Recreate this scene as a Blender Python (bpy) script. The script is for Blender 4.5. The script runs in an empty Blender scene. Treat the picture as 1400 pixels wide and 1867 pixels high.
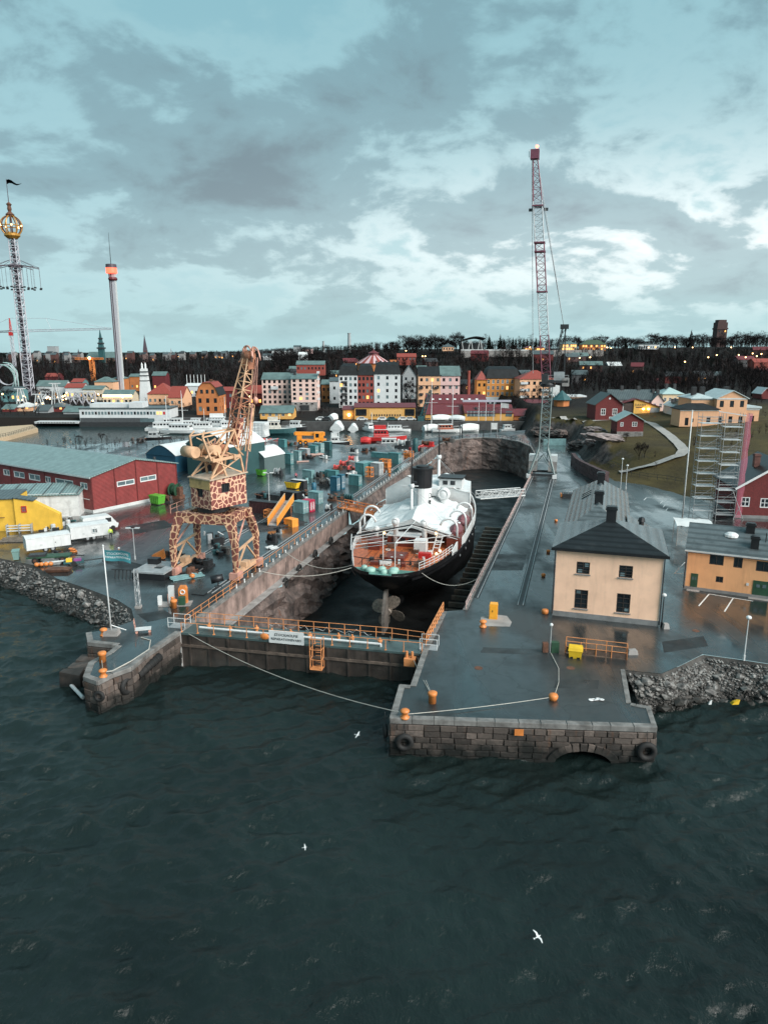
import bpy,bmesh, math,random
import numpy as np
from mathutils import Vector,Matrix, noise as mnoise
from mathutils.geometry import tessellate_polygon
random.seed(7)
rng=np.random.default_rng(11)
SC=bpy.context.scene
COL=SC.collection
R=math.radians
FP=1300.0
PITCH=math.atan((933.5-636.0)/FP)
CAMZ=27.0
cam=bpy.data.cameras.new('camera')
camo=bpy.data.objects.new('camera',cam)
COL.objects.link(camo)
camo.location=(0,0, CAMZ)
camo.rotation_euler=(math.pi/2-PITCH,0, 0)
cam.sensor_fit='VERTICAL'
cam.sensor_height=36.0
cam.sensor_width=27.0
cam.lens=FP/1867.0*36.0
cam.clip_start=0.5
cam.clip_end=9000.0
SC.camera=camo
SUN_ELEV,SUN_AZ=R(36.0), R(128.0)
SC.view_settings.view_transform='Standard'
SC.view_settings.look='None'
SC.view_settings.gamma=1.0
SC.view_settings.use_curve_mapping=False
SC.view_settings.exposure=1.9
sun=bpy.data.lights.new('sun','SUN')
sun.energy=1.5
sun.angle=R(46.0)
sun.color=(1.0,0.955, 0.90)
suno=bpy.data.objects.new('sun',sun)
COL.objects.link(suno)
sd=Vector((math.cos(SUN_ELEV)*math.sin(SUN_AZ),math.cos(SUN_ELEV)*math.cos(SUN_AZ), math.sin(SUN_ELEV)))
suno.rotation_euler=(-sd).to_track_quat('-Z','Y').to_euler()
suno.location=sd*300
world=bpy.data.worlds.new('World')
SC.world=world
world.use_nodes=True
nt=world.node_tree
nt.nodes.clear()
def WN(t,**kw):
 n=nt.nodes.new(t)
 for k,v in kw.items():
  setattr(n,k, v)
 return n
def wl(a,b):
 nt.links.new(a,b)
def wmath(op,a, b=None,clamp=False):
 n=WN('ShaderNodeMath',operation=op, use_clamp=clamp)
 for i,x in enumerate((a, b)):
  if x is None:
   continue
  if isinstance(x,(int, float)):
   n.inputs[i].default_value=x
  else :
   wl(x,n.inputs[i])
 return n.outputs[0]
def wmix(fac,a, b):
 n=WN('ShaderNodeMix',data_type='RGBA')
 for s,x in((n.inputs[0], fac),(n.inputs[6],a), (n.inputs[7],b)):
  if isinstance(x,(int, float)):
   s.default_value=x
  elif isinstance(x,tuple):
   s.default_value=(*x,1)
  else :
   wl(x,s)
 return n.outputs[2]
def wramp(x,stops, interp='EASE'):
 n=WN('ShaderNodeValToRGB')
 n.color_ramp.interpolation=interp
 el=n.color_ramp.elements
 while len(el)<len(stops):
  el.new(0.5)
 for e,(p, c)in zip(el,stops):
  e.position=p
  e.color=(c,c, c,1)if isinstance(c,(int, float))else(*c,1)
 wl(x,n.inputs[0])
 return n.outputs[0]
tc=WN('ShaderNodeTexCoord')
sep=WN('ShaderNodeSeparateXYZ')
wl(tc.outputs['Generated'],sep.inputs[0])
dx,dy, dz=sep.outputs
zc=wmath('ADD',wmath('MAXIMUM', dz,0.0),0.34)
comb=WN('ShaderNodeCombineXYZ')
wl(wmath('DIVIDE',dx, zc),comb.inputs[0])
wl(wmath('DIVIDE',dy, zc),comb.inputs[1])
comb.inputs[2].default_value=3.1
def wnoise(scale,detail, rough,off,dist=0.0):
 mp=WN('ShaderNodeMapping')
 mp.inputs['Location'].default_value=off
 mp.inputs['Scale'].default_value=(1.0,1.0, 1.0)
 wl(comb.outputs[0],mp.inputs[0])
 n=WN('ShaderNodeTexNoise')
 n.inputs['Scale'].default_value=scale
 n.inputs['Detail'].default_value=detail
 n.inputs['Roughness'].default_value=rough
 n.inputs['Distortion'].default_value=dist
 wl(mp.outputs[0],n.inputs['Vector'])
 return n.outputs[0]
n_big=wnoise(1.5,2.0, 0.5,(4.3,1.4, 0.0),0.2)
n_mid=wnoise(3.3,7.0, 0.55,(6.7,2.6, 0.0),0.25)
n_fine=wnoise(8.5,6.0, 0.58,(7.1,0.3, 0.0),0.3)
elev=wmath('MAXIMUM',dz, 0.0)
base=wramp(elev,[(0.0, (0.375,0.545,0.585)), (0.08,(0.355,0.54, 0.585)),(0.22,(0.265, 0.46,0.515)),(0.40, (0.225,0.425,0.485)), (1.0,(0.19,0.38, 0.44))])
az=wmath('SUBTRACT',wmath('ARCTAN2', dx,dy),0.36)
gl=wmath('ADD',wmath('POWER', wmath('DIVIDE',az,0.55), 2.0),wmath('POWER',wmath('DIVIDE', wmath('SUBTRACT',dz,0.115), 0.12),2.0))
glow=wmath('EXPONENT',wmath('MULTIPLY', gl,-1.0))
base=wmix(wmath('MULTIPLY',glow, 0.6),base,(0.60, 0.755,0.765))
cl=wmath('ADD',wmath('MULTIPLY', n_big,0.27),wmath('ADD', wmath('MULTIPLY',n_mid,0.73), wmath('MULTIPLY',n_fine,0.20)))
bank=wmath('EXPONENT',wmath('MULTIPLY', wmath('ADD',wmath('POWER',wmath('DIVIDE', wmath('ADD',az,0.66), 0.34),2.0),wmath('POWER', wmath('DIVIDE',wmath('SUBTRACT',dz, 0.20),0.085),2.0)), -1.0))
cl=wmath('SUBTRACT',wmath('ADD', cl,wmath('MULTIPLY',bank, 0.06)),wmath('MULTIPLY',wramp(elev, [(0.26,0.0),(0.40, 1.0)]),0.05))
thin=wramp(cl,[(0.545, 0.0),(0.63,0.5), (0.80,1.0)])
lightc=wramp(cl,[(0.45, 0.0),(0.535,1.0), (0.57,0.8),(0.62, 0.0)])
bright=wmix(glow,(0.36, 0.555,0.585),(0.90, 0.95,0.95))
c1=wmix(wmath('MULTIPLY',lightc, wmath('ADD',wmath('MULTIPLY',glow, 0.55),0.28)),base, bright)
dark=wmix(glow,(0.120, 0.150,0.174),(0.25, 0.295,0.335))
c2=wmix(wmath('MULTIPLY',thin, 0.78),c1,dark)
hz_f=wramp(elev,[(0.0, 1.0),(0.03,0.75), (0.085,0.18),(0.13, 0.0)])
c3=wmix(wmath('MULTIPLY',hz_f, 0.8),c2,(0.385, 0.585,0.61))
sky=WN('ShaderNodeTexSky',sky_type='NISHITA')
sky.sun_disc=False
sky.sun_elevation=SUN_ELEV
sky.sun_rotation=SUN_AZ
sky.altitude=30
sky.air_density=1.2
sky.dust_density=2.0
skm=WN('ShaderNodeVectorMath',operation='SCALE')
wl(sky.outputs[0],skm.inputs[0])
skm.inputs['Scale'].default_value=0.05
fin=wmix(0.90,skm.outputs[0], c3)
bg=WN('ShaderNodeBackground')
bg.inputs['Strength'].default_value=0.36
wl(fin,bg.inputs['Color'])
out=WN('ShaderNodeOutputWorld')
wl(bg.outputs[0],out.inputs[0])
CP,SP=math.cos(PITCH), math.sin(PITCH)
def ray(px,py):
 a=933.5-py
 return Vector((px-700.0,FP*CP+a*SP, -FP*SP+a*CP))
def g(px,py, z=0.0):
 """the place on the level z where the photograph shows the pixel"""
 d=ray(px,py)
 t=(z-CAMZ)/d.z
 return Vector((d.x*t,d.y*t, z))
def zat(Y,py):
 d=ray(700,py)
 return CAMZ+d.z/d.y*Y
def xat(px,Y, z=0.0):
 return(px-700.0)/FP*(Y*CP-(z-CAMZ)*SP)
def ppm(P):
 """photograph pixels per metre at a place"""
 return FP/(P[1]*CP-(P[2]-CAMZ)*SP)
class MB:
 def __init__(s):
  s.v,s.f, s.mi,s.m=[],[], [],0
 def add(s,vs, fs):
  o=len(s.v)
  s.v+=[tuple(p)for p in vs]
  s.f+=[tuple(i+o for i in q)for q in fs]
  s.mi+=[s.m]*len(fs)
  return s
 def box(s,x0, y0,z0,x1, y1,z1):
  return s.add([(x0,y0, z0),(x1,y0, z0),(x1,y1, z0),(x0,y1, z0),(x0,y0, z1),(x1,y0, z1),(x1,y1, z1),(x0,y1, z1)],[(0,3, 2,1),(4, 5,6,7), (0,1,5, 4),(1,2, 6,5),(2, 3,7,6), (3,0,4, 7)])
 def obox(s,c, sx,sy,sz, rz=0.0):
  ca,sa=math.cos(rz), math.sin(rz)
  vs=[]
  for z in(-sz/2,sz/2):
   for x,y in((-1, -1),(1,-1), (1,1),(-1, 1)):
    X,Y=x*sx/2, y*sy/2
    vs.append((c[0]+X*ca-Y*sa,c[1]+X*sa+Y*ca, c[2]+z))
  return s.add(vs,[(0, 3,2,1), (4,5,6, 7),(0,1, 5,4),(1, 2,6,5), (2,3,7, 6),(3,0, 4,7)])
 def axes(s,p, q):
  d=(Vector(q)-Vector(p))
  L=d.length
  d=d/L if L>1e-9 else Vector((0,0, 1))
  up=Vector((0,0, 1))if abs(d.z)<0.95 else Vector((0,1,0))
  u=d.cross(up).normalized()
  return d,u, u.cross(d).normalized()
 def bar(s,p, q,w,h=None, w2=None,h2=None):
  h=w if h is None else h
  w2=w if w2 is None else w2
  h2=h if h2 is None else h2
  d,u, v=s.axes(p,q)
  p,q=Vector(p), Vector(q)
  vs=[]
  for c,a, b in((p,w/2,h/2), (q,w2/2,h2/2)):
   vs+=[c-u*a-v*b,c+u*a-v*b, c+u*a+v*b,c-u*a+v*b]
  return s.add(vs,[(0, 3,2,1), (4,5,6, 7),(0,1, 5,4),(1, 2,6,5), (2,3,7, 6),(3,0, 4,7)])
 def tube(s,p, q,r,r2=None, n=6,cap=True):
  r2=r if r2 is None else r2
  d,u, v=s.axes(p,q)
  p,q=Vector(p), Vector(q)
  vs=[]
  for c,a in((p, r),(q,r2)):
   for i in range(n):
    t=2*math.pi*i/n
    vs.append(c+u*(a*math.cos(t))+v*(a*math.sin(t)))
  fs=[(i,(i+1)%n, n+(i+1)%n,n+i)for i in range(n)]
  if cap:
   fs+=[tuple(range(n-1,-1, -1)),tuple(range(n,2*n))]
  return s.add(vs,fs)
 def path(s,pts, r,n=5):
  pts=[Vector(p)for p in pts]
  rings=[]
  for i,p in enumerate(pts):
   a,b=pts[max(0, i-1)],pts[min(len(pts)-1,i+1)]
   d,u, v=s.axes(a,b)
   rings.append([p+u*(r*math.cos(2*math.pi*k/n))+v*(r*math.sin(2*math.pi*k/n))for k in range(n)])
  return s.loft(rings)
 def loft(s,rings, cap=True,closed=True):
  n=len(rings[0])
  vs=[p for r in rings for p in r]
  fs=[]
  for i in range(len(rings)-1):
   for k in range(n if closed else n-1):
    a,b=i*n+k, i*n+(k+1)%n
    fs.append((a,b, b+n,a+n))
  if cap:
   fs+=[tuple(range(n-1,-1, -1)),tuple((len(rings)-1)*n+k for k in range(n))]
  return s.add(vs,fs)
 def lathe(s,prof, c=(0,0,0), n=12):
  return s.loft([[(c[0]+r*math.cos(2*math.pi*k/n),c[1]+r*math.sin(2*math.pi*k/n), c[2]+z)for k in range(n)]for r,z in prof])
 def torus(s,c, R0,r,ax='z', n=16,m=6,rz=0.0):
  rings=[]
  for i in range(n+1):
   t=2*math.pi*i/n
   ring=[]
   for k in range(m):
    a=2*math.pi*k/m
    x,y, z=(R0+r*math.cos(a))*math.cos(t),(R0+r*math.cos(a))*math.sin(t),r*math.sin(a)
    if ax=='y':
     x,y, z=x,z,y
    elif ax=='x':
     x,y, z=z,x,y
    x,y=x*math.cos(rz)-y*math.sin(rz), x*math.sin(rz)+y*math.cos(rz)
    ring.append((c[0]+x,c[1]+y, c[2]+z))
   rings.append(ring)
  return s.loft(rings,cap=False)
 def ell(s,c, rx,ry,rz, n=10,m=6):
  rings=[]
  for j in range(m+1):
   t=-math.pi/2+math.pi*j/m
   k_=max(math.cos(t),0.02)
   rings.append([(c[0]+rx*k_*math.cos(2*math.pi*k/n),c[1]+ry*k_*math.sin(2*math.pi*k/n), c[2]+rz*math.sin(t))for k in range(n)])
  return s.loft(rings)
 def poly(s,pts):
  return s.add(pts,[tuple(range(len(pts)))])
 def prism(s,pts, z0,z1):
  n=len(pts)
  tri=tessellate_polygon([[Vector((p[0],p[1], 0))for p in pts]])
  vs=[(p[0],p[1], z0)for p in pts]+[(p[0],p[1],z1)for p in pts]
  fs=[(i,(i+1)%n, n+(i+1)%n,n+i)for i in range(n)]
  fs+=[tuple(n+i for i in t)for t in tri]+[tuple(reversed(t))for t in tri]
  return s.add(vs,fs)
 def slab(s,quad, t):
  """a plate: quad in space, thickness t downwards"""
  n=len(quad)
  vs=[tuple(p)for p in quad]+[(p[0],p[1], p[2]-t)for p in quad]
  fs=[tuple(range(n)),tuple(range(2*n-1, n-1,-1))]+[(i,n+i, n+(i+1)%n,(i+1)%n)for i in range(n)]
  return s.add(vs,fs)
 def lattice(s,p, q,w0,w1, n,r,rd=None, rot=0.0,d0=None,d1=None):
  rd=rd or r*0.6
  d0=w0 if d0 is None else d0
  d1=w1 if d1 is None else d1
  d,u, v=s.axes(p,q)
  if rot:
   u,v=u*math.cos(rot)+v*math.sin(rot), v*math.cos(rot)-u*math.sin(rot)
  p,q=Vector(p), Vector(q)
  st=[]
  for i in range(n+1):
   t=i/n
   c=p.lerp(q,t)
   a,b=(w0+(w1-w0)*t)/2, (d0+(d1-d0)*t)/2
   st.append([c-u*a-v*b,c+u*a-v*b, c+u*a+v*b,c-u*a+v*b])
  for k in range(4):
   s.tube(st[0][k],st[n][k], r,n=4)
  for i in range(n):
   for k in range(4):
    a,b=(k, (k+1)%4)if(i+k)%2 else((k+1)%4,k)
    s.tube(st[i][a],st[i+1][b], rd,n=3,cap=False)
    s.tube(st[i+1][k],st[i+1][(k+1)%4], rd,n=3,cap=False)
  return s
 def mesh(s,name, mats,smooth=False):
  me=bpy.data.meshes.new(name)
  me.from_pydata(s.v,[], s.f)
  mats=mats if isinstance(mats,(list, tuple))else[mats]
  for m in mats:
   me.materials.append(m)
  if len(mats)>1:
   me.polygons.foreach_set('material_index',s.mi)
  if smooth:
   me.polygons.foreach_set('use_smooth',[len(f_)<5 for f_ in s.f])
  me.update()
  return me
 def build(s,name, mats,T=None,smooth=False, world=False):
  me=s.mesh(name,mats, smooth)
  o=bpy.data.objects.new(name,me)
  COL.objects.link(o)
  if T is not None:
   o.parent=T
   if world:
    me.transform(wmat(T).inverted())
  return o
WM={}
def wmat(o):
 m=Matrix.LocRotScale(o.location,o.rotation_euler, o.scale)
 return wmat(o.parent)@m if o.parent else m
THINGS=[]
def tag(o,label, cat,group=None):
 o['label']=label
 o['category']=cat
 if group:
  o['group']=group
 THINGS.append(o)
 return o
def thing(name,label, cat,loc=(0,0, 0),rot=0.0,group=None):
 o=bpy.data.objects.new(name,None)
 o.empty_display_size=0.3
 COL.objects.link(o)
 o.location=loc
 o.rotation_euler=(0,0, rot)
 return tag(o,label, cat,group)
def setting(o,kind='structure'):
 o['kind']=kind
 return o
def share(name,me, T,loc=(0,0, 0),rot=(0,0, 0),scale=(1,1, 1)):
 o=bpy.data.objects.new(name,me)
 COL.objects.link(o)
 o.parent=T
 o.location=loc
 o.rotation_euler=rot
 o.scale=scale
 return o
def clone(root,loc, rot,label=None,group=None):
 c=root.copy()
 COL.objects.link(c)
 c.location=loc
 c.rotation_euler=(0,0, rot)
 if label:
  c['label']=label
 if group:
  c['group']=group
 THINGS.append(c)
 for ch in root.children:
  d=ch.copy()
  COL.objects.link(d)
  d.parent=c
  for gch in ch.children:
   e=gch.copy()
   COL.objects.link(e)
   e.parent=d
 return c
MATS={}
def mat(name,col, rough=0.6,metal=0.0,var=0.18, scale=1.3,bump=0.0,bscale=8.0, streak=0.0,spec=0.5,rvar=0.0, emit=None,es=0.0,grime=0.0):
 m=bpy.data.materials.new(name)
 MATS[name]=m
 m.use_nodes=True
 t=m.node_tree
 b=t.nodes['Principled BSDF']
 b.inputs['Roughness'].default_value=rough
 b.inputs['Metallic'].default_value=metal
 b.inputs['Specular IOR Level'].default_value=spec
 if emit:
  b.inputs['Emission Color'].default_value=(*emit,1)
  b.inputs['Emission Strength'].default_value=es
 geo=t.nodes.new('ShaderNodeNewGeometry')
 def noise(sc,det=5.0, rg=0.55,vec=None):
  n=t.nodes.new('ShaderNodeTexNoise')
  n.inputs['Scale'].default_value=sc
  n.inputs['Detail'].default_value=det
  n.inputs['Roughness'].default_value=rg
  t.links.new(vec or geo.outputs['Position'],n.inputs['Vector'])
  return n.outputs[0]
 def ramp(x,a, b_,c0=0.0,c1=1.0):
  r=t.nodes.new('ShaderNodeMapRange')
  r.inputs[1].default_value,r.inputs[2].default_value=a, b_
  r.inputs[3].default_value,r.inputs[4].default_value=c0, c1
  t.links.new(x,r.inputs[0])
  return r.outputs[0]
 def mix(f,a, b_):
  n=t.nodes.new('ShaderNodeMix')
  n.data_type='RGBA'
  for s_,x in((n.inputs[0], f),(n.inputs[6],a), (n.inputs[7],b_)):
   if isinstance(x,tuple):
    s_.default_value=(*x,1)
   elif isinstance(x,(int, float)):
    s_.default_value=x
   else :
    t.links.new(x,s_)
  return n.outputs[2]
 if var<=0 and not streak and not grime:
  b.inputs['Base Color'].default_value=(*col,1)
 else :
  lo=tuple(max(0,c*(1-var))for c in col)
  hi=tuple(min(1,c*(1+var))for c in col)
  c=mix(ramp(noise(scale),0.3, 0.7),lo,hi)
  if streak:
   mp=t.nodes.new('ShaderNodeMapping')
   mp.inputs['Scale'].default_value=(1.0,1.0, 0.10)
   t.links.new(geo.outputs['Position'],mp.inputs[0])
   st=noise(1.6,6, 0.65,mp.outputs[0])
   c=mix(ramp(st,0.50, 0.74,0.0,streak), c,tuple(x*0.32 for x in col))
  if grime:
   c=mix(ramp(noise(0.9,8, 0.7),0.52,0.72, 0.0,grime),c, (0.05,0.035,0.025))
  t.links.new(c,b.inputs['Base Color'])
 if rvar:
  t.links.new(ramp(noise(scale*0.7),0.35, 0.65,max(0.03,rough-rvar), min(1,rough+rvar)),b.inputs['Roughness'])
 if bump:
  bp=t.nodes.new('ShaderNodeBump')
  bp.inputs['Strength'].default_value=min(1.0,bump)
  bp.inputs['Distance'].default_value=0.05*max(1.0,bump)
  t.links.new(noise(bscale,6, 0.6),bp.inputs['Height'])
  t.links.new(bp.outputs[0],b.inputs['Normal'])
 return m
def nodes_of(m):
 t=m.node_tree
 return t,t.nodes['Principled BSDF']
white=mat('white_paint',(0.64, 0.655,0.655),0.45, var=0.08,streak=0.22)
white_tarp=mat('white_tarpaulin',(0.62, 0.645,0.645),0.42, var=0.12,scale=0.9,bump=0.6, bscale=1.6,grime=0.12)
white_old=mat('weathered_white_paint',(0.66, 0.67,0.66),0.55, var=0.12,streak=0.45,grime=0.3)
greym=mat('grey_steel',(0.32, 0.34,0.35),0.5, metal=0.2,var=0.2)
lgrey=mat('light_grey_paint',(0.52, 0.54,0.54),0.5, var=0.12)
darkm=mat('dark_steel',(0.035, 0.037,0.04),0.5, metal=0.2,var=0.3)
blackm=mat('black_paint',(0.012, 0.012,0.014),0.4, var=0.3)
rubber=mat('black_rubber',(0.011, 0.011,0.011),0.75, var=0.4,bump=0.3)
rust=mat('rusty_steel',(0.11, 0.048,0.028),0.8, var=0.5,scale=2.0,bump=0.4)
scrap=mat('dull_scrap_metal',(0.10, 0.095,0.09),0.6, metal=0.3,var=0.6,scale=1.2)
orange=mat('safety_orange_paint',(0.60, 0.20,0.05),0.45, var=0.2,grime=0.35)
orange_rail=mat('orange_rail_paint',(0.56, 0.225,0.085),0.5, var=0.25,grime=0.45)
yellow=mat('signal_yellow_paint',(0.80, 0.50,0.03),0.45, var=0.12)
cableyel=mat('bright_yellow_plastic',(0.70, 0.44,0.02),0.5, var=0.15,grime=0.2)
redm=mat('red_paint',(0.45, 0.025,0.025),0.4, var=0.2)
pinkred=mat('faded_red_paint',(0.62, 0.10,0.09),0.45, var=0.25)
crimson=mat('crimson_container_paint',(0.42, 0.02,0.06),0.45, var=0.15)
bluec=mat('strong_blue_paint',(0.02, 0.11,0.17),0.45, var=0.2)
teal1=mat('teal_container_paint',(0.065, 0.20,0.21),0.5, var=0.22,streak=0.3)
teal2=mat('pale_teal_container_paint',(0.16, 0.29,0.30),0.5, var=0.2,streak=0.3)
teal3=mat('dark_teal_paint',(0.025, 0.085,0.092),0.5, var=0.25)
greenb=mat('bright_green_paint',(0.10, 0.36,0.04),0.4, var=0.15)
green_d=mat('dark_green_paint',(0.02, 0.065,0.035),0.5, var=0.25)
concrete=mat('weathered_concrete',(0.27, 0.255,0.245),0.75, var=0.3,scale=0.8,bump=0.4, streak=0.35)
concrete_p=mat('pinkish_dock_concrete',(0.25, 0.178,0.155),0.8, var=0.55,scale=0.5,bump=0.6, streak=0.9,grime=0.7)
wood=mat('bare_grey_timber',(0.16, 0.135,0.11),0.75, var=0.35,scale=3,bump=0.3)
wood_p=mat('pale_new_timber',(0.46, 0.34,0.22),0.7, var=0.2,scale=3)
glass=mat('dark_window_glass',(0.012, 0.016,0.020),0.08, var=0.3,scale=0.4,spec=0.6)
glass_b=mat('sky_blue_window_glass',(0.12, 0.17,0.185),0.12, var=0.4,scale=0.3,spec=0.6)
frame_br=mat('brown_window_frame',(0.045, 0.033,0.028),0.5, var=0.2)
frame_w=mat('white_window_frame',(0.62, 0.63,0.63),0.5, var=0.05)
lit=mat('lit_window_glass',(0.5, 0.25,0.08),0.4, var=0.3,emit=(1.0,0.46, 0.13),es=0.55)
lamp_warm=mat('warm_lamp',(0.9, 0.6,0.3),0.4, var=0,emit=(1.0,0.52, 0.17),es=5.0)
lamp_soft=mat('soft_warm_lamp',(0.9, 0.6,0.3),0.4, var=0,emit=(1.0,0.55, 0.2),es=3.0)
lamp_red=mat('red_lamp',(0.9, 0.1,0.05),0.4, var=0,emit=(1.0,0.10, 0.05),es=3.0)
rope_m=mat('pale_mooring_rope',(0.42, 0.40,0.36),0.85, var=0.15)
def special(name):
 m=bpy.data.materials.new(name)
 m.use_nodes=True
 t=m.node_tree
 b=t.nodes['Principled BSDF']
 geo=t.nodes.new('ShaderNodeNewGeometry')
 class N:
  pass
 k=N()
 k.t,k.b, k.geo,k.pos=t,b, geo,geo.outputs['Position']
 def noise(sc,det=5.0, rg=0.55,vec=None,dist=0.0):
  n=t.nodes.new('ShaderNodeTexNoise')
  n.inputs['Scale'].default_value=sc
  n.inputs['Detail'].default_value=det
  n.inputs['Roughness'].default_value=rg
  n.inputs['Distortion'].default_value=dist
  t.links.new(vec or k.pos,n.inputs['Vector'])
  return n.outputs[0]
 def rmp(x,a, b_,c0=0.0,c1=1.0):
  r=t.nodes.new('ShaderNodeMapRange')
  r.inputs[1].default_value,r.inputs[2].default_value=a, b_
  r.inputs[3].default_value,r.inputs[4].default_value=c0, c1
  t.links.new(x,r.inputs[0])
  return r.outputs[0]
 def mix(f,a, b_):
  n=t.nodes.new('ShaderNodeMix')
  n.data_type='RGBA'
  for s_,x in((n.inputs[0], f),(n.inputs[6],a), (n.inputs[7],b_)):
   if isinstance(x,tuple):
    s_.default_value=(*x,1)
   elif isinstance(x,(int, float)):
    s_.default_value=x
   else :
    t.links.new(x,s_)
  return n.outputs[2]
 def mth(op,a, b_=0.0):
  n=t.nodes.new('ShaderNodeMath')
  n.operation=op
  for i,x in enumerate((a, b_)):
   if isinstance(x,(int, float)):
    n.inputs[i].default_value=x
   else :
    t.links.new(x,n.inputs[i])
  return n.outputs[0]
 def bump(h,s=0.5, d=0.05,nrm=None):
  n=t.nodes.new('ShaderNodeBump')
  n.inputs['Strength'].default_value=s
  n.inputs['Distance'].default_value=d
  t.links.new(h,n.inputs['Height'])
  if nrm is not None:
   t.links.new(nrm,n.inputs['Normal'])
  return n.outputs[0]
 def scaled(v,s, rot=0.0):
  mp=t.nodes.new('ShaderNodeMapping')
  mp.inputs['Scale'].default_value=s
  mp.inputs['Rotation'].default_value=(0,0, rot)
  t.links.new(v,mp.inputs[0])
  return mp.outputs[0]
 k.noise,k.rmp, k.mix,k.mth,k.bump, k.scaled=noise,rmp,mix, mth,bump,scaled
 k.set=lambda s_,x:t.links.new(x, b.inputs[s_])
 return m,k
asphalt,k=special('wet_asphalt')
along=k.scaled(k.pos,(1.0, 0.22,1.0),R(-15))
wetn=k.mth('ADD',k.mth('MULTIPLY', k.noise(0.11,5,0.6, None,0.4),0.6), k.mth('MULTIPLY',k.noise(0.16,4, 0.6,along,0.3), 0.4))
wet=k.rmp(wetn,0.385, 0.51)
fine=k.noise(14.0,4, 0.6)
c=k.mix(k.rmp(k.noise(0.13,6, 0.65,along),0.38, 0.62),(0.009,0.0105, 0.011),(0.037,0.044, 0.046))
c=k.mix(k.rmp(k.noise(0.5,7, 0.7,along),0.56, 0.72,0,0.55), c,(0.040,0.045, 0.045))
vc=k.t.nodes.new('ShaderNodeTexVoronoi')
vc.feature='DISTANCE_TO_EDGE'
vc.inputs['Scale'].default_value=0.13
warp=k.t.nodes.new('ShaderNodeVectorMath')
warp.operation='ADD'
k.t.links.new(k.pos,warp.inputs[0])
wn_=k.t.nodes.new('ShaderNodeTexNoise')
wn_.inputs['Scale'].default_value=0.5
wn_.inputs['Detail'].default_value=6
k.t.links.new(k.pos,wn_.inputs['Vector'])
wsc=k.t.nodes.new('ShaderNodeVectorMath')
wsc.operation='SCALE'
wsc.inputs['Scale'].default_value=3.0
k.t.links.new(wn_.outputs[1],wsc.inputs[0])
k.t.links.new(wsc.outputs[0],warp.inputs[1])
k.t.links.new(warp.outputs[0],vc.inputs['Vector'])
c=k.mix(k.rmp(vc.outputs['Distance'],0.002, 0.010,0.5,0.0), c,(0.007,0.007, 0.007))
c=k.mix(k.mth('MULTIPLY',wet, 0.55),c,(0.009, 0.011,0.012))
k.set('Base Color',c)
pud=k.rmp(k.noise(0.13,4, 0.6,k.scaled(k.pos,(1.0, 0.16,1.0),R(-15)), 0.5),0.46,0.58)
k.set('Roughness',k.mth('ADD', k.mth('SUBTRACT',k.rmp(wet,0, 1,0.55,0.34), k.mth('MULTIPLY',pud,0.2)), k.rmp(fine,0.3,0.7, -0.03,0.05)))
k.set('Coat Roughness',k.rmp(pud, 0,1,0.33, 0.09))
k.b.inputs['Specular IOR Level'].default_value=0.6
crack=k.rmp(vc.outputs['Distance'],0.002, 0.010,0.6,1.0)
k.set('Coat Weight',k.mth('MULTIPLY', k.mth('MULTIPLY',wet,crack), k.rmp(k.noise(0.9,6,0.7), 0.35,0.6,0.75, 1.0)))
k.set('Normal',k.bump(fine, 0.06,0.004,k.bump(k.noise(0.9, 2,0.5),0.05, 0.01)))
def water_mat(name,deep, tealc,bs,rough):
 m,k=special(name)
 w1=k.noise(0.9,5, 0.62,k.scaled(k.pos,(1.0, 0.55,1.0),R(28)), 0.5)
 w2=k.noise(3.2,5, 0.65,k.scaled(k.pos,(1.0, 0.6,1.0),R(20)), 0.4)
 k.set('Base Color',k.mix(k.rmp(k.noise(0.05, 4,0.6),0.35, 0.65),deep,tealc))
 k.b.inputs['Roughness'].default_value=rough
 k.b.inputs['IOR'].default_value=1.33
 k.b.inputs['Specular IOR Level'].default_value=0.5
 w3=k.noise(9.0,4, 0.6,k.scaled(k.pos,(1.0, 0.6,1.0),R(35)), 0.3)
 k.set('Normal',k.bump(w3, 0.6*bs,0.03,k.bump(w2, 0.85*bs,0.11,k.bump(w1, 0.6*bs,0.22))))
 return m
sea_mat=water_mat('sea_water',(0.0058, 0.0104,0.0100),(0.0102, 0.0190,0.0182),1.0, 0.07)
harbour_mat=water_mat('harbour_water',(0.012, 0.030,0.032),(0.016, 0.038,0.040),0.45, 0.12)
stone_m,k=special('granite_block')
oi=k.t.nodes.new('ShaderNodeObjectInfo')
c=k.mix(k.mth('POWER',oi.outputs['Random'], 1.7),(0.040,0.032, 0.028),(0.165,0.130, 0.112))
c=k.mix(k.rmp(k.noise(3.0,8, 0.7),0.4,0.7, 0,0.8),c, (0.07,0.057,0.05))
sx=k.t.nodes.new('ShaderNodeSeparateXYZ')
k.t.links.new(k.pos,sx.inputs[0])
tide=k.rmp(k.mth('ADD',sx.outputs[2], k.rmp(k.noise(0.8,5,0.6), 0.3,0.7,-0.7, 0.7)),-2.5,-1.2, 0.97,0.0)
c=k.mix(k.rmp(k.noise(0.7,6, 0.7,k.scaled(k.pos,(1, 1,0.25))),0.58, 0.70,0,0.7), c,(0.12,0.055, 0.028))
c=k.mix(tide,c, (0.006,0.007,0.006))
k.set('Base Color',c)
k.b.inputs['Roughness'].default_value=0.62
k.set('Normal',k.bump(k.noise(6, 8,0.65),0.7, 0.06))
mortar=mat('dark_joint_mortar',(0.018, 0.015,0.013),0.85, var=0.4,bump=0.4)
coping_m=mat('granite_coping',(0.17, 0.165,0.158),0.6, var=0.4,scale=1.2,bump=0.4, grime=0.6,streak=0.3)
rockwall_m,k=special('blasted_rock_face')
v=k.scaled(k.pos,(1, 1,0.35))
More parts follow.
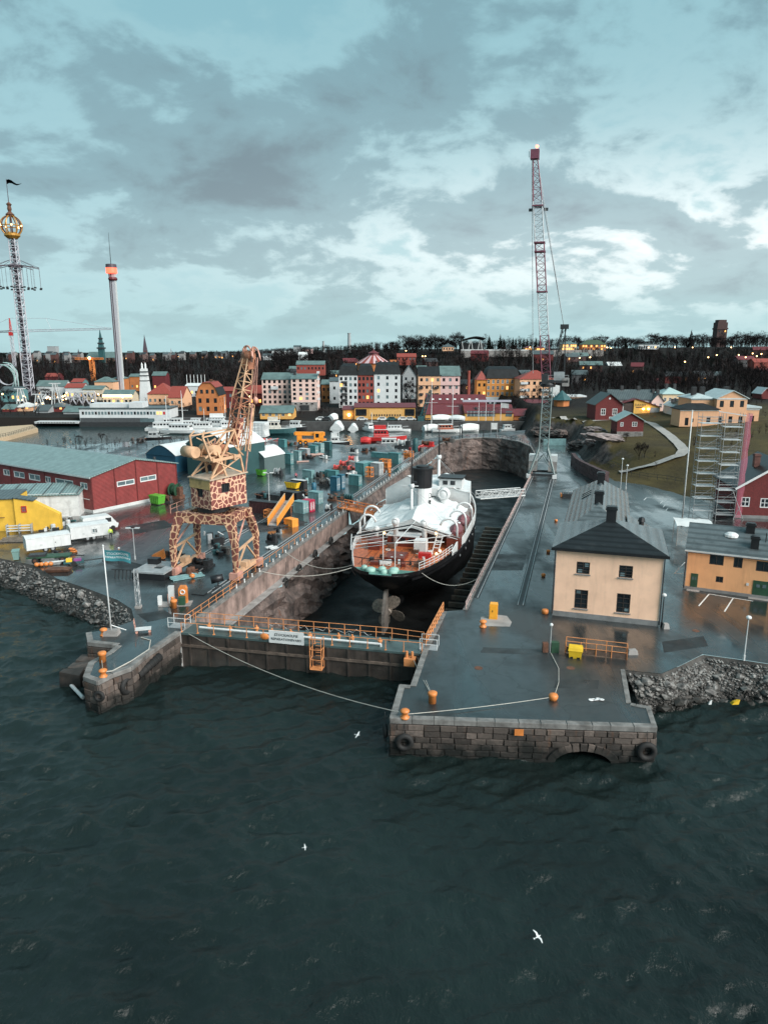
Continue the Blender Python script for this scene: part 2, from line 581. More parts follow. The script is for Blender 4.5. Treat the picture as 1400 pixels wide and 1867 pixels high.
c=k.mix(k.rmp(k.noise(0.25,7, 0.7,v),0.35, 0.65),(0.045,0.036, 0.034),(0.23,0.17, 0.15))
c=k.mix(k.rmp(k.noise(1.3,8, 0.7),0.45,0.68, 0,0.8),c, (0.018,0.016,0.017))
c=k.mix(k.rmp(k.noise(0.5,6, 0.7,k.scaled(k.pos,(1, 1,0.08))),0.62, 0.70,0,0.7), c,(0.13,0.05, 0.022))
k.set('Base Color',c)
k.b.inputs['Roughness'].default_value=0.75
k.set('Normal',k.bump(k.noise(1.2, 9,0.72),1.0, 0.35))
terr_m,k=special('hill_ground')
nrm=k.t.nodes.new('ShaderNodeSeparateXYZ')
k.t.links.new(k.geo.outputs['Normal'],nrm.inputs[0])
px_=k.t.nodes.new('ShaderNodeSeparateXYZ')
k.t.links.new(k.pos,px_.inputs[0])
grass_c=k.mix(k.rmp(k.noise(0.15,6, 0.65),0.35,0.65), (0.046,0.036,0.018), (0.078,0.062,0.025))
grass_c=k.mix(k.rmp(k.noise(1.5,6, 0.7),0.5,0.75, 0,0.7),grass_c, (0.035,0.028,0.018))
rock_c=k.mix(k.rmp(k.noise(0.6,8, 0.7),0.35,0.65), (0.022,0.021,0.022), (0.115,0.098,0.092))
c=k.mix(k.rmp(k.mth('ADD',nrm.outputs[2], k.rmp(k.noise(0.4,4,0.6), 0.3,0.7,-0.09, 0.09)),0.72,0.88), rock_c,grass_c)
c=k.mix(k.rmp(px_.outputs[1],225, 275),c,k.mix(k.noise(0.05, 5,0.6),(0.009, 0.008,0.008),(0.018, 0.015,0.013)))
k.set('Base Color',c)
k.b.inputs['Roughness'].default_value=0.85
k.b.inputs['Specular IOR Level'].default_value=0.15
k.set('Normal',k.bump(k.noise(1.3, 8,0.7),0.8, 0.25))
gravel_m=mat('pale_gravel_path',(0.30, 0.29,0.275),0.8, var=0.2,scale=1.5,bump=0.3, bscale=12)
DL=[Vector((-19.7,66.2)), Vector((16.0,206.0))]
DR=[Vector((8.4,71.4)), Vector((35.6,166.4))]
dock_end=[(16,206), (19.2,213.5),(24.6, 219.6),(30.6,222), (36.2,219),(40.2, 211.5),(41.3,200), (39.7,187),(37.2, 174),(35.6,166.4)]
def P2(*pp):
 return[tuple(g(a,b)[:2])for a, b in pp]
rub_l=P2((-420,980), (-120,1000),(0, 1018),(60,1030), (105,1055),(165, 1075),(215,1094), (240,1110),(246, 1131))
pier=P2((200,1147), (158,1154),(161, 1171),(214,1177), (198,1190),(163, 1208),(153,1234), (178,1243),(206, 1229),(240,1217), (271,1191),(328, 1152))
quay_r=[(6.2,71.0), (3.7,61.4),(2.2, 53.9),(1.3,54.1), (0.45,48.6),(19.9, 47.3),(20.5,50.3), (19.2,50.9),(20.7, 56.9)]
rub_r=P2((1205,1228), (1240,1213),(1280, 1193),(1340,1201), (1400,1210),(1600, 1236))
back=[(260,70), (260,258),(80, 262),(57,258)]+P2((960, 784),(880,790), (800,797),(740, 806),(640,812), (560,806),(480, 797),(330,800), (130,812))+[(-150,204), (-220,190)]
outline=rub_l+pier+[tuple(DL[0])]+dock_end+[tuple(DR[0])]+quay_r+rub_r+back
mb=MB()
tri=tessellate_polygon([[Vector((x,y, 0))for x,y in outline]])
mb.add([(x,y, 0)for x,y in outline],[t for t in tri])
yard=setting(mb.build('yard_ground',asphalt))
mb=MB()
for ring in(rub_l,back):
 for a,b in zip(ring, ring[1:]):
  mb.poly([(*a,0), (*b,0),(*b, -6),(*a,-6)])
setting(mb.build('shore_bank',mat('dark_shore_bank', (0.03,0.028,0.026), 0.85,var=0.4,bump=0.6)))
xs=np.concatenate([np.arange(-70,-38, 0.5),np.arange(-38,40, 0.2),np.arange(40,74.1, 0.5)])
ys=np.concatenate([np.arange(14,66, 0.2),np.arange(66,100, 0.36)])
X,Y=np.meshgrid(xs, ys)
Z=np.zeros_like(X)
for i in range(110):
 lam=0.75*8.0**rng.random()
 th=(R(110)if i%5<3 else R(52))+rng.normal()*0.38
 k_=2*math.pi/lam
 ph=k_*(X*math.cos(th)+Y*math.sin(th))+rng.random()*6.28+1.1*np.sin(0.4*X*rng.normal()+0.4*Y*rng.normal()+rng.random()*6)
 env=np.clip(0.45+0.75*np.sin(0.16*X*rng.normal()+0.16*Y*rng.normal()+rng.random()*6.28),0, 2)
 Z+=lam**0.92*(1-np.abs(np.sin(ph/2)))**1.4*env
patch=0.5+0.5*np.sin(X*0.09+1.3*np.sin(Y*0.06))*np.sin(Y*0.11+X*0.035+0.8)
Z=(Z-Z.mean())*(0.7+0.5*patch)
gy__,gx__=np.gradient(Z, ys,xs)
Z=Z*0.26/math.sqrt((gx__**2+gy__**2).mean())-3.0
ny,nx=X.shape
me=bpy.data.meshes.new('sea')
idx=np.arange(nx*ny).reshape(ny,nx)
quads=np.stack([idx[:-1,:-1], idx[:-1,1:],idx[1:, 1:],idx[1:,:-1]], -1).reshape(-1,4)
cx_,cy_=X.ravel()[quads].mean(1), Y.ravel()[quads].mean(1)
dock_area=(cy_>64.0)&(cx_>-19.9+(cy_-66)*.25-1.5)&(cx_<60)
quads=quads[~dock_area]
me.vertices.add(nx*ny)
me.vertices.foreach_set('co',np.stack([X, Y,Z],-1).astype(np.float32).ravel())
me.loops.add(quads.size)
me.loops.foreach_set('vertex_index',quads.ravel().astype(np.int32))
me.polygons.add(len(quads))
me.polygons.foreach_set('loop_start',np.arange(0, quads.size,4,dtype=np.int32))
me.polygons.foreach_set('loop_total',np.full(len(quads), 4,dtype=np.int32))
me.polygons.foreach_set('use_smooth',np.ones(len(quads), dtype=bool))
me.update(calc_edges=True)
me.materials.append(sea_mat)
sea=bpy.data.objects.new('sea',me)
COL.objects.link(sea)
setting(sea)
mb=MB()
mb.poly([(-900,100, -3),(-69,100, -3),(-69,10, -3.02),(-900,10, -3.02)])
mb.poly([(74,10, -3.02),(74,100, -3),(900,100, -3),(900,10, -3.02)])
mb.poly([(-900,100, -3),(-900,420, -3),(-69,420, -3),(-69,100, -3)])
mb.poly([(-69,190, -3),(-69,420, -3),(5,420, -3),(5,190, -3)])
mb.poly([(5,225, -3),(5,420, -3),(120,420, -3),(120,225, -3)])
mb.poly([(-69,99.9, -3.01),(-69,190, -3.01),(-30,190, -3.01),(-30,99.9, -3.01)])
mb.poly([(-900,-60, -3.02),(-900,14.5, -3.02),(900,14.5, -3.02),(900,-60, -3.02)])
setting(mb.build('harbour_water',harbour_mat))
gullw=mat('gull_white_plumage',(0.62, 0.64,0.64),0.8, var=0.1)
for fx,fy, s_,az_,lab in((980, 1708,0.36,0.5, 'white gull gliding low over the dark water in the foreground'),(652,1340, 0.36,-0.4,'white gull flying between the pier and the quay'), (556,1545,0.22, 0.2,'tiny white gull far out on the waves')):
 c0=g(fx,fy, -1.6)
 mb=MB()
 st=[(-.5,.02, 0),(-.3,.09, .01),(0,.13, .02),(.28,.09, .04),(.4,.07, .06),(.5,.02, .05)]
 mb.loft([[(x,r_*math.cos(t), z+r_*.8*math.sin(t))for t in np.linspace(0,2*math.pi,8, endpoint=False)]for x,r_,z in st])
 for sd_ in(-1,1):
  mb.add([(.18,sd_*.08, .06),(-.14,sd_*.08, .06),(.2,sd_*.5, .22),(-.08,sd_*.5, .22),(.0,sd_*1.05, .12),(-.1,sd_*1.0, .12)],[(0,1, 3,2),(2, 3,5,4)])
  mb.add([(.18,sd_*.08, .03),(-.14,sd_*.08, .03),(.2,sd_*.5, .19),(-.08,sd_*.5, .19),(.0,sd_*1.05, .1),(-.1,sd_*1.0, .1)],[(0,1, 3,2),(2, 3,5,4)])
 mb.add([(-.45,.02, .0),(-.72,.14, .0),(-.72,-.14, .0),(-.45,-.02, .0)],[(0,1, 2,3)])
 o=mb.build('gull',gullw, None,True)
 o.location=c0
 o.scale=(s_,s_, s_)
 o.rotation_euler=(.25,0, az_)
 tag(o,lab, 'gull')
def sm(x,a, b):
 t=np.clip((x-a)/(b-a),0, 1)
 return t*t*(3-2*t)
HP=np.array(P2((952,792), (1000,798),(1034, 802),(1050,826), (1064,850),(1105, 878),(1165,886), (1262,914))+[(72,122), (262,116),(262, 900),(52,900), (52,264)])
def inside_dist(X,Y):
 X,Y=np.asarray(X, float),np.asarray(Y,float)
 dmin=np.full(X.shape,1e9)
 ins=np.zeros(X.shape,bool)
 n=len(HP)
 for i in range(n):
  x0,y0=HP[i]
  x1,y1=HP[(i+1)%n]
  ex,ey=x1-x0, y1-y0
  t=np.clip(((X-x0)*ex+(Y-y0)*ey)/(ex*ex+ey*ey),0, 1)
  dmin=np.minimum(dmin,np.hypot(X-x0-t*ex, Y-y0-t*ey))
  c_=((y0>Y)!=(y1>Y))&(X<(x1-x0)*(Y-y0)/(y1-y0+1e-12)+x0)
  ins^=c_
 return np.where(ins,dmin, -dmin)
UA=[-0.9,-0.5, -0.3,-0.2,-0.12, -0.05,0.02,0.12, 0.3,0.6,1.0]
AA=[4,6, 8,12,18, 22,25,26, 27,29,30]
SA=[700,700, 620,560,480, 400,365,360, 355,345,340]
EA=[1500,1500, 1300,1100,900, 760,640,600, 600,620,640]
def ter(X,Y):
 X,Y=np.asarray(X, float),np.asarray(Y,float)
 d=inside_dist(X,Y)
 rough=0.9*np.sin(X*0.55+2*np.sin(Y*0.31))*np.sin(Y*0.47+1.7*np.sin(X*0.23))+0.5*np.sin(X*1.3+Y*0.9)*np.sin(Y*1.1-X*0.4)
 hill=-1.5+1.4*sm(d,-1, 1)+5.2*sm(d/np.interp(Y,[150,174], [24,5]),0, 1)+2.6*sm(d,10,60)+1.3*rough*sm(d, 0,3)*(1-sm(d,6, 10))*sm(Y,150,172)+0.05*rough
 hill=np.where(d<-1.5,-6.0, hill)
 u=X/np.maximum(Y,1)
 A=np.interp(u,UA, AA)
 s0,e0=np.interp(u, UA,SA),np.interp(u, UA,EA)
 main=0.2+A*np.clip((Y-s0)/(e0-s0),0, 1)**1.15+0.6*np.sin(X*0.05)*np.sin(Y*0.04)*sm(Y,380,480)
 main=np.where(Y<np.where(X<-38,286, 271),-6.0,main)
 return np.maximum(hill,main)
def tz(x,y):
 return float(ter(x,y))
def gt(px,py, lift=0.0,t0=60.0):
 """where the photograph's pixel meets the terrain"""
 d=ray(px,py)
 d=d/d.y
 y=t0
 while y<3500:
  p_=Vector((0,0, CAMZ))+d*y
  if p_.z<=max(tz(p_.x,p_.y), -3.0)+lift:
   return p_
  y+=0.4 if y<400 else 2.0
 return p_
def axis(parts):
 o=[]
 for a,b, s in parts:
  o+=list(np.arange(a,b, s))
 return np.array(o)
gx=axis([(-2400,-700, 60),(-700,-150, 18),(-150,40, 8),(40,132, 1.3),(132,264, 6),(264,700, 22),(700,2401, 60)])
gy=axis([(100,240, 1.3),(240,268, 4),(268,290, 1.5),(290,760, 9),(760,1600, 40),(1600,4001, 200)])
X,Y=np.meshgrid(gx, gy)
Z=ter(X,Y)
keep=(Z>-5.5)
ny,nx=X.shape
idx=np.arange(nx*ny).reshape(ny,nx)
q=np.stack([idx[:-1,:-1], idx[:-1,1:],idx[1:, 1:],idx[1:,:-1]], -1).reshape(-1,4)
kf=keep.ravel()[q].any(1)
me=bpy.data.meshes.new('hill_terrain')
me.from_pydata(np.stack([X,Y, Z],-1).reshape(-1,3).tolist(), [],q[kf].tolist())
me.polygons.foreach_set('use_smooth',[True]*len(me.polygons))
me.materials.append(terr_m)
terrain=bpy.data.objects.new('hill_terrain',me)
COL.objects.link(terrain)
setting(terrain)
def ribbon(name,pts, w,m,lift=0.12):
 mb=MB()
 P=[]
 for a,b in zip(pts, pts[1:]):
  n=max(2,int((b-a).length/1.5))
  P+=[a.lerp(b,i/n)for i in range(n)]
 P.append(pts[-1])
 L,Rr=[], []
 for i,p_ in enumerate(P):
  d=(P[min(i+1,len(P)-1)]-P[max(i-1, 0)])
  n_=Vector((d.y,-d.x, 0)).normalized()*w/2
  a,b=p_-n_, p_+n_
  zc0=max(max(tz(*(p_.lerp(q_,f_))[:2])for f_ in(0, .5,1))for q_ in(a,b))
  L.append((a.x,a.y, zc0+lift))
  Rr.append((b.x,b.y, zc0+lift))
 for i in range(len(P)-1):
  mb.poly([L[i],Rr[i], Rr[i+1],L[i+1]])
 return setting(mb.build(name,m, smooth=True))
path_px=[(1186,772), (1204,783),(1222, 797),(1238,811), (1246,823),(1238, 833),(1214,841), (1190,849),(1172, 854),(1150,858), (1128,862)]
ribbon('gravel_path',[gt(*p)for p in path_px], 2.4,gravel_m,0.08)
ribbon('gravel_path',[gt(*p)for p in((1010, 762),(1045,768), (1085,767),(1120, 764),(1150,764), (1186,772))],2.2, gravel_m,0.08)
FLOOR=-9.6
lpts=[DL[0].lerp(DL[1],i/94)for i in range(95)]
curve=[Vector(p_)for p_ in dock_end]
cp=[]
for a,b in zip(curve, curve[1:]):
 n=max(2,int((b-a).length/1.2))
 cp+=[a.lerp(b,i/n)for i in range(n)]
rp=[DR[1].lerp(DR[0],i/60)for i in range(61)]
edge=lpts+cp[1:]+rp
zr=[0.0,-0.5, -1.2,-2.0,-2.6, -2.62,-3.2,-3.9, -4.6,-5.3,-6.0, -6.8,-7.6,-8.4, -9.0,-9.7]
def edge_n(i):
 a,b=edge[max(0, i-1)],edge[min(len(edge)-1,i+1)]
 d=(b-a).normalized()
 return Vector((d.y,-d.x))
def wallgrid(i0,i1, r0,r1,rough, inset):
 mb=MB()
 vs=[]
 for i in range(i0,i1):
  n_=edge_n(i)
  for r_ in range(r0,r1):
   z=zr[r_]
   p_=edge[i]
   off=inset(i,z)
   if rough:
    q_=Vector((p_.x*0.35,p_.y*0.35, z*0.45))
    off+=rough*(mnoise.fractal(q_,0.9, 2.1,5)*0.9+0.35*abs(mnoise.noise(q_*2.7)))
   vs.append((p_.x+n_.x*off,p_.y+n_.y*off, z))
 w=r1-r0
 fs=[]
 for i in range(i1-i0-1):
  for r_ in range(w-1):
   a=i*w+r_
   fs.append((a,a+1, a+w+1,a+w))
 return mb.add(vs,fs)
nl=len(lpts)
ledge=lambda i,z:0.75+0.14*(-z-2.6)
dockT=setting(wallgrid(0,nl+4, 4,len(zr),1.15, ledge).build('dry_dock_wall',rockwall_m))
NC=36
wallgrid(0,NC+1, 0,5,0.0, lambda i,z:0.0).build('concrete_face',concrete_p, dockT)
wallgrid(NC,nl, 0,6,0.55, lambda i,z:-.25+.28*-z).build('rock_face',rockwall_m, dockT)
mb=MB()
for i in range(NC):
 a,b, n0,n1=edge[i],edge[i+1], edge_n(i),edge_n(i+1)
 mb.poly([(a.x,a.y, -2.6),(b.x,b.y, -2.6),(b.x+n1.x*1.1,b.y+n1.y*1.1, -2.62),(a.x+n0.x*1.1,a.y+n0.y*1.1, -2.62)])
mb.build('ledge',concrete, dockT)
setting(wallgrid(nl-2,len(edge), 0,len(zr),0.8, lambda i,z:0.07*-z).build('dry_dock_wall',rockwall_m))
floor_m=mat('wet_dock_floor',(0.012, 0.013,0.013),0.5, spec=0.25,var=0.5,scale=0.35, rvar=0.2,bump=0.4,bscale=2)
mb=MB()
fl=[(p_.x,p_.y)for p_ in edge]+[(6, 58),(-23,60)]
tri=tessellate_polygon([[Vector((x,y, 0))for x,y in fl]])
mb.add([(x,y, FLOOR)for x,y in fl],list(tri))
setting(mb.build('dock_floor',floor_m))
HD=math.atan2(DL[1].x-DL[0].x,DL[1].y-DL[0].y)
AX=Vector((math.sin(HD),math.cos(HD), 0))
AR=Vector((math.cos(HD),-math.sin(HD), 0))
tmb=MB()
tmb.box(-3.1,-0.28, 0,3.1,0.28, 0.62)
timber_me=tmb.mesh('dock_timber',wood)
for i in range(22):
 c_=Vector((-1.2,82, FLOOR))+AX*(4+i*2.9)+AR*9.3
 o=bpy.data.objects.new('dock_timber',timber_me)
 COL.objects.link(o)
 o.location=c_
 o.rotation_euler=(0,0, -HD+random.uniform(-0.03,0.03))
 tag(o,'grey squared timber lying across the dock floor beside the ship', 'timber','timbers on the dock floor')
mb=MB()
ep=[(8.4,71.4), (6.2,71.0),(3.7, 61.4),(2.2,53.9)]
for a,b in zip(ep, ep[1:]):
 mb.poly([(*a,0), (*b,0),(*b, FLOOR),(*a,FLOOR)])
setting(mb.build('dock_entrance_wall',concrete))
mb=MB()
a,b=pier[-1], tuple(DL[0])
mb.poly([(*a,0), (*b,0),(*b, FLOOR),(*a,FLOOR)])
setting(mb.build('dock_entrance_wall',concrete))
def stone_variants(n=5):
 out=[]
 for k_ in range(n):
  mb=MB()
  r_=random.Random(k_)
  j=lambda a:a+r_.uniform(-0.035,0.035)
  f0=[(-0.5,0, -0.5),(0.5,0, -0.5),(0.5,0, 0.5),(-0.5,0, 0.5)]
  f1=[(j(-0.47),-1+r_.uniform(0, .25),j(-0.42)),(j(0.47), -1+r_.uniform(0,.25),j(-0.42)), (j(0.47),-1+r_.uniform(0,.25), j(0.42)),(j(-0.47),-1+r_.uniform(0, .25),j(0.42))]
  mb.loft([f0,f1])
  out.append(mb.mesh('stone',stone_m))
 return out
STONES=stone_variants()
def stone_wall(name,A, B,z0,z1, rows,ln,skip=None, hole=None):
 """wall face from A to B (outside on the right of A->B); each block a child"""
 A,B=Vector(A), Vector(B)
 d=B-A
 L=d.length
 d.normalize()
 ang=math.atan2(d.y,d.x)
 n_=Vector((d.y,-d.x))
 hh=(z1-z0)/rows
 mb=MB()
 a,b=A+n_*-0.02, B+n_*-0.02
 if hole:
  hc,hw_, hh_=hole
  at=lambda x,z, q_=0.0:(a.x+d.x*x-n_.x*q_,a.y+d.y*x-n_.y*q_,z)
  mb.poly([at(0,z0-3), at(hc-hw_,z0-3),at(hc-hw_, z1),at(0,z1)])
  mb.poly([at(hc+hw_,z0-3), at(L,z0-3),at(L, z1),at(hc+hw_,z1)])
  ar=[(hc-hw_*math.cos(math.pi*i/14),-3.1+hh_*math.sin(math.pi*i/14))for i in range(15)]
  for(xa,za), (xb,zb)in zip(ar,ar[1:]):
   mb.poly([at(xa,za), at(xb,zb),at(xb, z1),at(xa,z1)])
   mb.poly([at(xa,za), at(xb,zb),at(xb, zb,7),at(xa, za,7)])
   mb.poly([at(xa,za, 7),at(xb,zb, 7),at(xb,-6, 7),at(xa,-6, 7)])
  for x in(hc-hw_,hc+hw_):
   mb.poly([at(x,-3.1), at(x,-3.1,7), at(x,-6,7), at(x,-6)])
 else :
  mb.poly([(a.x,a.y, z0-3),(b.x,b.y, z0-3),(b.x,b.y, z1),(a.x,a.y, z1)])
 W=setting(mb.build(name,mortar))
 for r_ in range(rows):
  x=-random.uniform(0,ln*0.6)
  zc_=z0+(r_+0.5)*hh
  while x<L-0.05:
   w=ln*random.uniform(0.65,1.35)
   x0,x1=max(0, x),min(L,x+w)
   x+=w
   if x1-x0<0.12 or(skip and skip((x0+x1)/2,zc_)):
    continue
   p_=A+d*((x0+x1)/2)+n_*-0.02
   share('stone',random.choice(STONES), W,(p_.x,p_.y, zc_),(0,0, ang),(x1-x0-0.035,random.uniform(0.09, 0.17),hh-0.035))
 return W
qa,qb=Vector((0.45, 48.6)),Vector((19.9,47.3))
ARC_C,ARC_W, ARC_H=14.35,2.0,1.0
arch=lambda x,z:((x-ARC_C)/(ARC_W+0.75))**2+((z+3.1)/(ARC_H+0.6))**2<1
W=stone_wall('quay_wall',qa, qb,-3.35,-0.42, 6,1.05,arch, (ARC_C,ARC_W,ARC_H))
d=(qb-qa).normalized()
n_=Vector((d.y,-d.x))
ang=math.atan2(d.y,d.x)
for i in range(13):
 t=math.pi*(i+0.5)/13
 cx,cz=ARC_C+(ARC_W+0.34)*math.cos(t), -3.1+(ARC_H+0.30)*math.sin(t)
 p_=qa+d*cx+n_*-0.02
 o=share('stone',STONES[i%5], W,(p_.x,p_.y, cz))
 tang=math.atan2((ARC_H+.3)*math.cos(t),-(ARC_W+.34)*math.sin(t))
 o.matrix_local=Matrix.Translation(o.location)@Matrix.Rotation(ang,4, 'Z')@Matrix.Rotation(-tang,4,'Y')@Matrix.Diagonal((0.50, 0.19,0.66,1))
stone_wall('quay_wall',(1.3, 54.1),qa,-3.35, -0.42,6,0.95)
stone_wall('quay_wall',(2.2, 53.9),(1.3,54.1), -3.35,-0.1,6, 0.9)
stone_wall('quay_wall',qb, (20.5,50.3),-3.35, -0.42,6,0.95)
for a,b in zip(pier[4:], pier[5:]):
 stone_wall('pier_wall',a, b,-3.35,-0.38, 5,0.95)
for a,b in zip(pier[0:4], pier[1:5]):
 stone_wall('pier_wall',a, b,-3.35,-0.38, 4,1.3)
def coping_row(parent,pts, w,t,ln, lift=0.0,over=0.06):
 for a,b in zip(pts, pts[1:]):
  a,b=Vector(a), Vector(b)
  d=b-a
  L=d.length
  d.normalize()
  n_=Vector((d.y,-d.x))
  ang=math.atan2(d.y,d.x)
  x=0.0
  while x<L-0.05:
   w_=min(ln*random.uniform(0.8,1.2), L-x)
   if L-x-w_<0.4:
    w_=L-x
   c_=a+d*(x+w_/2)+n_*(over-w/2)
   o=share('coping_stone',COPE[random.randrange(3)], parent,(c_.x,c_.y, lift+random.uniform(0,0.012)),(0, 0,ang),(w_-0.03, w,t))
   x+=w_
COPE=[]
for k_ in range(3):
 mb=MB()
 mb.loft([[(-.5,-.5, -1),(.5,-.5, -1),(.5,.5, -1),(-.5,.5, -1)],[(-.5,-.5, -.12),(.5,-.5, -.12),(.5,.5, -.12),(-.5,.5, -.12)],[(-.485,-.47, 0),(.485,-.47, 0.01*k_),(.485,.47, 0),(-.485,.47, 0)]])
 COPE.append(mb.mesh('coping_stone',coping_m))
cope=setting(MB().box(1.0,48.9, -0.5,1.6,49.5, -0.1).build('quay_coping',coping_m))
coping_row(cope,[tuple(qa), tuple(qb)],0.55,0.42, 1.6,0.06)
coping_row(cope,[(6.2, 71.0),(3.7,61.4), (2.2,53.9),(1.3, 54.1),tuple(qa)],0.5, 0.42,1.3,0.06)
coping_row(cope,[tuple(qb), (20.5,50.3),(19.2, 50.9),(20.7,56.9)], 0.4,0.42,1.2, 0.06)
cope2=setting(MB().box(-28.6,64.4, -0.5,-28.2,64.8, -0.1).build('pier_coping',coping_m))
coping_row(cope2,pier[1:], 0.55,0.38,1.2, 0.05)
cope3=setting(MB().box(DL[0].x-.6,DL[0].y+.4, -.3,DL[0].x-.3,DL[0].y+.8, -.1).build('dock_coping',concrete))
coping_row(cope3,[tuple(DL[0]), tuple(DL[1])],0.5,0.3, 3.0,0.10,0.04)
coping_row(cope3,list(dock_end), 0.6,0.3,2.0, 0.12,0.05)
coping_row(cope3,[tuple(DR[1]), tuple(DR[0])],0.45,0.3, 3.0,0.10,0.04)
rubble_m,k=special('rubble_stone')
oi=k.t.nodes.new('ShaderNodeObjectInfo')
c=k.mix(k.rmp(k.noise(1.7,3, 0.6),0.35,0.65), (0.028,0.027,0.026), (0.29,0.28,0.265))
sx=k.t.nodes.new('ShaderNodeSeparateXYZ')
k.t.links.new(k.pos,sx.inputs[0])
c=k.mix(k.rmp(k.mth('ADD',sx.outputs[2], k.rmp(k.noise(0.6,4,0.6), 0.3,0.7,-0.6, 0.6)),-2.7,-1.7, 0.93,0.0),c, (0.008,0.008,0.006))
c=k.mix(k.rmp(k.noise(9.0,5, 0.7),0.4,0.7, 0,0.5),c, (0.035,0.032,0.03))
k.set('Base Color',c)
k.b.inputs['Roughness'].default_value=0.5
k.set('Normal',k.bump(k.noise(12, 5,0.6),0.4, 0.03))
def rock_mesh(seed,sub=1):
 bm=bmesh.new()
 bmesh.ops.create_icosphere(bm,subdivisions=sub, radius=1.0)
 r_=random.Random(seed)
 sx_,sy_, sz_=r_.uniform(.8,1.3),r_.uniform(.6, 1.0),r_.uniform(.4,.75)
 for v in bm.verts:
  f_=r_.uniform(0.72,1.15)
  v.co=Vector((v.co.x*sx_*f_,v.co.y*sy_*f_, v.co.z*sz_*f_))
 me=bpy.data.meshes.new('stone')
 bm.to_mesh(me)
 bm.free()
 me.materials.append(rubble_m)
 return me
ROCKS=[rock_mesh(i)for i in range(6)]
RK=[(np.array([v.co[:]for v in m_.vertices]),[tuple(p_.vertices)for p_ in m_.polygons])for m_ in ROCKS]
def rubble(name,top, bot,n_big,n_small, rb,rs):
 """slope between the polyline top (z 0) and the polyline bot (under water)"""
 mb=MB()
 m_=max(len(top),len(bot))
 def along_(pl,t):
  ls=[(Vector(b)-Vector(a)).length for a,b in zip(pl, pl[1:])]
  s_=t*sum(ls)
  for(a,b), l in zip(zip(pl,pl[1:]),ls):
   if s_<=l:
    return Vector(a).lerp(Vector(b),s_/l)
   s_-=l
  return Vector(pl[-1])
 NU,NV=60, 8
 vs=[]
 for i in range(NU+1):
  a,b=along_(top, i/NU),along_(bot,i/NU)
  for j in range(NV+1):
   t=j/NV
   p_=a.lerp(b,t)
   z=-0.03-4.2*t**1.1+(random.uniform(-0.15,0.1)if 0<j else 0)
   vs.append((p_.x,p_.y, z))
 mb.add(vs,[(i*(NV+1)+j, i*(NV+1)+j+1,(i+1)*(NV+1)+j+1,(i+1)*(NV+1)+j)for i in range(NU)for j in range(NV)])
 W=setting(mb.build(name,mat(name+'_earth', (0.05,0.046,0.042), 0.85,var=0.5,bump=0.8)))
 def place(t0):
  u,t=random.random(), t0+(1-t0)*random.random()**0.9
  p_=along_(top,u).lerp(along_(bot, u),t*0.93)
  return p_,-0.03-4.2*(t*.93)**1.1
 for i in range(n_big):
  p_,z=place(0.22)
  s_=rb*(0.45+1.5*random.random()**3)
  share('stone',random.choice(ROCKS), W,(p_.x,p_.y, z+s_*0.2),(random.uniform(-.4,.4), random.uniform(-.4,.4),random.uniform(0, 6.28)),(s_,s_, s_))
 sm_=MB()
 for i in range(n_small):
  p_,z=place(0.08)
  s_=rs*random.uniform(0.5,1.5)
  vv,ff=random.choice(RK)
  a=random.uniform(0,6.28)
  ca,sa=math.cos(a), math.sin(a)
  rx=random.uniform(-.6,.6)
  vv2=vv*s_
  xx,yy, zz=vv2[:,0]*ca-vv2[:,1]*sa, vv2[:,0]*sa+vv2[:,1]*ca, vv2[:,2]
  yy,zz=yy*math.cos(rx)-zz*math.sin(rx), yy*math.sin(rx)+zz*math.cos(rx)
  sm_.add(np.stack([xx+p_.x,yy+p_.y, zz+z+s_*.25],-1).tolist(),ff)
 o=sm_.build('small_stones',rubble_m, W)
 setting(o,'stuff')
 return W
bot_r=[tuple(g(a,b, -3.6)[:2])for a,b in((1184,1316), (1215,1312),(1260, 1302),(1330,1296), (1400,1296),(1600, 1310))]
rubble('rubble_slope',[(20.7, 56.9)]+rub_r,bot_r,260, 3200,0.36,0.12)
bot_l=[tuple(g(a,b, -3.6)[:2])for a,b in((-420,1000), (-120,1040),(0, 1080),(60,1106), (130,1136),(185, 1165),(214,1190))]
rubble('rubble_slope',rub_l[0:], bot_l,260,3600, 0.42,0.16)
WINC={}
def win_mesh(w,h, nx_,nz_,fm, gm,fw):
 key=(round(w,2), round(h,2),nx_, nz_,fm.name,gm.name, fw)
 if key in WINC:
  return WINC[key]
 m=MB()
 m.box(0,0.10, 0,w,0.13, h)
 gme=m.mesh('window',gm)
 m=MB()
 m.box(-0.02,0.02, -0.02,fw,0.12, h+.02)
 m.box(w-fw,0.02, -0.02,w+.02,0.12, h+.02)
 m.box(fw,0.02, -0.02,w-fw,0.12, fw)
 m.box(fw,0.02, h-fw,w-fw,0.12, h+.02)
 for i in range(1,nx_):
  m.box(w*i/nx_-fw*.35,0.05, fw,w*i/nx_+fw*.35,0.115, h-fw)
 for i in range(1,nz_):
  m.box(fw,0.055, h*i/nz_-fw*.3,w-fw,0.118, h*i/nz_+fw*.3)
 WINC[key]=(gme,m.mesh('frame', fm))
 return WINC[key]
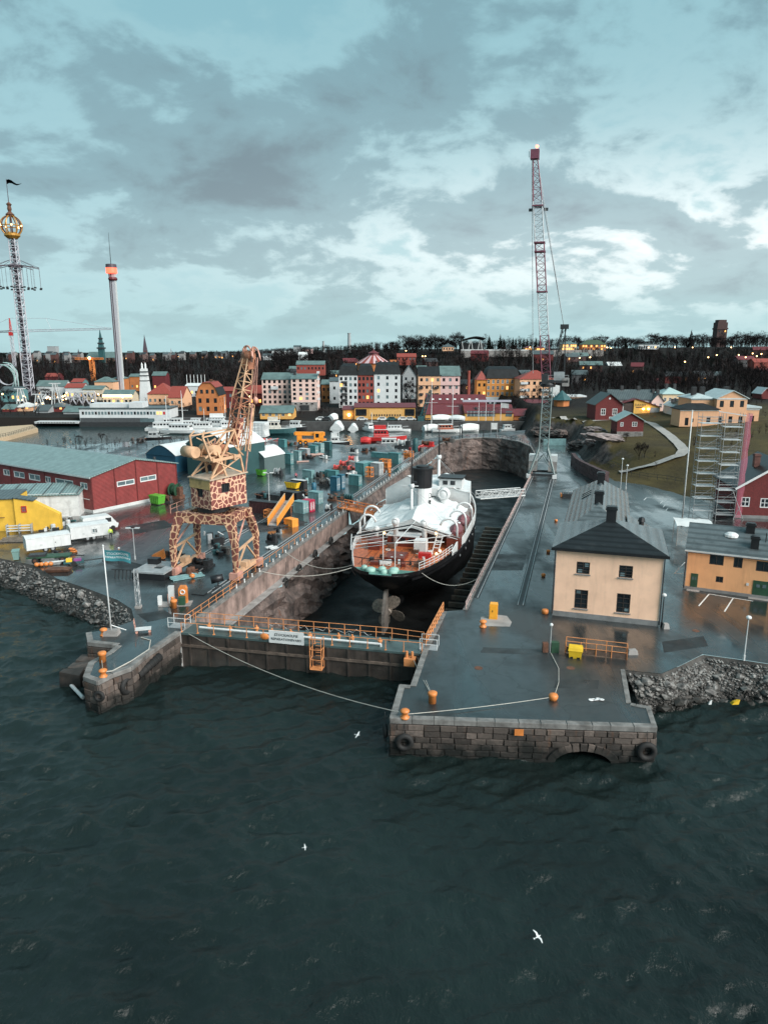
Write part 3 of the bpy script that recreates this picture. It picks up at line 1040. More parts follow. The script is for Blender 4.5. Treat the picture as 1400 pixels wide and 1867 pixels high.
def face_quads(mb,w, h,ops,put):
 """rectangle 0..w x 0..h with openings and 12 cm deep reveals; put(x, depth, z) -> point"""
 xs_=sorted({0.0,w}|{o[0]for o in ops}|{o[0]+o[2]for o in ops})
 zs_=sorted({0.0,h}|{o[1]for o in ops}|{o[1]+o[3]for o in ops})
 xs_=[x for x in xs_ if -1e-6<=x<=w+1e-6]
 zs_=[z for z in zs_ if -1e-6<=z<=h+1e-6]
 for z0,z1 in zip(zs_, zs_[1:]):
  run=None
  for x0,x1 in zip(xs_, xs_[1:]):
   xm,zm=(x0+x1)/2, (z0+z1)/2
   hole=any(o[0]<xm<o[0]+o[2]and o[1]<zm<o[1]+o[3]for o in ops)
   if hole:
    if run is not None:
     mb.poly([put(run,0, z0),put(x0,0, z0),put(x0,0, z1),put(run,0, z1)])
    run=None
   elif run is None:
    run=x0
  if run is not None:
   mb.poly([put(run,0, z0),put(w,0, z0),put(w,0, z1),put(run,0, z1)])
 for x,z, a,b in(o[:4]for o in ops):
  for(p0,p1)in(((x, z),(x+a,z)), ((x+a,z),(x+a, z+b)),((x+a,z+b), (x,z+b)),((x, z+b),(x,z))):
   mb.poly([put(p0[0],0, p0[1]),put(p1[0],0, p1[1]),put(p1[0],0.14, p1[1]),put(p0[0],0.14, p0[1])])
def grid_ops(w,cols, rows,ww,wh, z0,dz,x0=None, x1=None,skip=()):
 x0=w*0.5/cols if x0 is None else x0
 x1=w-w*0.5/cols if x1 is None else x1
 o=[]
 for r_ in range(rows):
  for c_ in range(cols):
   if(c_,r_)in skip:
    continue
   xc=x0+(x1-x0)*(c_/max(1,cols-1)if cols>1 else 0.5)
   o.append((xc-ww/2,z0+r_*dz, ww,wh))
 return o
def add_window(T,side, w,d,o, nx_=2,nz_=2,fm=None, gm=None,fw=0.07,frames=True, name='window'):
 fm,gm=fm or frame_w, gm or glass
 x,z, a,b=o[:4]
 gm=o[4]if len(o)>4 and o[4]is not None else gm
 gme,fme=win_mesh(a, b,nx_,nz_, fm,gm,fw)
 if side=='front':
  loc,rot=(x, 0,z),0
 elif side=='right':
  loc,rot=(w, x,z),math.pi/2
 else :
  loc,rot=(0, d-x,z),-math.pi/2
 o_=share(name,gme, T,loc,(0, 0,rot))
 if frames:
  share('frame',fme, o_)
 return o_
def roof_mesh(kind,w, d,h,rise, ov=0.35,t=0.18,ridge=None):
 mb=MB()
 x0,x1, y0,y1=-ov,w+ov, -ov,d+ov
 if kind=='flat':
  mb.box(x0,y0, h,x1,y1, h+max(rise,0.25))
 elif kind=='gx':
  ym=d/2
  k_=rise/(d/2)
  e=h-ov*k_
  mb.slab([(x0,y0, e),(x1,y0, e),(x1,ym, h+rise),(x0,ym, h+rise)],t)
  mb.slab([(x0,ym, h+rise),(x1,ym, h+rise),(x1,y1, e),(x0,y1, e)],t)
 elif kind=='gy':
  xm=w/2 if ridge is None else ridge
  e0=h-ov*rise/xm
  e1=h-ov*rise/(w-xm)
  mb.slab([(x0,y0, e0),(xm,y0, h+rise),(xm,y1, h+rise),(x0,y1, e0)],t)
  mb.slab([(xm,y0, h+rise),(x1,y0, e1),(x1,y1, e1),(xm,y1, h+rise)],t)
 elif kind=='hip':
  m_=min(w,d)/2
  if w>=d:
   r0,r1=(m_, d/2,h+rise),(w-m_, d/2,h+rise)
   if w-2*m_<0.05:
    r1=r0
   mb.slab([(x0,y0, h),(x1,y0, h),r1,r0], t)
   mb.slab([(x1,y1, h),(x0,y1, h),r0,r1], t)
   mb.slab([(x0,y1, h),(x0,y0, h),r0],t)
   mb.slab([(x1,y0, h),(x1,y1, h),r1],t)
  else :
   r0,r1=(w/2, m_,h+rise),(w/2, d-m_,h+rise)
   mb.slab([(x0,y0, h),(x1,y0, h),r0],t)
   mb.slab([(x1,y1, h),(x0,y1, h),r1],t)
   mb.slab([(x0,y1, h),(x0,y0, h),r0,r1], t)
   mb.slab([(x1,y0, h),(x1,y1, h),r1,r0], t)
 elif kind=='mansard':
  i_=0.9
  za,zb=h, h+rise*0.78
  lo=[(x0,y0, za),(x1,y0, za),(x1,y1, za),(x0,y1, za)]
  mi=[(i_,i_, zb),(w-i_,i_, zb),(w-i_,d-i_, zb),(i_,d-i_, zb)]
  mb.loft([lo,mi, [(i_*2,d*.35,h+rise), (w-i_*2,d*.35,h+rise), (w-i_*2,d*.65,h+rise), (i_*2,d*.65,h+rise)]])
 elif kind=='shed':
  mb.slab([(x0,y0, h+rise),(x1,y0, h-ov*rise/w),(x1,y1, h-ov*rise/w),(x0,y1, h+rise)],t)
 elif kind=='shed_y':
  mb.slab([(x0,y0, h-.1),(x1,y0, h-.1),(x1,y1, h+rise),(x0,y1, h+rise)],t)
 elif kind=='arch':
  n=10
  pr=[]
  for i in range(n+1):
   pr.append((-.12+(w+.24)*i/n,h+rise*(1-abs(2*i/n-1)**1.55)))
  for(xa,za), (xb,zb)in zip(pr,pr[1:]):
   mb.slab([(xa,y0, za+.12),(xb,y0, zb+.12),(xb,y1, zb+.12),(xa,y1, za+.12)],.12)
 return mb
def building(T,w, d,h,wallm, roofm,roof='gx',rise=3.0, front=(),right=(),left=(), nx_=2,nz_=2,fm=None, gm=None,fw=0.07,frames=True, ov=0.35,plinth=None,ridge=None, t=0.18):
 mb=MB()
 face_quads(mb,w, h,front,lambda x, q_,z:(x,q_, z))
 face_quads(mb,d, h,right,lambda x, q_,z:(w-q_,x, z))
 face_quads(mb,d, h,left,lambda x, q_,z:(q_,d-x, z))
 mb.poly([(w,d, 0),(0,d, 0),(0,d, h),(w,d, h)])
 if roof=='gx':
  for x in(0,w):
   mb.poly([(x,0, h),(x,d, h),(x,d/2, h+rise-t*.6)])
 elif roof=='gy':
  xm=w/2 if ridge is None else ridge
  for y in(0,d):
   mb.poly([(0,y, h),(w,y, h),(xm,y, h+rise-t*.6)])
 elif roof=='shed':
  for y in(0,d):
   mb.poly([(0,y, h),(w,y, h),(0,y, h+rise-t*.6)])
  mb.poly([(0,0, h),(0,d, h),(0,d, h+rise-t*.6),(0,0, h+rise-t*.6)])
 elif roof=='shed_y':
  for x in(0,w):
   mb.poly([(x,0, h),(x,d, h),(x,d, h+rise-t*.6)])
 elif roof=='arch':
  for y in(0,d):
   mb.poly([(w*i/10,y, h+rise*(1-abs(2*i/10-1)**1.55))for i in range(11)])
 wl_=mb.build('wall',wallm, T)
 rf=roof_mesh(roof,w, d,h,rise, ov,t,ridge).build('roof', roofm,T)
 for side,ops in(('front', front),('right',right), ('left',left)):
  for o in ops:
   add_window(T,side, w,d,o, nx_,nz_,fm, gm,fw,frames)
 if plinth:
  mp,hp=plinth
  e=0.06
  MB().box(-e,-e, -0.3,w+e,d+e, hp).build('plinth',mp,T)
 return wl_,rf
def AB(A,B):
 A,B=Vector(A), Vector(B)
 d=B-A
 return Vector((A.x,A.y, A.z if len(A)>2 else 0)),math.atan2(d.y,d.x), Vector((d.x,d.y)).length
def chimney(rf,x, y,z,w=0.7, d=0.7,h=1.5,m=None, cap=True):
 m=m or blackm
 mb=MB().box(x-w/2,y-d/2, z-.8,x+w/2,y+d/2, z+h)
 if cap:
  mb.box(x-w/2-.1,y-d/2-.1, z+h-.35,x+w/2+.1,y+d/2+.1, z+h-.15)
 return mb.build('chimney',m, rf)
def ribbed(name,col, dark,axis_x,period, rough=0.45,spec=0.5,metal=0.0):
 m,k=special(name)
 tcn=k.t.nodes.new('ShaderNodeTexCoord')
 w_=k.t.nodes.new('ShaderNodeTexWave')
 w_.wave_type='BANDS'
 w_.bands_direction=axis_x
 w_.wave_profile='SIN'
 w_.inputs['Scale'].default_value=1.0/period*0.314
 k.t.links.new(tcn.outputs['Object'],w_.inputs[0])
 c=k.mix(k.rmp(k.noise(0.9,6, 0.65),0.35,0.65), tuple(x*0.8 for x in col),tuple(min(1,x*1.15)for x in col))
 c=k.mix(k.rmp(k.noise(0.5,7, 0.7),0.55,0.72, 0,0.6),c, dark)
 c=k.mix(k.rmp(w_.outputs[1],0.15, 0.5,0.55,0.0), c,tuple(x*0.35 for x in col))
 k.set('Base Color',c)
 k.b.inputs['Roughness'].default_value=rough
 k.b.inputs['Metallic'].default_value=metal
 k.b.inputs['Specular IOR Level'].default_value=spec
 k.set('Normal',k.bump(w_.outputs[1], 0.6,0.05))
 return m
cream=mat('cream_render',(0.92, 0.58,0.405),0.75, var=0.10,scale=0.6,bump=0.15, bscale=20,streak=0.22,grime=0.05)
cream_d=mat('grey_stone_plinth',(0.20, 0.20,0.20),0.7, var=0.2)
peach=mat('apricot_render',(0.74, 0.38,0.185),0.75, var=0.08,scale=0.5,bump=0.15, bscale=20,streak=0.28,grime=0.06)
tile_dark=ribbed('shaded_roof_tile',(0.016, 0.021,0.024),(0.04, 0.046,0.048),'Z', 0.32,0.6,0.15)
tile_grey=ribbed('wet_grey_roof_tile',(0.095, 0.115,0.122),(0.025, 0.03,0.033),'Z', 0.40,0.25)
slate=ribbed('slate_roof_sheet',(0.075, 0.095,0.10),(0.16, 0.18,0.18),'X', 0.6,0.35)
falu=mat('falun_red_boards',(0.125, 0.018,0.018),0.8, var=0.25,scale=4)
redboard=ribbed('red_clad_board',(0.235, 0.036,0.034),(0.13, 0.02,0.02),'Z', 0.22,0.55)
teal_roof=ribbed('blue_green_sheet_roof',(0.20, 0.29,0.29),(0.12, 0.19,0.19),'X', 0.5,0.45)
redtile=mat('red_roof_tile',(0.24, 0.045,0.032),0.6, var=0.25,scale=2,bump=0.4, bscale=6)
dredtile=mat('dark_red_sheet_roof',(0.125, 0.022,0.026),0.45, var=0.2,scale=1)
ochre=mat('ochre_render',(0.62, 0.33,0.09),0.75, var=0.12,scale=0.4)
ochre_o=mat('orange_ochre_render',(0.45, 0.155,0.05),0.75, var=0.15,scale=0.4)
pinkr=mat('pale_pink_render',(0.70, 0.50,0.44),0.75, var=0.07,scale=0.4,streak=0.1)
pinkr2=mat('rose_render',(0.66, 0.43,0.41),0.75, var=0.07,scale=0.4)
brickred=mat('red_brick',(0.26, 0.055,0.04),0.75, var=0.2,scale=3)
whiter=mat('white_render',(0.56, 0.585,0.595),0.7, var=0.08,scale=0.4,streak=0.15)
greyr=mat('grey_render',(0.30, 0.32,0.33),0.7, var=0.12)
peach2=mat('light_orange_render',(0.70, 0.40,0.24),0.75, var=0.08)
A,B=Vector((17.55, 69.9,0)),Vector((27.3, 66.85,0))
loc,rot, w=AB(A,B)
T=thing('harbour_house','cream rendered two-storey house with black hipped roof beside the dock', 'house',loc,rot)
hh=zat(69.9,972)
d1=10.5
wn=[(2.05,1.05, 1.3,2.0),(6.15, 1.05,1.3,2.0), (2.05,4.75,1.3, 1.25),(6.15,4.75, 1.3,1.25)]
wl_,rf=building(T, w,d1,7.35, cream,tile_grey,'hip', 2.1,front=wn,nx_=2, nz_=4,fm=frame_br,fw=0.08, ov=0.45,plinth=(cream_d,0.55), left=[(2.5,4.75,1.2, 1.25),(6.5,4.75, 1.2,1.25)],right=[(2.5, 4.75,1.2,1.25), (6.5,4.75,1.2, 1.25)])
mb=MB()
mb.slab([(-.47,-.47, 7.38),(w+.47,-.47, 7.38),(w/2,w/2-.02, 7.38+2.13)],0.05)  # overlay on the front slope: its shade is painted as a darker tile
mb.build('front_hip',tile_dark, rf)['label']='dark wet front slope of the hipped roof'
for o in wn:
 MB().box(o[0]-.1,-.12, o[1]-.12,o[0]+o[2]+.1,0.0, o[1]-.02).build('window_sill',cream_d,T)
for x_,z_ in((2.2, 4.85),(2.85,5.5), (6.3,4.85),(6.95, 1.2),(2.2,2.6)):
 MB().box(x_,.085, z_,x_+.42,.098, z_+.36).build('pale_pane',glass_b,T)  # pale panes: curtains and sky reflections put in as flat colour
MB().box(-.5,-.5, 7.12,w+.5,-.02, 7.33).build('eaves_fascia',blackm,T)
MB().box(w+.02,-.48, 7.12,w+.5,d1+.45, 7.33).build('eaves_fascia',blackm,T)
MB().box(-.02,-.05, 6.75,w+.02,0.0, 7.1).build('cornice',cream,T)
for x in(w/2,):
 chimney(rf,x, w/2-.1,9.4,1.0, 0.9,1.5)
for x in(w+.1,-.1):
 m_=MB()
 m_.path([(x,-.1, 0.2),(x,-.1, 7.0)],0.06)
 m_.build('downpipe',blackm, T)
T2=thing('harbour_house','rear range of the cream house with long tiled roof and two chimneys', 'house',loc,rot)
wl2,rf2=building(T2, 6.9,25.0,6.5, cream,tile_grey,'hip', 2.6,ov=0.4,front=(), right=[(14+3*i,3.9,1.1, 1.3)for i in range(4)])
for o in T2.children:
 o.location.y+=d1+0.0
 o.location.x+=0.25
chimney(rf2,3.45, 5.4,8.9,1.0, 0.9,1.5)
chimney(rf2,3.45, 18.8,8.9,0.9, 0.9,1.6)
for i in range(3):
 MB().slab([(1.2,13.5+i*1.3, 7.62),(2.3,13.5+i*1.3, 8.32),(2.3,14.1+i*1.3, 8.32),(1.2,14.1+i*1.3, 7.62)],-.12).build('skylight',glass, rf2)
loc3=loc+Vector((math.cos(rot)*7.3-math.sin(rot)*10.6,math.sin(rot)*7.3+math.cos(rot)*10.6, 0))
T3=thing('harbour_house','low wing with pale ribbed roof on the right of the cream house', 'house',loc3,rot)
wl3,rf3=building(T3, 2.5,8.0,5.9, cream,tile_grey,'shed', 1.2,ov=0.2)
m_=MB()
m_.lathe([(.28,0), (.28,1.0),(.42, 1.05),(.3,1.5), (.05,1.6)],(1.3, 3.2,6.4),8)
m_.build('roof_ventilator',blackm, rf3)
A,B=g(1247, 1073),g(1400,1093)
dirv=(B-A).normalized()
loc,rot, w=AB(A,A+dirv*16.0)
T=thing('apricot_building','apricot two-storey building with wet tiled roof and dark green doors', 'building',loc,rot)
hB=4.75
wnd=[(2.3,3.25, 1.45,1.15),(4.75, 3.2,0.9,1.15), (7.0,3.1,1.5, 1.15),(10.6,3.1, 1.5,1.15),(13, 3.1,1.5,1.15), (3.15,1.25,0.75, 0.7)]
wl_,rf=building(T, w,9.5,hB, peach,tile_grey,'gx', 2.1,front=wnd,nx_=2, nz_=1,fm=frame_br,fw=0.08, ov=0.3,plinth=(cream_d,0.35))
for x,dw, dh in((0.55,0.75,1.95), (6.9,1.65,2.0)):
 dd=MB().box(x,-0.05, 0.05,x+dw,0.02, dh)
 D=dd.build('door',green_d, T)
 MB().box(x+dw*.2,-.075, dh*.62,x+dw*.42,-.052, dh*.8).build('pane',glass_b,D)
 MB().box(x+dw*.58,-.075, dh*.62,x+dw*.8,-.052, dh*.8).build('pane',glass_b,D)
 MB().box(x-.3,-.7, -.2,x+dw+.3,-.02, .03).build('door_step',concrete,T)
MB().box(6.25,-.09, 1.3,6.5,-.02, 1.6).build('meter_box',white,T)
MB().box(-.32,-.34, hB-.22,w+.3,-.28, hB-.05).build('gutter',lgrey,T)
MB().path([(-.12,-.12, .1),(-.12,-.12, hB-.1)],.06).build('downpipe',blackm, T)
chimney(rf,6.7, 1.5,5.4,.8, .8,1.3)
chimney(rf,6.2, 4.0,6.4,.9, .7,1.2)
MB().lathe([(.8,0), (.75,.25),(.45, .45),(.05,.5)], (4.3,3.2,5.95), 12).build('roof_dome',white,rf)
for i in range(4):
 MB().path([(7.8+i*.8,2.5+.2*i, 5.7),(7.8+i*.8,2.5+.2*i, 6.9)],.05).build('vent_pipe',blackm, rf)
C0=g(171,936)
CR=C0+Vector((0.56,0.83, 0))*18.0
loc,rot, w=AB(C0,CR)
T=thing('red_workshop','long red boarded workshop with blue-green sheet roof and white window frames', 'workshop',loc,rot)
dl=40.0
hW=6.3
gab=[(5.0,3.7, 3.6,0.95),(9.8, 3.8,3.5,0.95)]
dW=46.0
lw=[]
for(a,b_)in((1.0, 2.0),(5.0,5.3), (11.7,1.9),(15.0, 3.6),(20.0,3.6), (25.0,2.2)):
 lw.append((dW-a-b_,3.9, b_,1.15))
wl_,rf=building(T, w,dW,hW, redboard,teal_roof,'gy', 1.9,front=gab,left=[(o[0], o[1],o[2],o[3])for o in lw], nx_=2,nz_=1,fm=frame_w, gm=glass_b,fw=0.16,ov=0.3)
MB().box(-.08,-.08, -.2,w+.08,0.0, .55).build('plinth',lgrey,T)
MB().box(-.08,0, -.2,0,dW, .5).build('plinth',lgrey,T)
for x in(0.1,4.6, 9.0,13.6,w-.1):
 zt=hW+1.9*(1-abs(x-w/2)/(w/2))-.15
 MB().box(x-.1,-.06, .55,x+.1,0.02, zt).build('cladding_joint',mat('cladding_joint_red',(0.10, 0.012,0.012),.6, var=.2)if 'cladding_joint_red' not in MATS else MATS['cladding_joint_red'],T)
for y in(13.5,24.5, 35):
 MB().box(-.06,y-.1, .5,.02,y+.1, hW-.1).build('cladding_joint',MATS['cladding_joint_red'],T)
MB().box(-.34,-.34, hW-.35,-.28,dW, hW-.08).build('gutter',lgrey,T)
MB().path([(-.15,.6, 2.3),(-.15,20, 2.6)],.06).build('conduit',lgrey, T)
MB().box(-.5,4.6, 1.9,-.02,5.7, 2.7).build('ventilation_unit',white,T)
MB().box(-.06,10.2, 0,.02,11.1, 2.1).build('door',lgrey,T)
MB().lathe([(.25,0), (.25,.5)],(w*.72, -.25,hW+1.2),8).build('wall_lamp', darkm,T)
A=g(-60,968)
B=g(99,968)
yel=mat('sunny_yellow_boards',(0.72, 0.43,0.05),0.65, var=0.12,scale=0.8,streak=0.15)
P0=g(8,969)
T=thing('yellow_shed','yellow shed with stepped roof line and small red-framed window by the shore', 'shed',P0,R(10))
s_=ppm(P0)
mb=MB()
mb.box(-9,.25, 0,1.9,6.5, 4.95)
prof=[(1.9,0), (8.2,0),(8.2, 2.4),(4.7,4.5), (1.9,5.1)]
mb.loft([[(x,-.2, z)for x,z in prof],[(x, 1.0,z)for x,z in prof]])
mb.build('wall',yel, T)
mb=MB()
mb.slab([(1.8,-.35, 5.28),(4.7,-.35, 4.72),(4.7,1.9, 4.72),(1.8,1.9, 5.28)],.15)
mb.slab([(-9,0, 5.05),(1.95,0, 5.05),(1.95,6.7, 5.25),(-9,6.7, 5.25)],.12)
mb.build('roof',slate, T)
add_window(T,'front', 8,7,(2.9, 2.9,.7,.95), 2,2,redm, glass_b,.1)
for o in T.children:
 if o.name.startswith('window'):
  o.location.y-=.33
MB().path([(-9,-.25, 2.1),(0.4,-.25, 2.2)],.07).build('handrail',rust, T)
T=thing('annexe','white walled annexe with striped grey-green roof behind the yellow shed', 'shed',P0+Vector((-8,7.6, 0)),R(10))
building(T,15.5, 6,3.9,white_old, teal_roof,'shed_y',.7, ov=.3)
for i in range(7):
 MB().bar((-.2+i*2.6,-.3, 3.92),(-.2+i*2.6,6.2, 4.7),.14,.1).build('roof_batten', slate,T)
def hall(label,px, py,wl_px,wr_px, hpx,rise,th, wallm,roofm,doorm, dfrac,name='storage_hall',doord=None):
 P=g(px,py)
 s_=ppm(P)
 th=R(th)
 a=wl_px/(s_*math.cos(th))
 b=wr_px/(s_*math.sin(th))
 h=hpx/s_/0.98
 o=P+Vector((-math.cos(th),math.sin(th), 0))*a
 T=thing(name,label, 'hall',o,-th)
 building(T,a, b,h,wallm, roofm,'arch',rise, ov=0.12)
 x0,x1, dz_=dfrac
 D=MB().box(a*x0,-.07, 0,a*x1,.02, h*dz_).build('door',doorm,T)
 if doord:
  for i in range(1,5):
   x=a*(x0+(x1-x0)*i/5)
   MB().box(x-.03,-.1, .05,x+.03,-.075, h*dz_-.05).build('door_joint',greym,D)
 MB().box(-.1,-.16, h-.1,a+.1,-.1, h+.05).build('band',wallm,T)
 return T
hall_g=mat('dark_green_hall_cloth',(0.028, 0.075,0.078),0.5, var=0.12,scale=0.5)
hall_b=mat('petrol_blue_hall_cloth',(0.015, 0.07,0.115),0.5, var=0.12,scale=0.5)
hall_s=mat('grey_green_hall_cloth',(0.085, 0.125,0.125),0.5, var=0.12,scale=0.5)
hall_w=mat('white_hall_roof_sheet',(0.60, 0.63,0.63),0.4, var=0.05,scale=0.5,bump=.1, bscale=1.5)
hall('petrol blue storage hall with white barrel roof behind the red workshop',322, 862,64,45, 30,2.2,28, hall_b,hall_w,white_old, (.32,.78,.62), doord=True)
hall('tall dark green storage hall with open doorway filled by a black panel and white roof',421, 873,92,50, 56,2.9,30, hall_g,hall_w,blackm, (.34,.80,.80))  # black panel painted in for the dark inside of the open doorway
hall('small green storage hall with pale double door and white barrel roof',483, 862,46,30, 27,1.9,30, hall_s,hall_w,lgrey, (.06,.62,.80))
GA,GB=Vector((-19.9, 65.6,0)),Vector((3.45, 60.6,0))
loc,rot, GL=AB(GA,GB)
gate_face=mat('slimy_gate_plating',(0.042, 0.033,0.028),0.6, var=0.6,scale=0.7,bump=0.5, streak=0.8,grime=0.8)
gate_deck=mat('green_grey_gate_deck',(0.055, 0.085,0.085),0.4, var=0.3,scale=0.8,rvar=.15)
T=thing('dock_gate','long steel dock gate with orange railings closing the dry dock', 'dock gate',loc,rot)
GW=2.9
MB().box(0,0, FLOOR,GL,GW, -.34).build('hull',gate_face,T)
MB().box(-.05,-.05, -.34,GL+.05,GW+.05, -.14).build('deck',gate_deck,T)
MB().box(0,-.16, -1.55,GL,-.02, -1.3).build('fender_strake',mat('worn_timber_fender',(.10, .075,.06),.8, var=.5,streak=.5),T)
for i in range(12):
 x=.9+i*(GL-1.8)/11
 MB().box(x-.1,-.12, -3.6,x+.1,-.02, -.36).build('rib',gate_face,T)
def rail(mb_list,pts, h,r,npost_gap, T,m,levels=(1.0, 0.5),name='railing',posts=True, foot=None):
 """handrail along pts (local points); posts are parts of their own"""
 pts=[Vector(p)for p in pts]
 for lv in levels:
  MB().path([p+Vector((0,0, h*lv))for p in pts],r).build('rail',m, T)
 for a,b in zip(pts, pts[1:]):
  L=(b-a).length
  n=max(1,int(L/npost_gap+.5))
  for i in range(n+(1 if b is pts[-1]else 0)):
   p_=a.lerp(b,i/n)
   o=MB().tube(p_,p_+Vector((0, 0,h)),r*1.25, n=5)
   if foot:
    o.obox((p_.x,p_.y, p_.z-.1),foot,foot, .3)
   o.build('post',m, T)
rail(None,[(0, .12,-.14),(GL, .12,-.14)],1.0, .035,1.75,T, orange_rail,(1.0,), foot=.2)
rail(None,[(.2, GW-.12,-.14),(GL*.86, GW-.12,-.14),(GL-.2, GW-.5,-.14)],1.1, .035,1.55,T, orange_rail,(1.0,.52))
MB().tube((1.6,.75, .25),(GL-4.0,.75, .12),.11,n=8).build('pipe', white,T)
MB().tube((GL-4.0,.75, .12),(GL-4.0,.75, -.3),.11,n=8).build('pipe', white,T)
for i in range(9):
 x=2.6+i*2.1+random.uniform(-.4,.4)
 m_=MB().lathe([(.16,0), (.16,.25),(.24, .27),(.24,.36), (.1,.42),(.1, .6)],(x,1.45+random.uniform(-.3, .5),-.14),8)
 m_.build('valve',orange_rail, T)
for i in range(5):
 MB().lathe([(.2,0), (.2,.1),(.05, .45)],(4+i*4+random.random(),2.2, -.14),8).build('hatch',gate_deck, T)
m_=MB()
for i in range(14):
 x0_=8+i*.75
 m_.path([(x0_,GW-.05, .3+.2*math.sin(i*1.7)),(x0_+.4,GW-.02, .1+.15*math.sin(i*2.3)),(x0_+.75,GW-.05, .3+.2*math.sin((i+1)*1.7))],.03)
m_.build('hose',greym, T)
lx,LC=GL*.565, None
m_=MB()
for dx_ in(0,1.1):
 for dy_ in(-.95,-.1):
  m_.tube((lx+dx_,dy_, -2.3),(lx+dx_,dy_, .75),.04,n=5)
for z in(-2.3,-1.3, -.3,.75):
 m_.tube((lx,-.95, z),(lx+1.1,-.95, z),.035,n=5)
 for dx_ in(0,1.1):
  m_.tube((lx+dx_,-.95, z),(lx+dx_,-.1, z),.035,n=5)
for dx_ in(0,1.1):
 m_.tube((lx+dx_,-.95, -2.3),(lx+dx_,-.1, -.3),.03,n=5)
m_.box(lx+.02,-.93, -2.34,lx+1.08,-.12, -2.28)
for i in range(8):
 m_.tube((lx+.3,-.12, -2.2+i*.33),(lx+.8,-.12, -2.2+i*.33),.025,n=4)
m_.build('ladder_cage',orange_rail, T)
for x0_,x1_ in((-1.7, .1),(GL-.3,GL+1.3)):
 MB().box(x0_,.6, -.12,x1_,1.9, .02).build('bridge_plate',greym,T)
 rail(None,[(x0_, .65,.02),(x1_, .65,.02)],1.0, .03,1.6,T, lgrey,(1.0,.5))
 rail(None,[(x0_, 1.85,.02),(x1_, 1.85,.02)],1.0, .03,1.6,T, lgrey,(1.0,.5))
MB().box(GL-1.5,-.9, -1.1,GL-.5,-.1, -.4).build('winch_box',orange_rail,T)
for dx_ in(-1.3,-.8):
 MB().tube((GL+dx_,-.5, -.4),(GL+dx_,-.5, .2),.12,n=8).build('capstan', orange_rail,T)
def text_obj(T,name, s_,size,m, matrix,extrude=0.012):
 cu=bpy.data.curves.new('lettering','FONT')
 cu.body=s_
 cu.size=size
 cu.extrude=extrude
 cu.align_x='CENTER'
 cu.align_y='CENTER'
 cu.resolution_u=2
 to=bpy.data.objects.new('lettering',cu)
 COL.objects.link(to)
 dg=bpy.context.evaluated_depsgraph_get()
 me=bpy.data.meshes.new_from_object(to.evaluated_get(dg))
 bpy.data.objects.remove(to)
 me.materials.clear()
 me.materials.append(m)
 o=bpy.data.objects.new(name,me)
 COL.objects.link(o)
 o.parent=T
 o.matrix_local=matrix
 return o
FRONT=Matrix.Rotation(math.pi/2,4, 'X')
bx0,bx1=GL*.385, GL*.53
S=thing('gate_sign','white name board with black lettering on the dock gate', 'sign',loc+Vector((math.cos(rot)*bx0,math.sin(rot)*bx0, 0)),rot)
BW=bx1-bx0
MB().box(0,-.16, -.30,BW,-.09, .95).build('board',white,S)
text_obj(S,'lettering', 'STOCKHOLMS',.36,blackm, Matrix.Translation((BW/2,-.17,.55))@FRONT)
text_obj(S,'lettering', 'REPARATIONSVARV',.34,blackm, Matrix.Translation((BW/2,-.17,.12))@FRONT)
MB().ell((-.45,-.1, .25),.5,.2, .32).build('float_buoy',orange,S)
def wrail(label,pts, h=1.0,gap=2.0,m=None, r=.035,levels=(1.0,.5), foot=None,name='railing',group=None):
 T=thing(name,label, 'railing',Vector((pts[0][0],pts[0][1], 0)),0)
 o=Vector((pts[0][0],pts[0][1], 0))
 rail(None,[Vector((p[0], p[1],p[2]if len(p)>2 else 0))-o for p in pts],h, r,gap,T, m or orange_rail,levels,foot=foot)
 return T
def dlp(t,off):
 p_=DL[0].lerp(DL[1],t)
 return(p_.x-AR.x*off,p_.y-AR.y*off)
wrail('orange handrail at the left corner of the dock gate',[(-19.9, 67.2),dlp(.085,.3)], 1.0,1.6,foot=.18)
wrail('long low orange guard rail beside the crane track on the dock edge',[dlp(.085, .95),dlp(.30,.95)], .75,2.2,foot=.2, levels=(1.0,))
wrail('pale worn guard rail further along the left dock edge',[dlp(.30, .95),dlp(.62,.95)], .75,3.2,m=rust, levels=(1.0,))
wrail('orange double handrail on the right side of the dock entrance',[(3.9, 62.0),(6.2,70.6)], 1.15,1.1,levels=(1.0, .66,.33),r=.05)
m_pink=mat('faded_pink_steel',(.42, .30,.28),.6, var=.3,grime=.4)
wrail('faded pipe rail along the right edge of the dock',[(8.7, 71.6),(17.4,102.0), (26.6,134.0),(35.2, 164.0)],.85,3.0, m=m_pink,r=.06)
pm=MB()
pm.lathe([(.09,0), (.08,.34),(.11, .36),(.11,.42), (.03,.45)],(0, 0,0),7)
pm_me=pm.mesh('edge_post',white_old)
ch=thing('chain_fence','row of short white posts along the left edge of the dock', 'fence',(*dlp(.07,.32), 0))
o0=Vector(dlp(.07,.32))
for i in range(58):
 p_=Vector(dlp(.085+i*.0148,.32))-o0
 share('post',pm_me, ch,(p_.x,p_.y, .1))
cm=MB()
cm.path([(*(Vector(dlp(.085+i*.0148,.32))-o0), .45-(.16 if i%2 else 0))for i in range(58)],.03,4)
cm.build('chain',darkm, ch)
ce=thing('edge_railing','dark pipe railing around the rounded head of the dock', 'railing',(16,206, 0))
eo=Vector((16,206, 0))
rail(None,[Vector((x, y,0))-eo+Vector((-.3 if x<25 else .3,.4, .1))for x,y in dock_end],1.0, .05,2.2,ce, darkm,(1.0,.55))
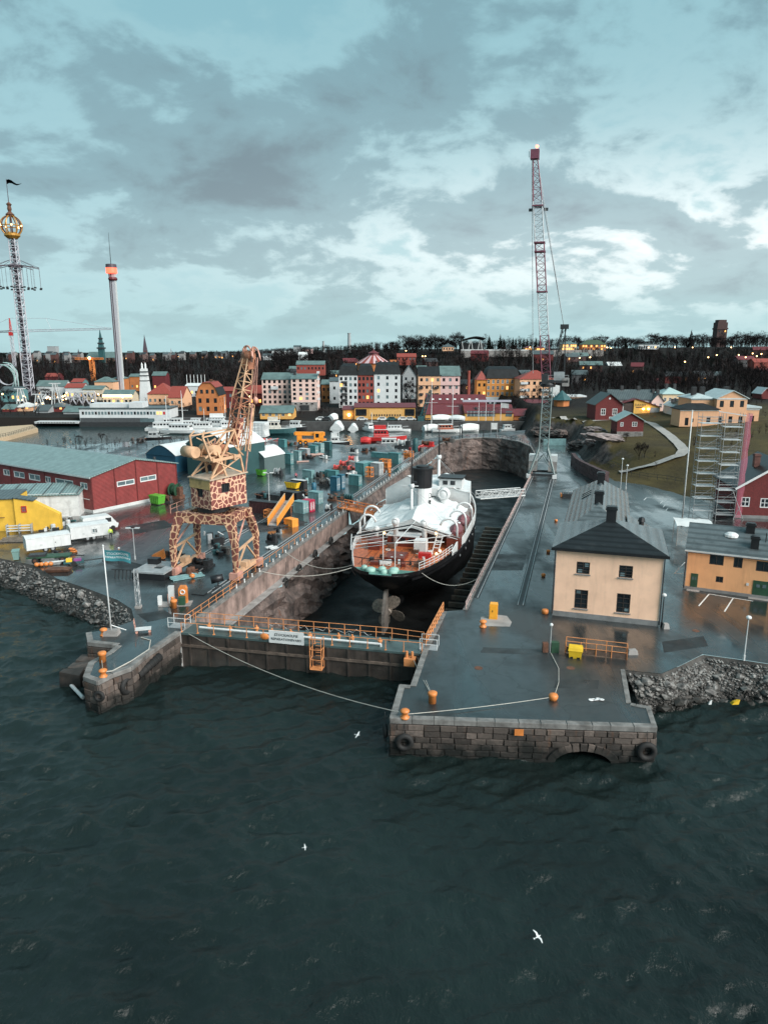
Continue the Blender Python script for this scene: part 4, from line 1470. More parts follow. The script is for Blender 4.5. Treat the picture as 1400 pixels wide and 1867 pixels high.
def track(label,p, q,n=2,gap=.28):
 T=setting(MB().bar((*p,-.06), (*q,-.06),.9, .14).build('crane_track',darkm))
 d=(Vector(q)-Vector(p)).normalized()
 n_=Vector((d.y,-d.x))
 for s_ in(-1,1):
  a,b=Vector(p)+n_*gap*s_, Vector(q)+n_*gap*s_
  MB().bar((*a,.04), (*b,.04),.10, .10).build('rail',greym,T)
track('',dlp(.07, 2.6),dlp(.98,2.6))
track('',dlp(.09, 10.9),dlp(.40,10.9))
track('',(10.1, 75.2),(33.6,158))
track('',(14.7, 72.8),(37.6,156))
def gangway(label,P, Q,w,m, deckm):
 P,Q=Vector(P), Vector(Q)
 d=(Q-P)
 L=Vector((d.x,d.y)).length
 T=thing('gangway',label, 'gangway',P,math.atan2(d.y, d.x))
 dz_=d.z
 MB().slab([(0,-w/2, 0),(L,-w/2, dz_),(L,w/2, dz_),(0,w/2, 0)],.1).build('deck',deckm, T)
 for s_ in(-1,1):
  y=s_*w/2
  f_=MB()
  n=int(L/1.1)
  for i in range(n+1):
   x=L*i/n
   f_.tube((x,y, dz_*i/n),(x,y, dz_*i/n+1.25),.06,n=4)
   if i<n:
    f_.tube((x,y, dz_*i/n+(1.1 if i%2 else 0)),(L*(i+1)/n,y, dz_*(i+1)/n+(0 if i%2 else 1.1)),.055,n=4)
  f_.tube((0,y, 1.25),(L,y, dz_+1.25),.09,n=5)
  f_.tube((0,y, .65),(L,y, dz_+.65),.05,n=5)
  f_.tube((0,y, .02),(L,y, dz_+.02),.13,n=5)
  f_.build('side_truss',m, T)
 return T
org_g=mat('orange_gangway_paint',(.80, .27,.09),.55, var=.12)
gangway('orange lattice gangway from the left quay to the ship',g(622, 926)+Vector((0,0,.15)), (1.8,111.5,.4), 1.6,org_g,org_g)
gangway('grey lattice gangway from the right quay to the bow',(26.0, 131.5,.2),(17.0, 126.5,.6),1.5, lgrey,greym)
def bollard_mesh(kind):
 m=MB()
 if kind=='mushroom':
  m.lathe([(.36,0), (.36,.1),(.24, .14),(.22,.42), (.34,.5),(.36, .62),(.22,.72), (.02,.75)],n=14)
 elif kind=='post':
  m.lathe([(.30,0), (.29,.62),(.36, .66),(.37,.86), (.3,.92),(.02, .95)],n=14)
 else :
  m.lathe([(.28,0), (.36,.18),(.38, .36),(.3,.5), (.05,.56)],n=14)
 return m.mesh('bollard',orange, True)
BOL={k_:bollard_mesh(k_)for k_ in('mushroom','post', 'cap')}
for kind,px, py,lab in(('post',788, 1281,'tall orange bollard on the right quay with two ropes to the gate'),('mushroom', 738,1309,'orange mushroom bollard at the front left corner of the quay'), ('cap',1008,1276, 'small orange cap bollard in the middle of the right quay'),('mushroom',880, 1143,'orange mushroom bollard beside the upright orange box'),('cap', 993,1119,'orange cap bollard by the left front corner of the cream house'), ('cap',990,1051, 'small orange bollard halfway along the left side of the cream house'),('cap',999, 1007,'small orange bollard near the eaves of the cream house'),('cap', 1013,951,'small orange bollard beside the rear range of the cream house'), ('post',188,1206, 'orange bollard on a grey stone at the pier head'),('mushroom',189, 1234,'orange mushroom bollard at the outer tip of the pier'),('mushroom', 190,1158,'orange bollard near the foot of the flagpole'), ('post',318,1108, 'orange mooring post in front of the green box on the pier')):
 P=g(px,py)
 o=bpy.data.objects.new('bollard',BOL[kind])
 COL.objects.link(o)
 o.location=(P.x,P.y, 0.0)
 sc_=.72 if kind=='cap' and py<1060 else 1.0
 o.scale=(sc_,sc_, sc_)
 tag(o,lab, 'bollard','orange mooring bollards')
def tyre(label,P, r,ax,rz=0.0):
 T=thing('tyre_fender',label, 'tyre',(P[0],P[1], P[2]),rz,'tyre fenders on the quay walls')
 MB().torus((0,0, 0),r*.70,r*.30, ax,20,8).build('tyre', rubber,T,smooth=True)
 m_=MB()
 m_.path([(0,0, r*.9),(0,.25, r+(-.25-P[2])*.5),(0,.35, -P[2]-.1)],.03)
 m_.build('chain',darkm, T)
fa=lambda x,z:(qa.x+d_q.x*x+n_q.x*.28, qa.y+d_q.y*x+n_q.y*.28,z)
d_q=(qb-qa).normalized()
n_q=Vector((d_q.y,-d_q.x))
tyre('big tyre on the left end of the front quay wall',fa(1.1, -1.75),.72,'y')
tyre('tyre hanging on the side of the quay corner',(qa.x-.35, qa.y+.9,-1.5),.55, 'x',.1)
tyre('big tyre at the right end of the front quay wall',fa(18.85, -1.8),.78,'y')
pa,pb=Vector(pier[8]), Vector(pier[10])
dp=(pb-pa).normalized()
np_=Vector((dp.y,-dp.x))
c_=pa+dp*1.2+np_*.35
tyre('upright tractor tyre on the pier wall',(c_.x, c_.y,-1.55),.85, 'y',math.atan2(dp.y,dp.x))
T=thing('tyre_fender','long black rubber roller fender on the pier wall', 'fender',(c_.x,c_.y, -1.1),0)
q0,q1=pa+dp*2.6+np_*.35, pa+dp*5.6+np_*.35
MB().tube((q0.x,q0.y, -1.3),(q1.x,q1.y, -.75),.36,n=10).build('roller', rubber,T,True)
for i in range(7):
 a=q0.lerp(q1,i/6)
 MB().torus((a.x,a.y, -1.3+.55*i/6),.36,.05, 'x',12,5, math.atan2(dp.y,dp.x)).build('tread_rib',rubber, T,True)
for o in T.children:
 o.location=-T.location
pt=g(180,1240)
tyre('tyre on the outer tip of the pier',(pt.x+.1, pt.y-.35,-1.3),.5, 'y',-.2)
for i_,(t_, z_)in enumerate(((.245,-2.3),(.20, -2.6),(.165,-2.9), (.295,-2.2))):
 p_=Vector(dlp(t_,-.95))
 tyre(['black tyre on the left dock wall, third from the gate', 'black tyre on the left dock wall, second from the gate','black tyre on the left dock wall, nearest the gate','black tyre on the left dock wall by the gangway'][i_],(p_.x, p_.y,z_),.75, 'x',-HD)
def rope(label,pts, sag,r=.035,m=None):
 mb=MB()
 o=Vector(pts[0])
 P=[]
 for a,b in zip(pts, pts[1:]):
  a,b=Vector(a), Vector(b)
  for i in range(13):
   t=i/12
   p_=a.lerp(b,t)
   p_.z-=sag*4*t*(1-t)
   if i or not P:
    P.append(p_-o)
 mb.path(P,r, 5)
 ob=mb.build('mooring_rope',m or rope_m)
 ob.location=o
 return tag(ob,label, 'rope')
B1,B2, B3=g(788,1281),g(738, 1309),g(1008,1276)
rope('long slack rope from the gate over the water to the quay corner',[(GA.x+.8, GA.y-.2,-.2),(B2.x-.3, B2.y,.45)],.9, .03)
rope('rope lying across the quay between two orange bollards',[(B2.x, B2.y,.3),(B3.x, B3.y,.25)],.12, .03)
rope('grey hose curving from the railing to the small bollard',[g(1004, 1193)+Vector((0,0,.1)), g(1018,1220)+Vector((0,0, .05)),g(1018,1245)+Vector((0, 0,.05)),g(1010, 1272)+Vector((0,0,.1))], 0,.03)
for dx_ in(-.9,-.4):
 e=loc+Vector((math.cos(rot)*(GL+dx_),math.sin(rot)*(GL+dx_), -.5))
 rope('thin rope from the orange winch box to the tall bollard, '+('left one' if dx_<-.6 else 'right one'), [e,(B1.x,B1.y, .55)],.15,.025)
rope('pale mooring line from the ship stern to the left dock wall, upper one', [(-4.0,85.2,.7), (-13.2,92.5,.2)], 1.2,.045)
rope('pale mooring line from the ship stern to the left dock wall, lower one', [(-4.0,84.8,.5), (-15.5,84.5,.2)], .9,.045)
rope('slack mooring line from the ship stern to the right dock edge',[(4.2, 83.5,.6),(11.6, 82.0,.2)],1.5, .045)
rope('pale hose snaking over the pier deck',[g(258, 1163)+Vector((0,0,.05)), g(275,1168)+Vector((0,0, .05)),g(272,1185)+Vector((0, 0,.05)),g(240, 1206)+Vector((0,0,.05)), g(206,1224)+Vector((0,0, .05)),g(192,1231)+Vector((0, 0,.3))],0, .05)
rope('thin rope between the two bollards at the pier head',[g(186, 1203)+Vector((0,0,.3)), g(189,1231)+Vector((0,0, .3))],.1,.03)
m_=MB()
pc=g(1086,1277)
pp=[]
for i in range(60):
 a=i*.42
 rr=.22+.10*math.sin(i*.9)
 cx=-.28 if i<30 else .30
 pp.append((cx+rr*math.cos(a),.7*rr*math.sin(a), .05+.0012*i))
m_.path(pp,.035, 5)
o=m_.build('rope_coil',white)
o.location=pc
tag(o,'white rope lying in two loose coils on the quay', 'rope')
P=g(899,1127)
T=thing('cabinet','upright rounded orange cabinet on the right quay', 'cabinet',P,-.2)
m_=MB()
pr=[(-.42+.0,0), (.42,0),(.42, 1.5),(.36,1.62), (-.36,1.62),(-.42, 1.5)]
m_.loft([[(x,-.4, z)for x,z in pr],[(x, .4,z)for x,z in pr]])
m_.build('body',yellow if False else mat('cabinet_orange', (.82,.36,.03), .35,var=.06),T)
MB().box(-.36,-.43, .2,.36,-.4, 1.45).build('door',MATS['cabinet_orange'],T)
MB().box(-.12,-.45, .8,-.06,-.43, 1.0).build('handle',blackm,T)
P=g(905,1133)
m_=MB()
c0=[(P.x-1.9,P.y-1.2), (P.x+1.1,P.y-1.4),(P.x+1.5, P.y-.2),(P.x+1.3,P.y+1.5), (P.x-.2,P.y+2.0),(P.x-1.4, P.y+1.3)]
m_.prism(c0,-.05, .02)
setting(m_.build('concrete_patch',concrete))
P=g(948,1326, -.5)
o=MB().box(-.33,-.05, -.25,.33,0, .25).build('wall_sign',orange)
o.location=(qa.x+d_q.x*9.55+n_q.x*.24,qa.y+d_q.y*9.55+n_q.y*.24, -.62)
o.rotation_euler=(0,0, math.atan2(d_q.y,d_q.x))
tag(o,'small square orange sign on the front quay wall', 'sign')
P=g(1030,1190)
Q=g(1142,1203)
loc_,rot_, L=AB(P,Q)
T=thing('barrier','orange railing with brown mesh panels in front of the cream house', 'barrier',loc_,rot_)
rail(None,[(0, 0,0),(L, 0,0)],1.15, .04,1.35,T, orange_rail,(1.0,.55))
rail(None,[(0, 1.0,0),(L, 1.0,0)],1.15, .04,1.6,T, orange_rail,(1.0,))
rail(None,[(L, 0,0),(L, 1.0,0)],1.15, .04,1.0,T, orange_rail,(1.0,.55))
meshp=mat('brown_mesh_panel',(.10, .065,.05),.7, var=.3,scale=4)
for i in range(3):
 MB().box(L*i/3+.06,.02, .06,L*(i+1)/3-.06,.05, .60).build('mesh_panel',meshp,T)
P=g(1048,1198)
T=thing('grit_bin','bright yellow grit bin standing in front of the orange railing', 'bin',P,rot_)
m_=MB()
m_.loft([[(-.50,-.36, 0),(.50,-.36, 0),(.50,.36, 0),(-.50,.36, 0)],[(-.60,-.46, .72),(.60,-.46, .72),(.60,.46, .72),(-.60,.46, .72)]])
m_.build('body',cableyel, T)
MB().loft([[(-.64,-.5, .74),(.64,-.5, .74),(.64,.5, .74),(-.64,.5, .74)],[(-.58,-.40, .98),(.58,-.40, .98),(.58,.42, 1.04),(-.58,.42, 1.04)]]).build('lid',cableyel,T)
for x in(-.3,.3):
 MB().box(x-.12,-.40, .0,x+.12,-.365, .16).build('black_foot_block',blackm,T)  # solid black blocks, painting in the shade of the foot recesses
P=g(1152,1192)
o=MB().loft([[(-.45,-.3, 0),(.45,-.3, 0),(.45,.3, 0),(-.45,.3, 0)],[(-.35,-.15, .4),(.4,-.2, .35),(.3,.2, .45),(-.3,.2, .4)]]).build('concrete_block',concrete)
o.location=P
tag(o,'rough concrete block at the end of the orange railing', 'block')
P=g(1002,1190)
T=thing('life_ring_post','grey post with cabinet, ladder top and white lamp at the quay edge','post',P)
MB().tube((0,0, 0),(0,0, 2.6),.06,n=6).build('post', greym,T)
MB().ell((0,0, 2.7),.16,.16, .16).build('lamp',white,T)
MB().box(-.7,-.2, .1,-.2,.2, 1.0).build('frame',rust,T)
MB().box(.1,-.1, 0,.8,.4, 1.0).build('cabinet',green_d,T)
def lamp(label,P, h,head='globe',arm=0.0, lit_=False,m=None,group='lamp posts'):
 T=thing('lamp_post',label, 'lamp post',P,0, group)
 m=m or lgrey
 MB().tube((0,0, 0),(0,0, h),.075,.045, 6).build('post',m,T)
 MB().tube((0,0, 0),(0,0, .5),.12,.12, 6).build('base',m,T)
 lm=lamp_warm if lit_ else white
 if head=='globe':
  MB().ell((0,0, h+.14),.24,.24, .18).build('lamp_head',lm,T)
 else :
  for s_ in(-1,1):
   MB().bar((0,0, h-.05),(s_*arm,0, h+.05),.06).build('arm',m, T)
   MB().box(s_*arm-.3,-.16, h,s_*arm+.3,.16, h+.14).build('lamp_head',lm,T)
 return T
lamp('thin grey lamp post with round head on the rubble bank',g(1355, 1204),3.9,'globe')
lamp('black lamp post leaning at the right corner of the cream house',g(1205, 1143),3.2,'globe', m=blackm)
lamp('thin lamp post with two flat heads between yellow-orange frames in the yard',g(492, 935),6.8,'double', .55)
lamp('thin lamp mast with two flat heads near the workers',g(247, 1020),4.2,'double', .6)
P=g(1207,1146)
o=MB().loft([[(-.3,-.3, 0),(.3,-.3, 0),(.3,.3, 0),(-.3,.3, 0)],[(-.2,-.2, .5),(.22,-.2, .5),(.2,.22, .5),(-.2,.2, .5)]]).build('post_footing',concrete)
o.location=P+Vector((.35,.1, 0))
tag(o,'pale concrete footing at the right front corner of the cream house', 'block')
patch_d=mat('dark_asphalt_repair',(.0135, .0155,.0165),.45, var=.45,scale=.6,rvar=.2)
patch_l=mat('worn_grey_asphalt',(.027, .031,.032),.42, var=.4,scale=.7,rvar=.2)
def patch_(pts,m_, z=.004):
 pts=[Vector(p)for p in pts]
 n=len(pts)
 out_=[]
 for a,b in zip(pts, pts[1:]+pts[:1]):
  for i in range(6):
   p_=a.lerp(b,i/6)
   out_.append((p_.x+.09*mnoise.noise(p_*1.7),p_.y+.09*mnoise.noise(p_*1.7+Vector((9, 0,0))),z))
 tri_=tessellate_polygon([[Vector((p[0],p[1], 0))for p in out_]])
 setting(MB().add(out_,[t for t in tri_]).build('asphalt_patch', m_))
for q_ in(((1012,1238), (1092,1240),(1090, 1256),(1010,1254)), ((880,1180),(985, 1184),(984,1194), (876,1190)),((1210, 1190),(1290,1178), (1282,1160),(1206, 1170)),((250,1120), (300,1112),(318, 1124),(270,1134)), ((190,1012),(262, 1030),(250,1046), (186,1024)),((230, 960),(300,948), (318,960),(246, 974)),((905,1010), (960,1010),(952, 1040),(892,1040))):
 patch_([g(*p)for p in q_],patch_d if q_[0][0]%4 else patch_l)
for i,(px, py,lab)in enumerate(((1040,1218, 'round iron manhole cover right of the grey hose'),(872,1218, 'round iron manhole cover in the middle of the right quay'),(1268,1150, 'round iron manhole cover on the asphalt below the parking bays'))):
 o=MB().lathe([(.36,0), (.36,.012),(.3, .014),(.29,.008), (.02,.008)],(0, 0,0),18).build('manhole_cover', rust)
 o.location=g(px,py)
 tag(o,lab, 'manhole')
for px,py, m_,lab in((1338,1283, cableyel,'bright yellow plastic scrap washed onto the rubble'),(1293, 1284,white,'small white bottle washed onto the rubble')):
 o=MB().loft([[(-.3,-.2, 0),(.3,-.15, 0),(.25,.2, 0),(-.3,.2, 0)],[(-.15,-.25, .3),(.4,-.1, .42),(.2,.1, .35),(-.2,.1, .2)]]).build('plastic_scrap',m_)
 o.location=g(px,py, -2.4)
 o.scale=(1,1, 1)if m_ is cableyel else(.4,.4,1)
 tag(o,lab, 'litter')
pw=mat('road_paint_white',(.62, .63,.62),.55, var=.2,scale=3,grime=.4)
def stripe(pts,w=.13, z=.008):
 mb=MB()
 for a,b in zip(pts, pts[1:]):
  mb.bar((a.x,a.y, z-.01),(b.x,b.y, z-.01),w,.02)
 setting(mb.build('road_marking',pw))
stripe([g(1273,1105), g(1292,1083),g(1372, 1096)])
stripe([g(1320,1115), g(1336,1090)])
stripe([g(1228,1046), g(1248,1025)])
stripe([g(1228,1046), g(1246,1046)])
for a,b, c_ in(((1173,912),(1178, 907),(1224,911)), ((1203,918),(1208, 913),(1246,918)), ((1208,925),(1212, 920),(1250,925)), ((1213,931),(1217, 926),(1252,930))):
 stripe([g(*a),g(*b), g(*c_)],.16)
SO=Vector((-.55,80.9, 0))
T=thing('steam_ship','black hulled steam ship with white tarpaulins and black topped funnel in the dry dock', 'ship',(SO.x,SO.y, FLOOR+1.2),-HD)
Z0=FLOOR+1.2
def sz(z):
 return z-Z0
LS=56.0
def hb(y):
 if y<18:
  return float(np.interp(y,[0, .4,1.2,3, 6,9,13, 18],[.15,1.7, 2.9,4.2,5.3, 6.2,7.0,7.55]))
 if y<28:
  return 7.6
 return 7.6*max(0.02,1-((y-28)/28)**1.8)
def dk(y):
 return sz(.35+1.9*(y/LS)**2.2+.35*max(0,(6-y)/6)**2)
hull_b=mat('black_hull_paint',(.007, .007,.008),.5, var=.6,scale=.6,spec=.3, streak=.2,rvar=.1)
ys_=[0,.4, 1.2,3,6, 9,13,18, 24,30,34, 38,42,46, 50,53,55.9]
rings=[]
for y in ys_:
 b,top=hb(y), dk(y)
 kz=float(np.interp(y,[0, 1.2,3,5, 8,12,18, 50,56],[top-1.0, top-1.8,top-2.7,top-3.7, 4.0,2.2,.6, 0,2.0]))
 full=float(np.interp(y,[0, 3,8,16, 24,34,46, 56],[.8,.4, .18,.45,.85, .95,.6,.3]))
 ring=[]
 for s_ in(1,-1):
  col_=[]
  for t in(0,.18, .4,.65,.88, 1.0):
   z=top+(kz-top)*t
   bb=b*(1-(1-full)*t**1.3)*(1 if t<.99 else .10)
   if t==.88:
    bb=b*(1-(1-full)*t**1.3)*.72
   col_.append((s_*bb,y+(.9*t if y<6 else 0), z))
  ring+=col_ if s_==1 else col_[::-1]
 rings.append(ring)
MB().loft(rings).build('hull',hull_b, T,smooth=True)
deckw=mat('wet_orange_deck_planks',(.40, .105,.038),.35, var=.5,scale=2.2,bump=.2)
deckg=mat('sea_green_deck_paint',(.10, .26,.22),.4, var=.3,scale=1.2)
def deck_poly(y0,y1, inset=.18,lift=.03,n=14):
 yy=[y0+(y1-y0)*i/n for i in range(n+1)]
 return[(max(.05,hb(y)-inset), y,dk(y)+lift)for y in yy]+[(-max(.05,hb(y)-inset), y,dk(y)+lift)for y in reversed(yy)]
for nm,y0, y1,m_ in(('poop_deck',.4, 3.6,deckg),('aft_deck', 3.62,24,deckw), ('main_deck',24.02,55, deckw)):
 mb=MB()
 n=14
 pl=deck_poly(y0,y1)
 for i in range(n):
  mb.poly([pl[i],pl[i+1], pl[2*n+1-i-1],pl[2*n+1-i]])
 mb.build(nm,m_, T)
for x in np.arange(-6,6.1, 1.0):
 y0=3.8+.06*x*x
 if hb(y0)-.4>abs(x):
  MB().bar((x,y0, dk(y0)+.045),(x,13, dk(13)+.045),.05,.03).build('plank_seam', rust,T)
def side_strip(name,y0, y1,z0f,z1f, m_,thick=.12,sides=(1, -1),off=0.0):
 for s_ in sides:
  mb=MB()
  n=18
  for i in range(n):
   ya,yb=y0+(y1-y0)*i/n, y0+(y1-y0)*(i+1)/n
   pa_,pb_=hb(ya)+off, hb(yb)+off
   mb.add([(s_*pa_,ya, z0f(ya)),(s_*pb_,yb, z0f(yb)),(s_*pb_,yb, z1f(yb)),(s_*pa_,ya, z1f(ya)),(s_*(pa_-thick),ya, z0f(ya)),(s_*(pb_-thick),yb, z0f(yb)),(s_*(pb_-thick),yb, z1f(yb)),(s_*(pa_-thick),ya, z1f(ya))],[(0,1, 2,3),(4, 7,6,5), (3,2,6, 7)])
  mb.build(name,m_, T)
side_strip('bulwark',.35, 12,lambda y:dk(y)-.1,lambda y:dk(y)+.28, hull_b)
side_strip('bulwark',12, 50,lambda y:dk(y)-.15,lambda y:dk(y)+1.15*min(1, (y-11.8)/.5),white)
side_strip('rubbing_strake',2, 50,lambda y:dk(y)-.75,lambda y:dk(y)-.5, hull_b,off=.1)
for s_ in(1,-1):
 for lv in(.35,.7, 1.05):
  MB().path([(s_*(hb(y)-.12),y, dk(y)+.2+lv)for y in np.linspace(3.2,12.4,12)], .035).build('rail',white,T)
 for y in np.linspace(3.2,12.4, 9):
  MB().tube((s_*(hb(y)-.12),y, dk(y)),(s_*(hb(y)-.12),y, dk(y)+1.3),.045,n=5).build('stanchion', white,T)
MB().path([(x,4.3+.03*x*x, dk(4)+.95)for x in np.linspace(-4.6,4.6,9)], .06).build('rail',blackm,T)
for x in(-3.4,-1.2, 1.6,3.6):
 MB().tube((x,4.4, dk(4)),(x,4.4, dk(4)+.95),.05,n=5).build('stanchion', blackm,T)
mint=mat('mint_green_canvas',(.28, .46,.40),.5, var=.2)
for x,y, r in((-1.6,1.9,.62), (-.3,2.5,.5), (1.2,2.5,.62), (1.3,1.6,.55), (-2.6,2.6,.4), (0.2,1.4,.4)):
 MB().lathe([(r*.9,0), (r,.12),(r*.95, .42),(r*.5,.55), (.05,.56)],(x, y,dk(2)+.02),12).build('capstan_cover', mint,T,True)
MB().tube((-.8,4.9, dk(5)),(-.8,4.9, dk(5)+4.4),.06,n=6).build('ensign_staff', white,T)
MB().tube((.9,4.2, dk(5)),(.9,4.2, dk(5)+3.4),.07,n=6).build('awning_post', lgrey,T)
def spar(p,q, r=.06,m_=None):
 MB().tube(p,q, r,n=5).build('awning_spar',m_ or lgrey, T)
zr_=dk(12)
spar((.9,4.3, dk(5)+3.3),(1.2,22.5, zr_+3.5),.06)
spar((.9,4.3, dk(5)+3.3),(5.6,12.5, zr_+1.5),.07)
spar((.9,4.5, dk(5)+3.3),(6.4,15.0, zr_+1.9),.05)
spar((.9,4.3, dk(5)+3.3),(-4.9,9.0, zr_+1.5),.05)
spar((1.2,13.5, zr_+3.4),(-6.9,12.0, zr_+1.7),.10,blackm)
spar((1.2,13.5, zr_+3.4),(7.4,15.0, zr_+1.5),.10,blackm)
spar((1.2,13.2, zr_+3.3),(-6.9,11.6, zr_+1.55),.05)
spar((1.2,13.2, zr_+3.3),(7.4,14.6, zr_+1.35),.05)
for i in range(7):
 y=6+i*1.5
 spar((-hb(y)+.3,y, dk(y)+1.7),(-1.0-.25*i,y+1.2, dk(y)+2.2+.08*i),.045,white if i%2 else greym)
for y in(6.5,9.5, 12):
 spar((-hb(y)+.15,y, dk(y)),(-hb(y)+.3,y, dk(y)+1.75),.05,white)
spar((-5.2,5.5, dk(5)+1.7),(-7.3,12.8, dk(12)+1.7),.06,white)
mahog=mat('varnished_mahogany',(.14, .028,.018),.35, var=.3,scale=3)
DH=MB().box(-2.5,14.0, dk(14)-.1,1.8,19.0, dk(14)+1.5)
dh=DH.build('deckhouse',mahog, T)
MB().box(-2.7,13.8, dk(14)+1.5,2.0,19.2, dk(14)+1.62).build('deckhouse_roof',white,dh)
for x in(-1.9,-.7, .5):
 MB().box(x,13.95, dk(14)+.7,x+.7,13.99, dk(14)+1.25).build('window',glass,dh)
MB().box(-1.4,7.2, dk(7)-.05,1.3,10.2, dk(7)+.5).build('cargo_hatch',mahog,T)
MB().box(1.7,11.6, dk(12)-.05,3.3,13.2, dk(12)+1.7).build('companionway',white,T)
m_=MB()
for s_ in(0,.8):
 m_.bar((4.0+s_,13.0, dk(13)),(4.4+s_,15.0, dk(13)+2.4),.08,.2)
for i in range(7):
 t=i/6
 m_.bar((4.0+.4*t,13+2*t, dk(13)+2.4*t),(4.8+.4*t,13+2*t, dk(13)+2.4*t),.25,.05)
m_.build('ladder',white, T)
MB().box(5.6,14.5, dk(14),7.4,18.5, dk(14)+1.5).build('side_house',mahog,T)
MB().box(2.8,9.2, dk(9),4.4,10.0, dk(9)+.75).build('deck_table',redm,T)
MB().box(-4.6,11.5, dk(11),-3.0,14, dk(11)+1.3).build('deck_locker',mahog,T)
r3=random.Random(5)
for i in range(26):
 y=r3.uniform(5,15)
 x=r3.uniform(-.8,.8)*(hb(y)-.6)
 q_=r3.random()
 if q_<.4:
  MB().obox((x,y, dk(y)+.25),r3.uniform(.3,1.1), r3.uniform(.3,.8),.5, r3.random()).build('deck_box',r3.choice([mahog,lgrey, darkm,rust]),T)
 elif q_<.7:
  MB().lathe([(.16,0), (.2,.3),(.12, .35),(.2,.5)], (x,y,dk(y)), 8).build('bitt',r3.choice([darkm,lgrey, mint]),T)
 else :
  MB().torus((x,y, dk(y)+.1),.32,.08, 'z',12,5).build('rope_coil', rope_m,T)
for i in range(9):
 y=16+i*3.6
 for s_ in(-1,1):
  ph=MB().tube((s_*(hb(y)+.02),y, dk(y)-1.25),(s_*(hb(y)-.05),y, dk(y)-1.25),.2,n=10).build('porthole', greym,T)
for x,y, z in((-2.6,12.6,2.2), (4.2,14.2,2.2), (5.2,9.2,.8), (5.6,9.6,1.1)):
 lp=MB().ell((x,y, dk(12)+z),.14,.14, .14,8,5).build('deck_lamp', lamp_warm,T)
def cowl(x,y, h,r,m_=white):
 mb=MB()
 pts=[(x,y, dk(y)),(x,y, dk(y)+h*.8)]
 mb.lathe([(r*.7,0), (r*.65,h*.72),(r*.85, h*.8),(r,h*.88)], (x,y,dk(y)), 10)
 mb.ell((x,y-.1, dk(y)+h*.9),r*1.05,r*1.2, r*1.05,12,8)
 c_=mb.build('cowl_ventilator',m_, T,True)
 MB().torus((x,y-r*1.05, dk(y)+h*.92),r*.75,r*.12, 'y',12,5).build('cowl_rim', m_,c_,True)
cowl(-1.4,14.2, 3.9,.55)
cowl(2.6,14.2, 3.9,.55)
cowl(-4.2,14.6, 2.4,.42)
cowl(3.0,27.6, 5.2,.95)
def tarp(name,rows, m_=white_tarp):
 """rows: cross sections from aft to bow, each a list of points"""
 mb=MB()
 fine_=[]
 for a,b in zip(rows, rows[1:]):
  for i in range(5):
   t=i/5
   fine_.append([Vector(p).lerp(Vector(q),t)for p, q in zip(a,b)])
 fine_.append([Vector(p)for p in rows[-1]])
 out_=[]
 for r_ in fine_:
  rr=[]
  for a,b in zip(r_, r_[1:]):
   for i in range(4):
    t=i/4
    p_=a.lerp(b,t)
    p_.z-=.22*4*t*(1-t)*min(1.0,(b-a).length/3)
    rr.append(p_)
  rr.append(r_[-1])
  out_.append([Vector((p.x,p.y, p.z+.22*mnoise.noise(p*1.1)))for p in rr])
 vs=[p for r_ in out_ for p in r_]
 n=len(out_[0])
 mb.add(vs,[(i*n+k_, i*n+k_+1,(i+1)*n+k_+1,(i+1)*n+k_)for i in range(len(out_)-1)for k_ in range(n-1)])
 return mb.build(name,m_, T,smooth=False)
def D(y,z):
 return dk(y)+z
tarp('awning_tarpaulin',[[(-6.4, 15.9,D(16,1.6)), (-3.2,15.7,D(16, 2.2)),(.6,15.4, D(16,3.7)),(4.0, 15.7,D(16,2.2)), (5.9,15.9,D(16, 1.6))],[(-7.0,21.0, D(21,1.7)),(-3.2, 21,D(21,2.7)), (.3,20.6,D(21, 4.3)),(4.2,21, D(21,2.6)),(6.4, 21,D(21,1.7))], [(-7.0,25.0,D(25, 1.9)),(-3.2,25, D(25,3.0)),(1.0, 25,D(25,3.9)), (4.2,25,D(25, 2.8)),(6.4,25, D(25,1.9))],[(-7.0, 29.6,D(29,1.9)), (-3.2,29.6,D(29, 3.2)),(1.6,29.6, D(29,4.2)),(4.6, 29.6,D(29,3.0)), (6.4,29.6,D(29, 2.0))]])
MB().poly([(-6.4,15.95, D(16,1.6)),(-3.2, 15.75,D(16,2.2)), (.6,15.45,D(16, 3.65)),(4.0,15.75, D(16,2.2)),(5.9, 15.95,D(16,1.6)), (4.4,16.0,D(16, 1.2)),(.6,15.7, D(16,2.3)),(-5, 16.0,D(16,1.2))]).build('tarpaulin_skirt', white_tarp,T)
tarp('fore_tent',[[(-7.0, 30.6,D(30,.9)), (-6.9,30.4,D(30, 4.4)),(-3.4,30.3, D(30,6.6)),(1.0, 30.4,D(30,5.2)), (3.9,30.4,D(30, 5.0)),(6.5,30.4, D(30,4.4)),(6.6, 30.6,D(30,.9))], [(-5.4,42,D(40, .9)),(-5.2,42, D(40,3.4)),(-2.6, 42,D(40,4.4)), (1.0,42,D(40, 5.0)),(3.4,42, D(40,4.4)),(5.2, 42,D(40,3.6)), (5.3,42,D(40, .9))]])
MB().poly([(-7.0,30.7, D(30,.4)),(6.6, 30.7,D(30,.4)), (6.5,30.5,D(30, 4.35)),(3.9,30.5, D(30,4.95)),(1.0, 30.5,D(30,5.1)), (-3.4,30.4,D(30, 6.5)),(-6.9,30.5, D(30,4.35))]).build('fore_tent_wall',white_tarp, T)
bh=MB().box(1.6,31.0, D(30,4.9),5.2, 34.0,D(30,6.3)).build('bridge_house', white,T)
MB().box(1.4,30.8, D(30,6.3),5.4, 34.2,D(30,6.5)).build('bridge_roof', blackm,bh)
for x in(2.2,3.4):
 MB().box(x,30.95, D(30,5.35),x+.75, 30.99,D(30,6.0)).build('window', glass,bh)
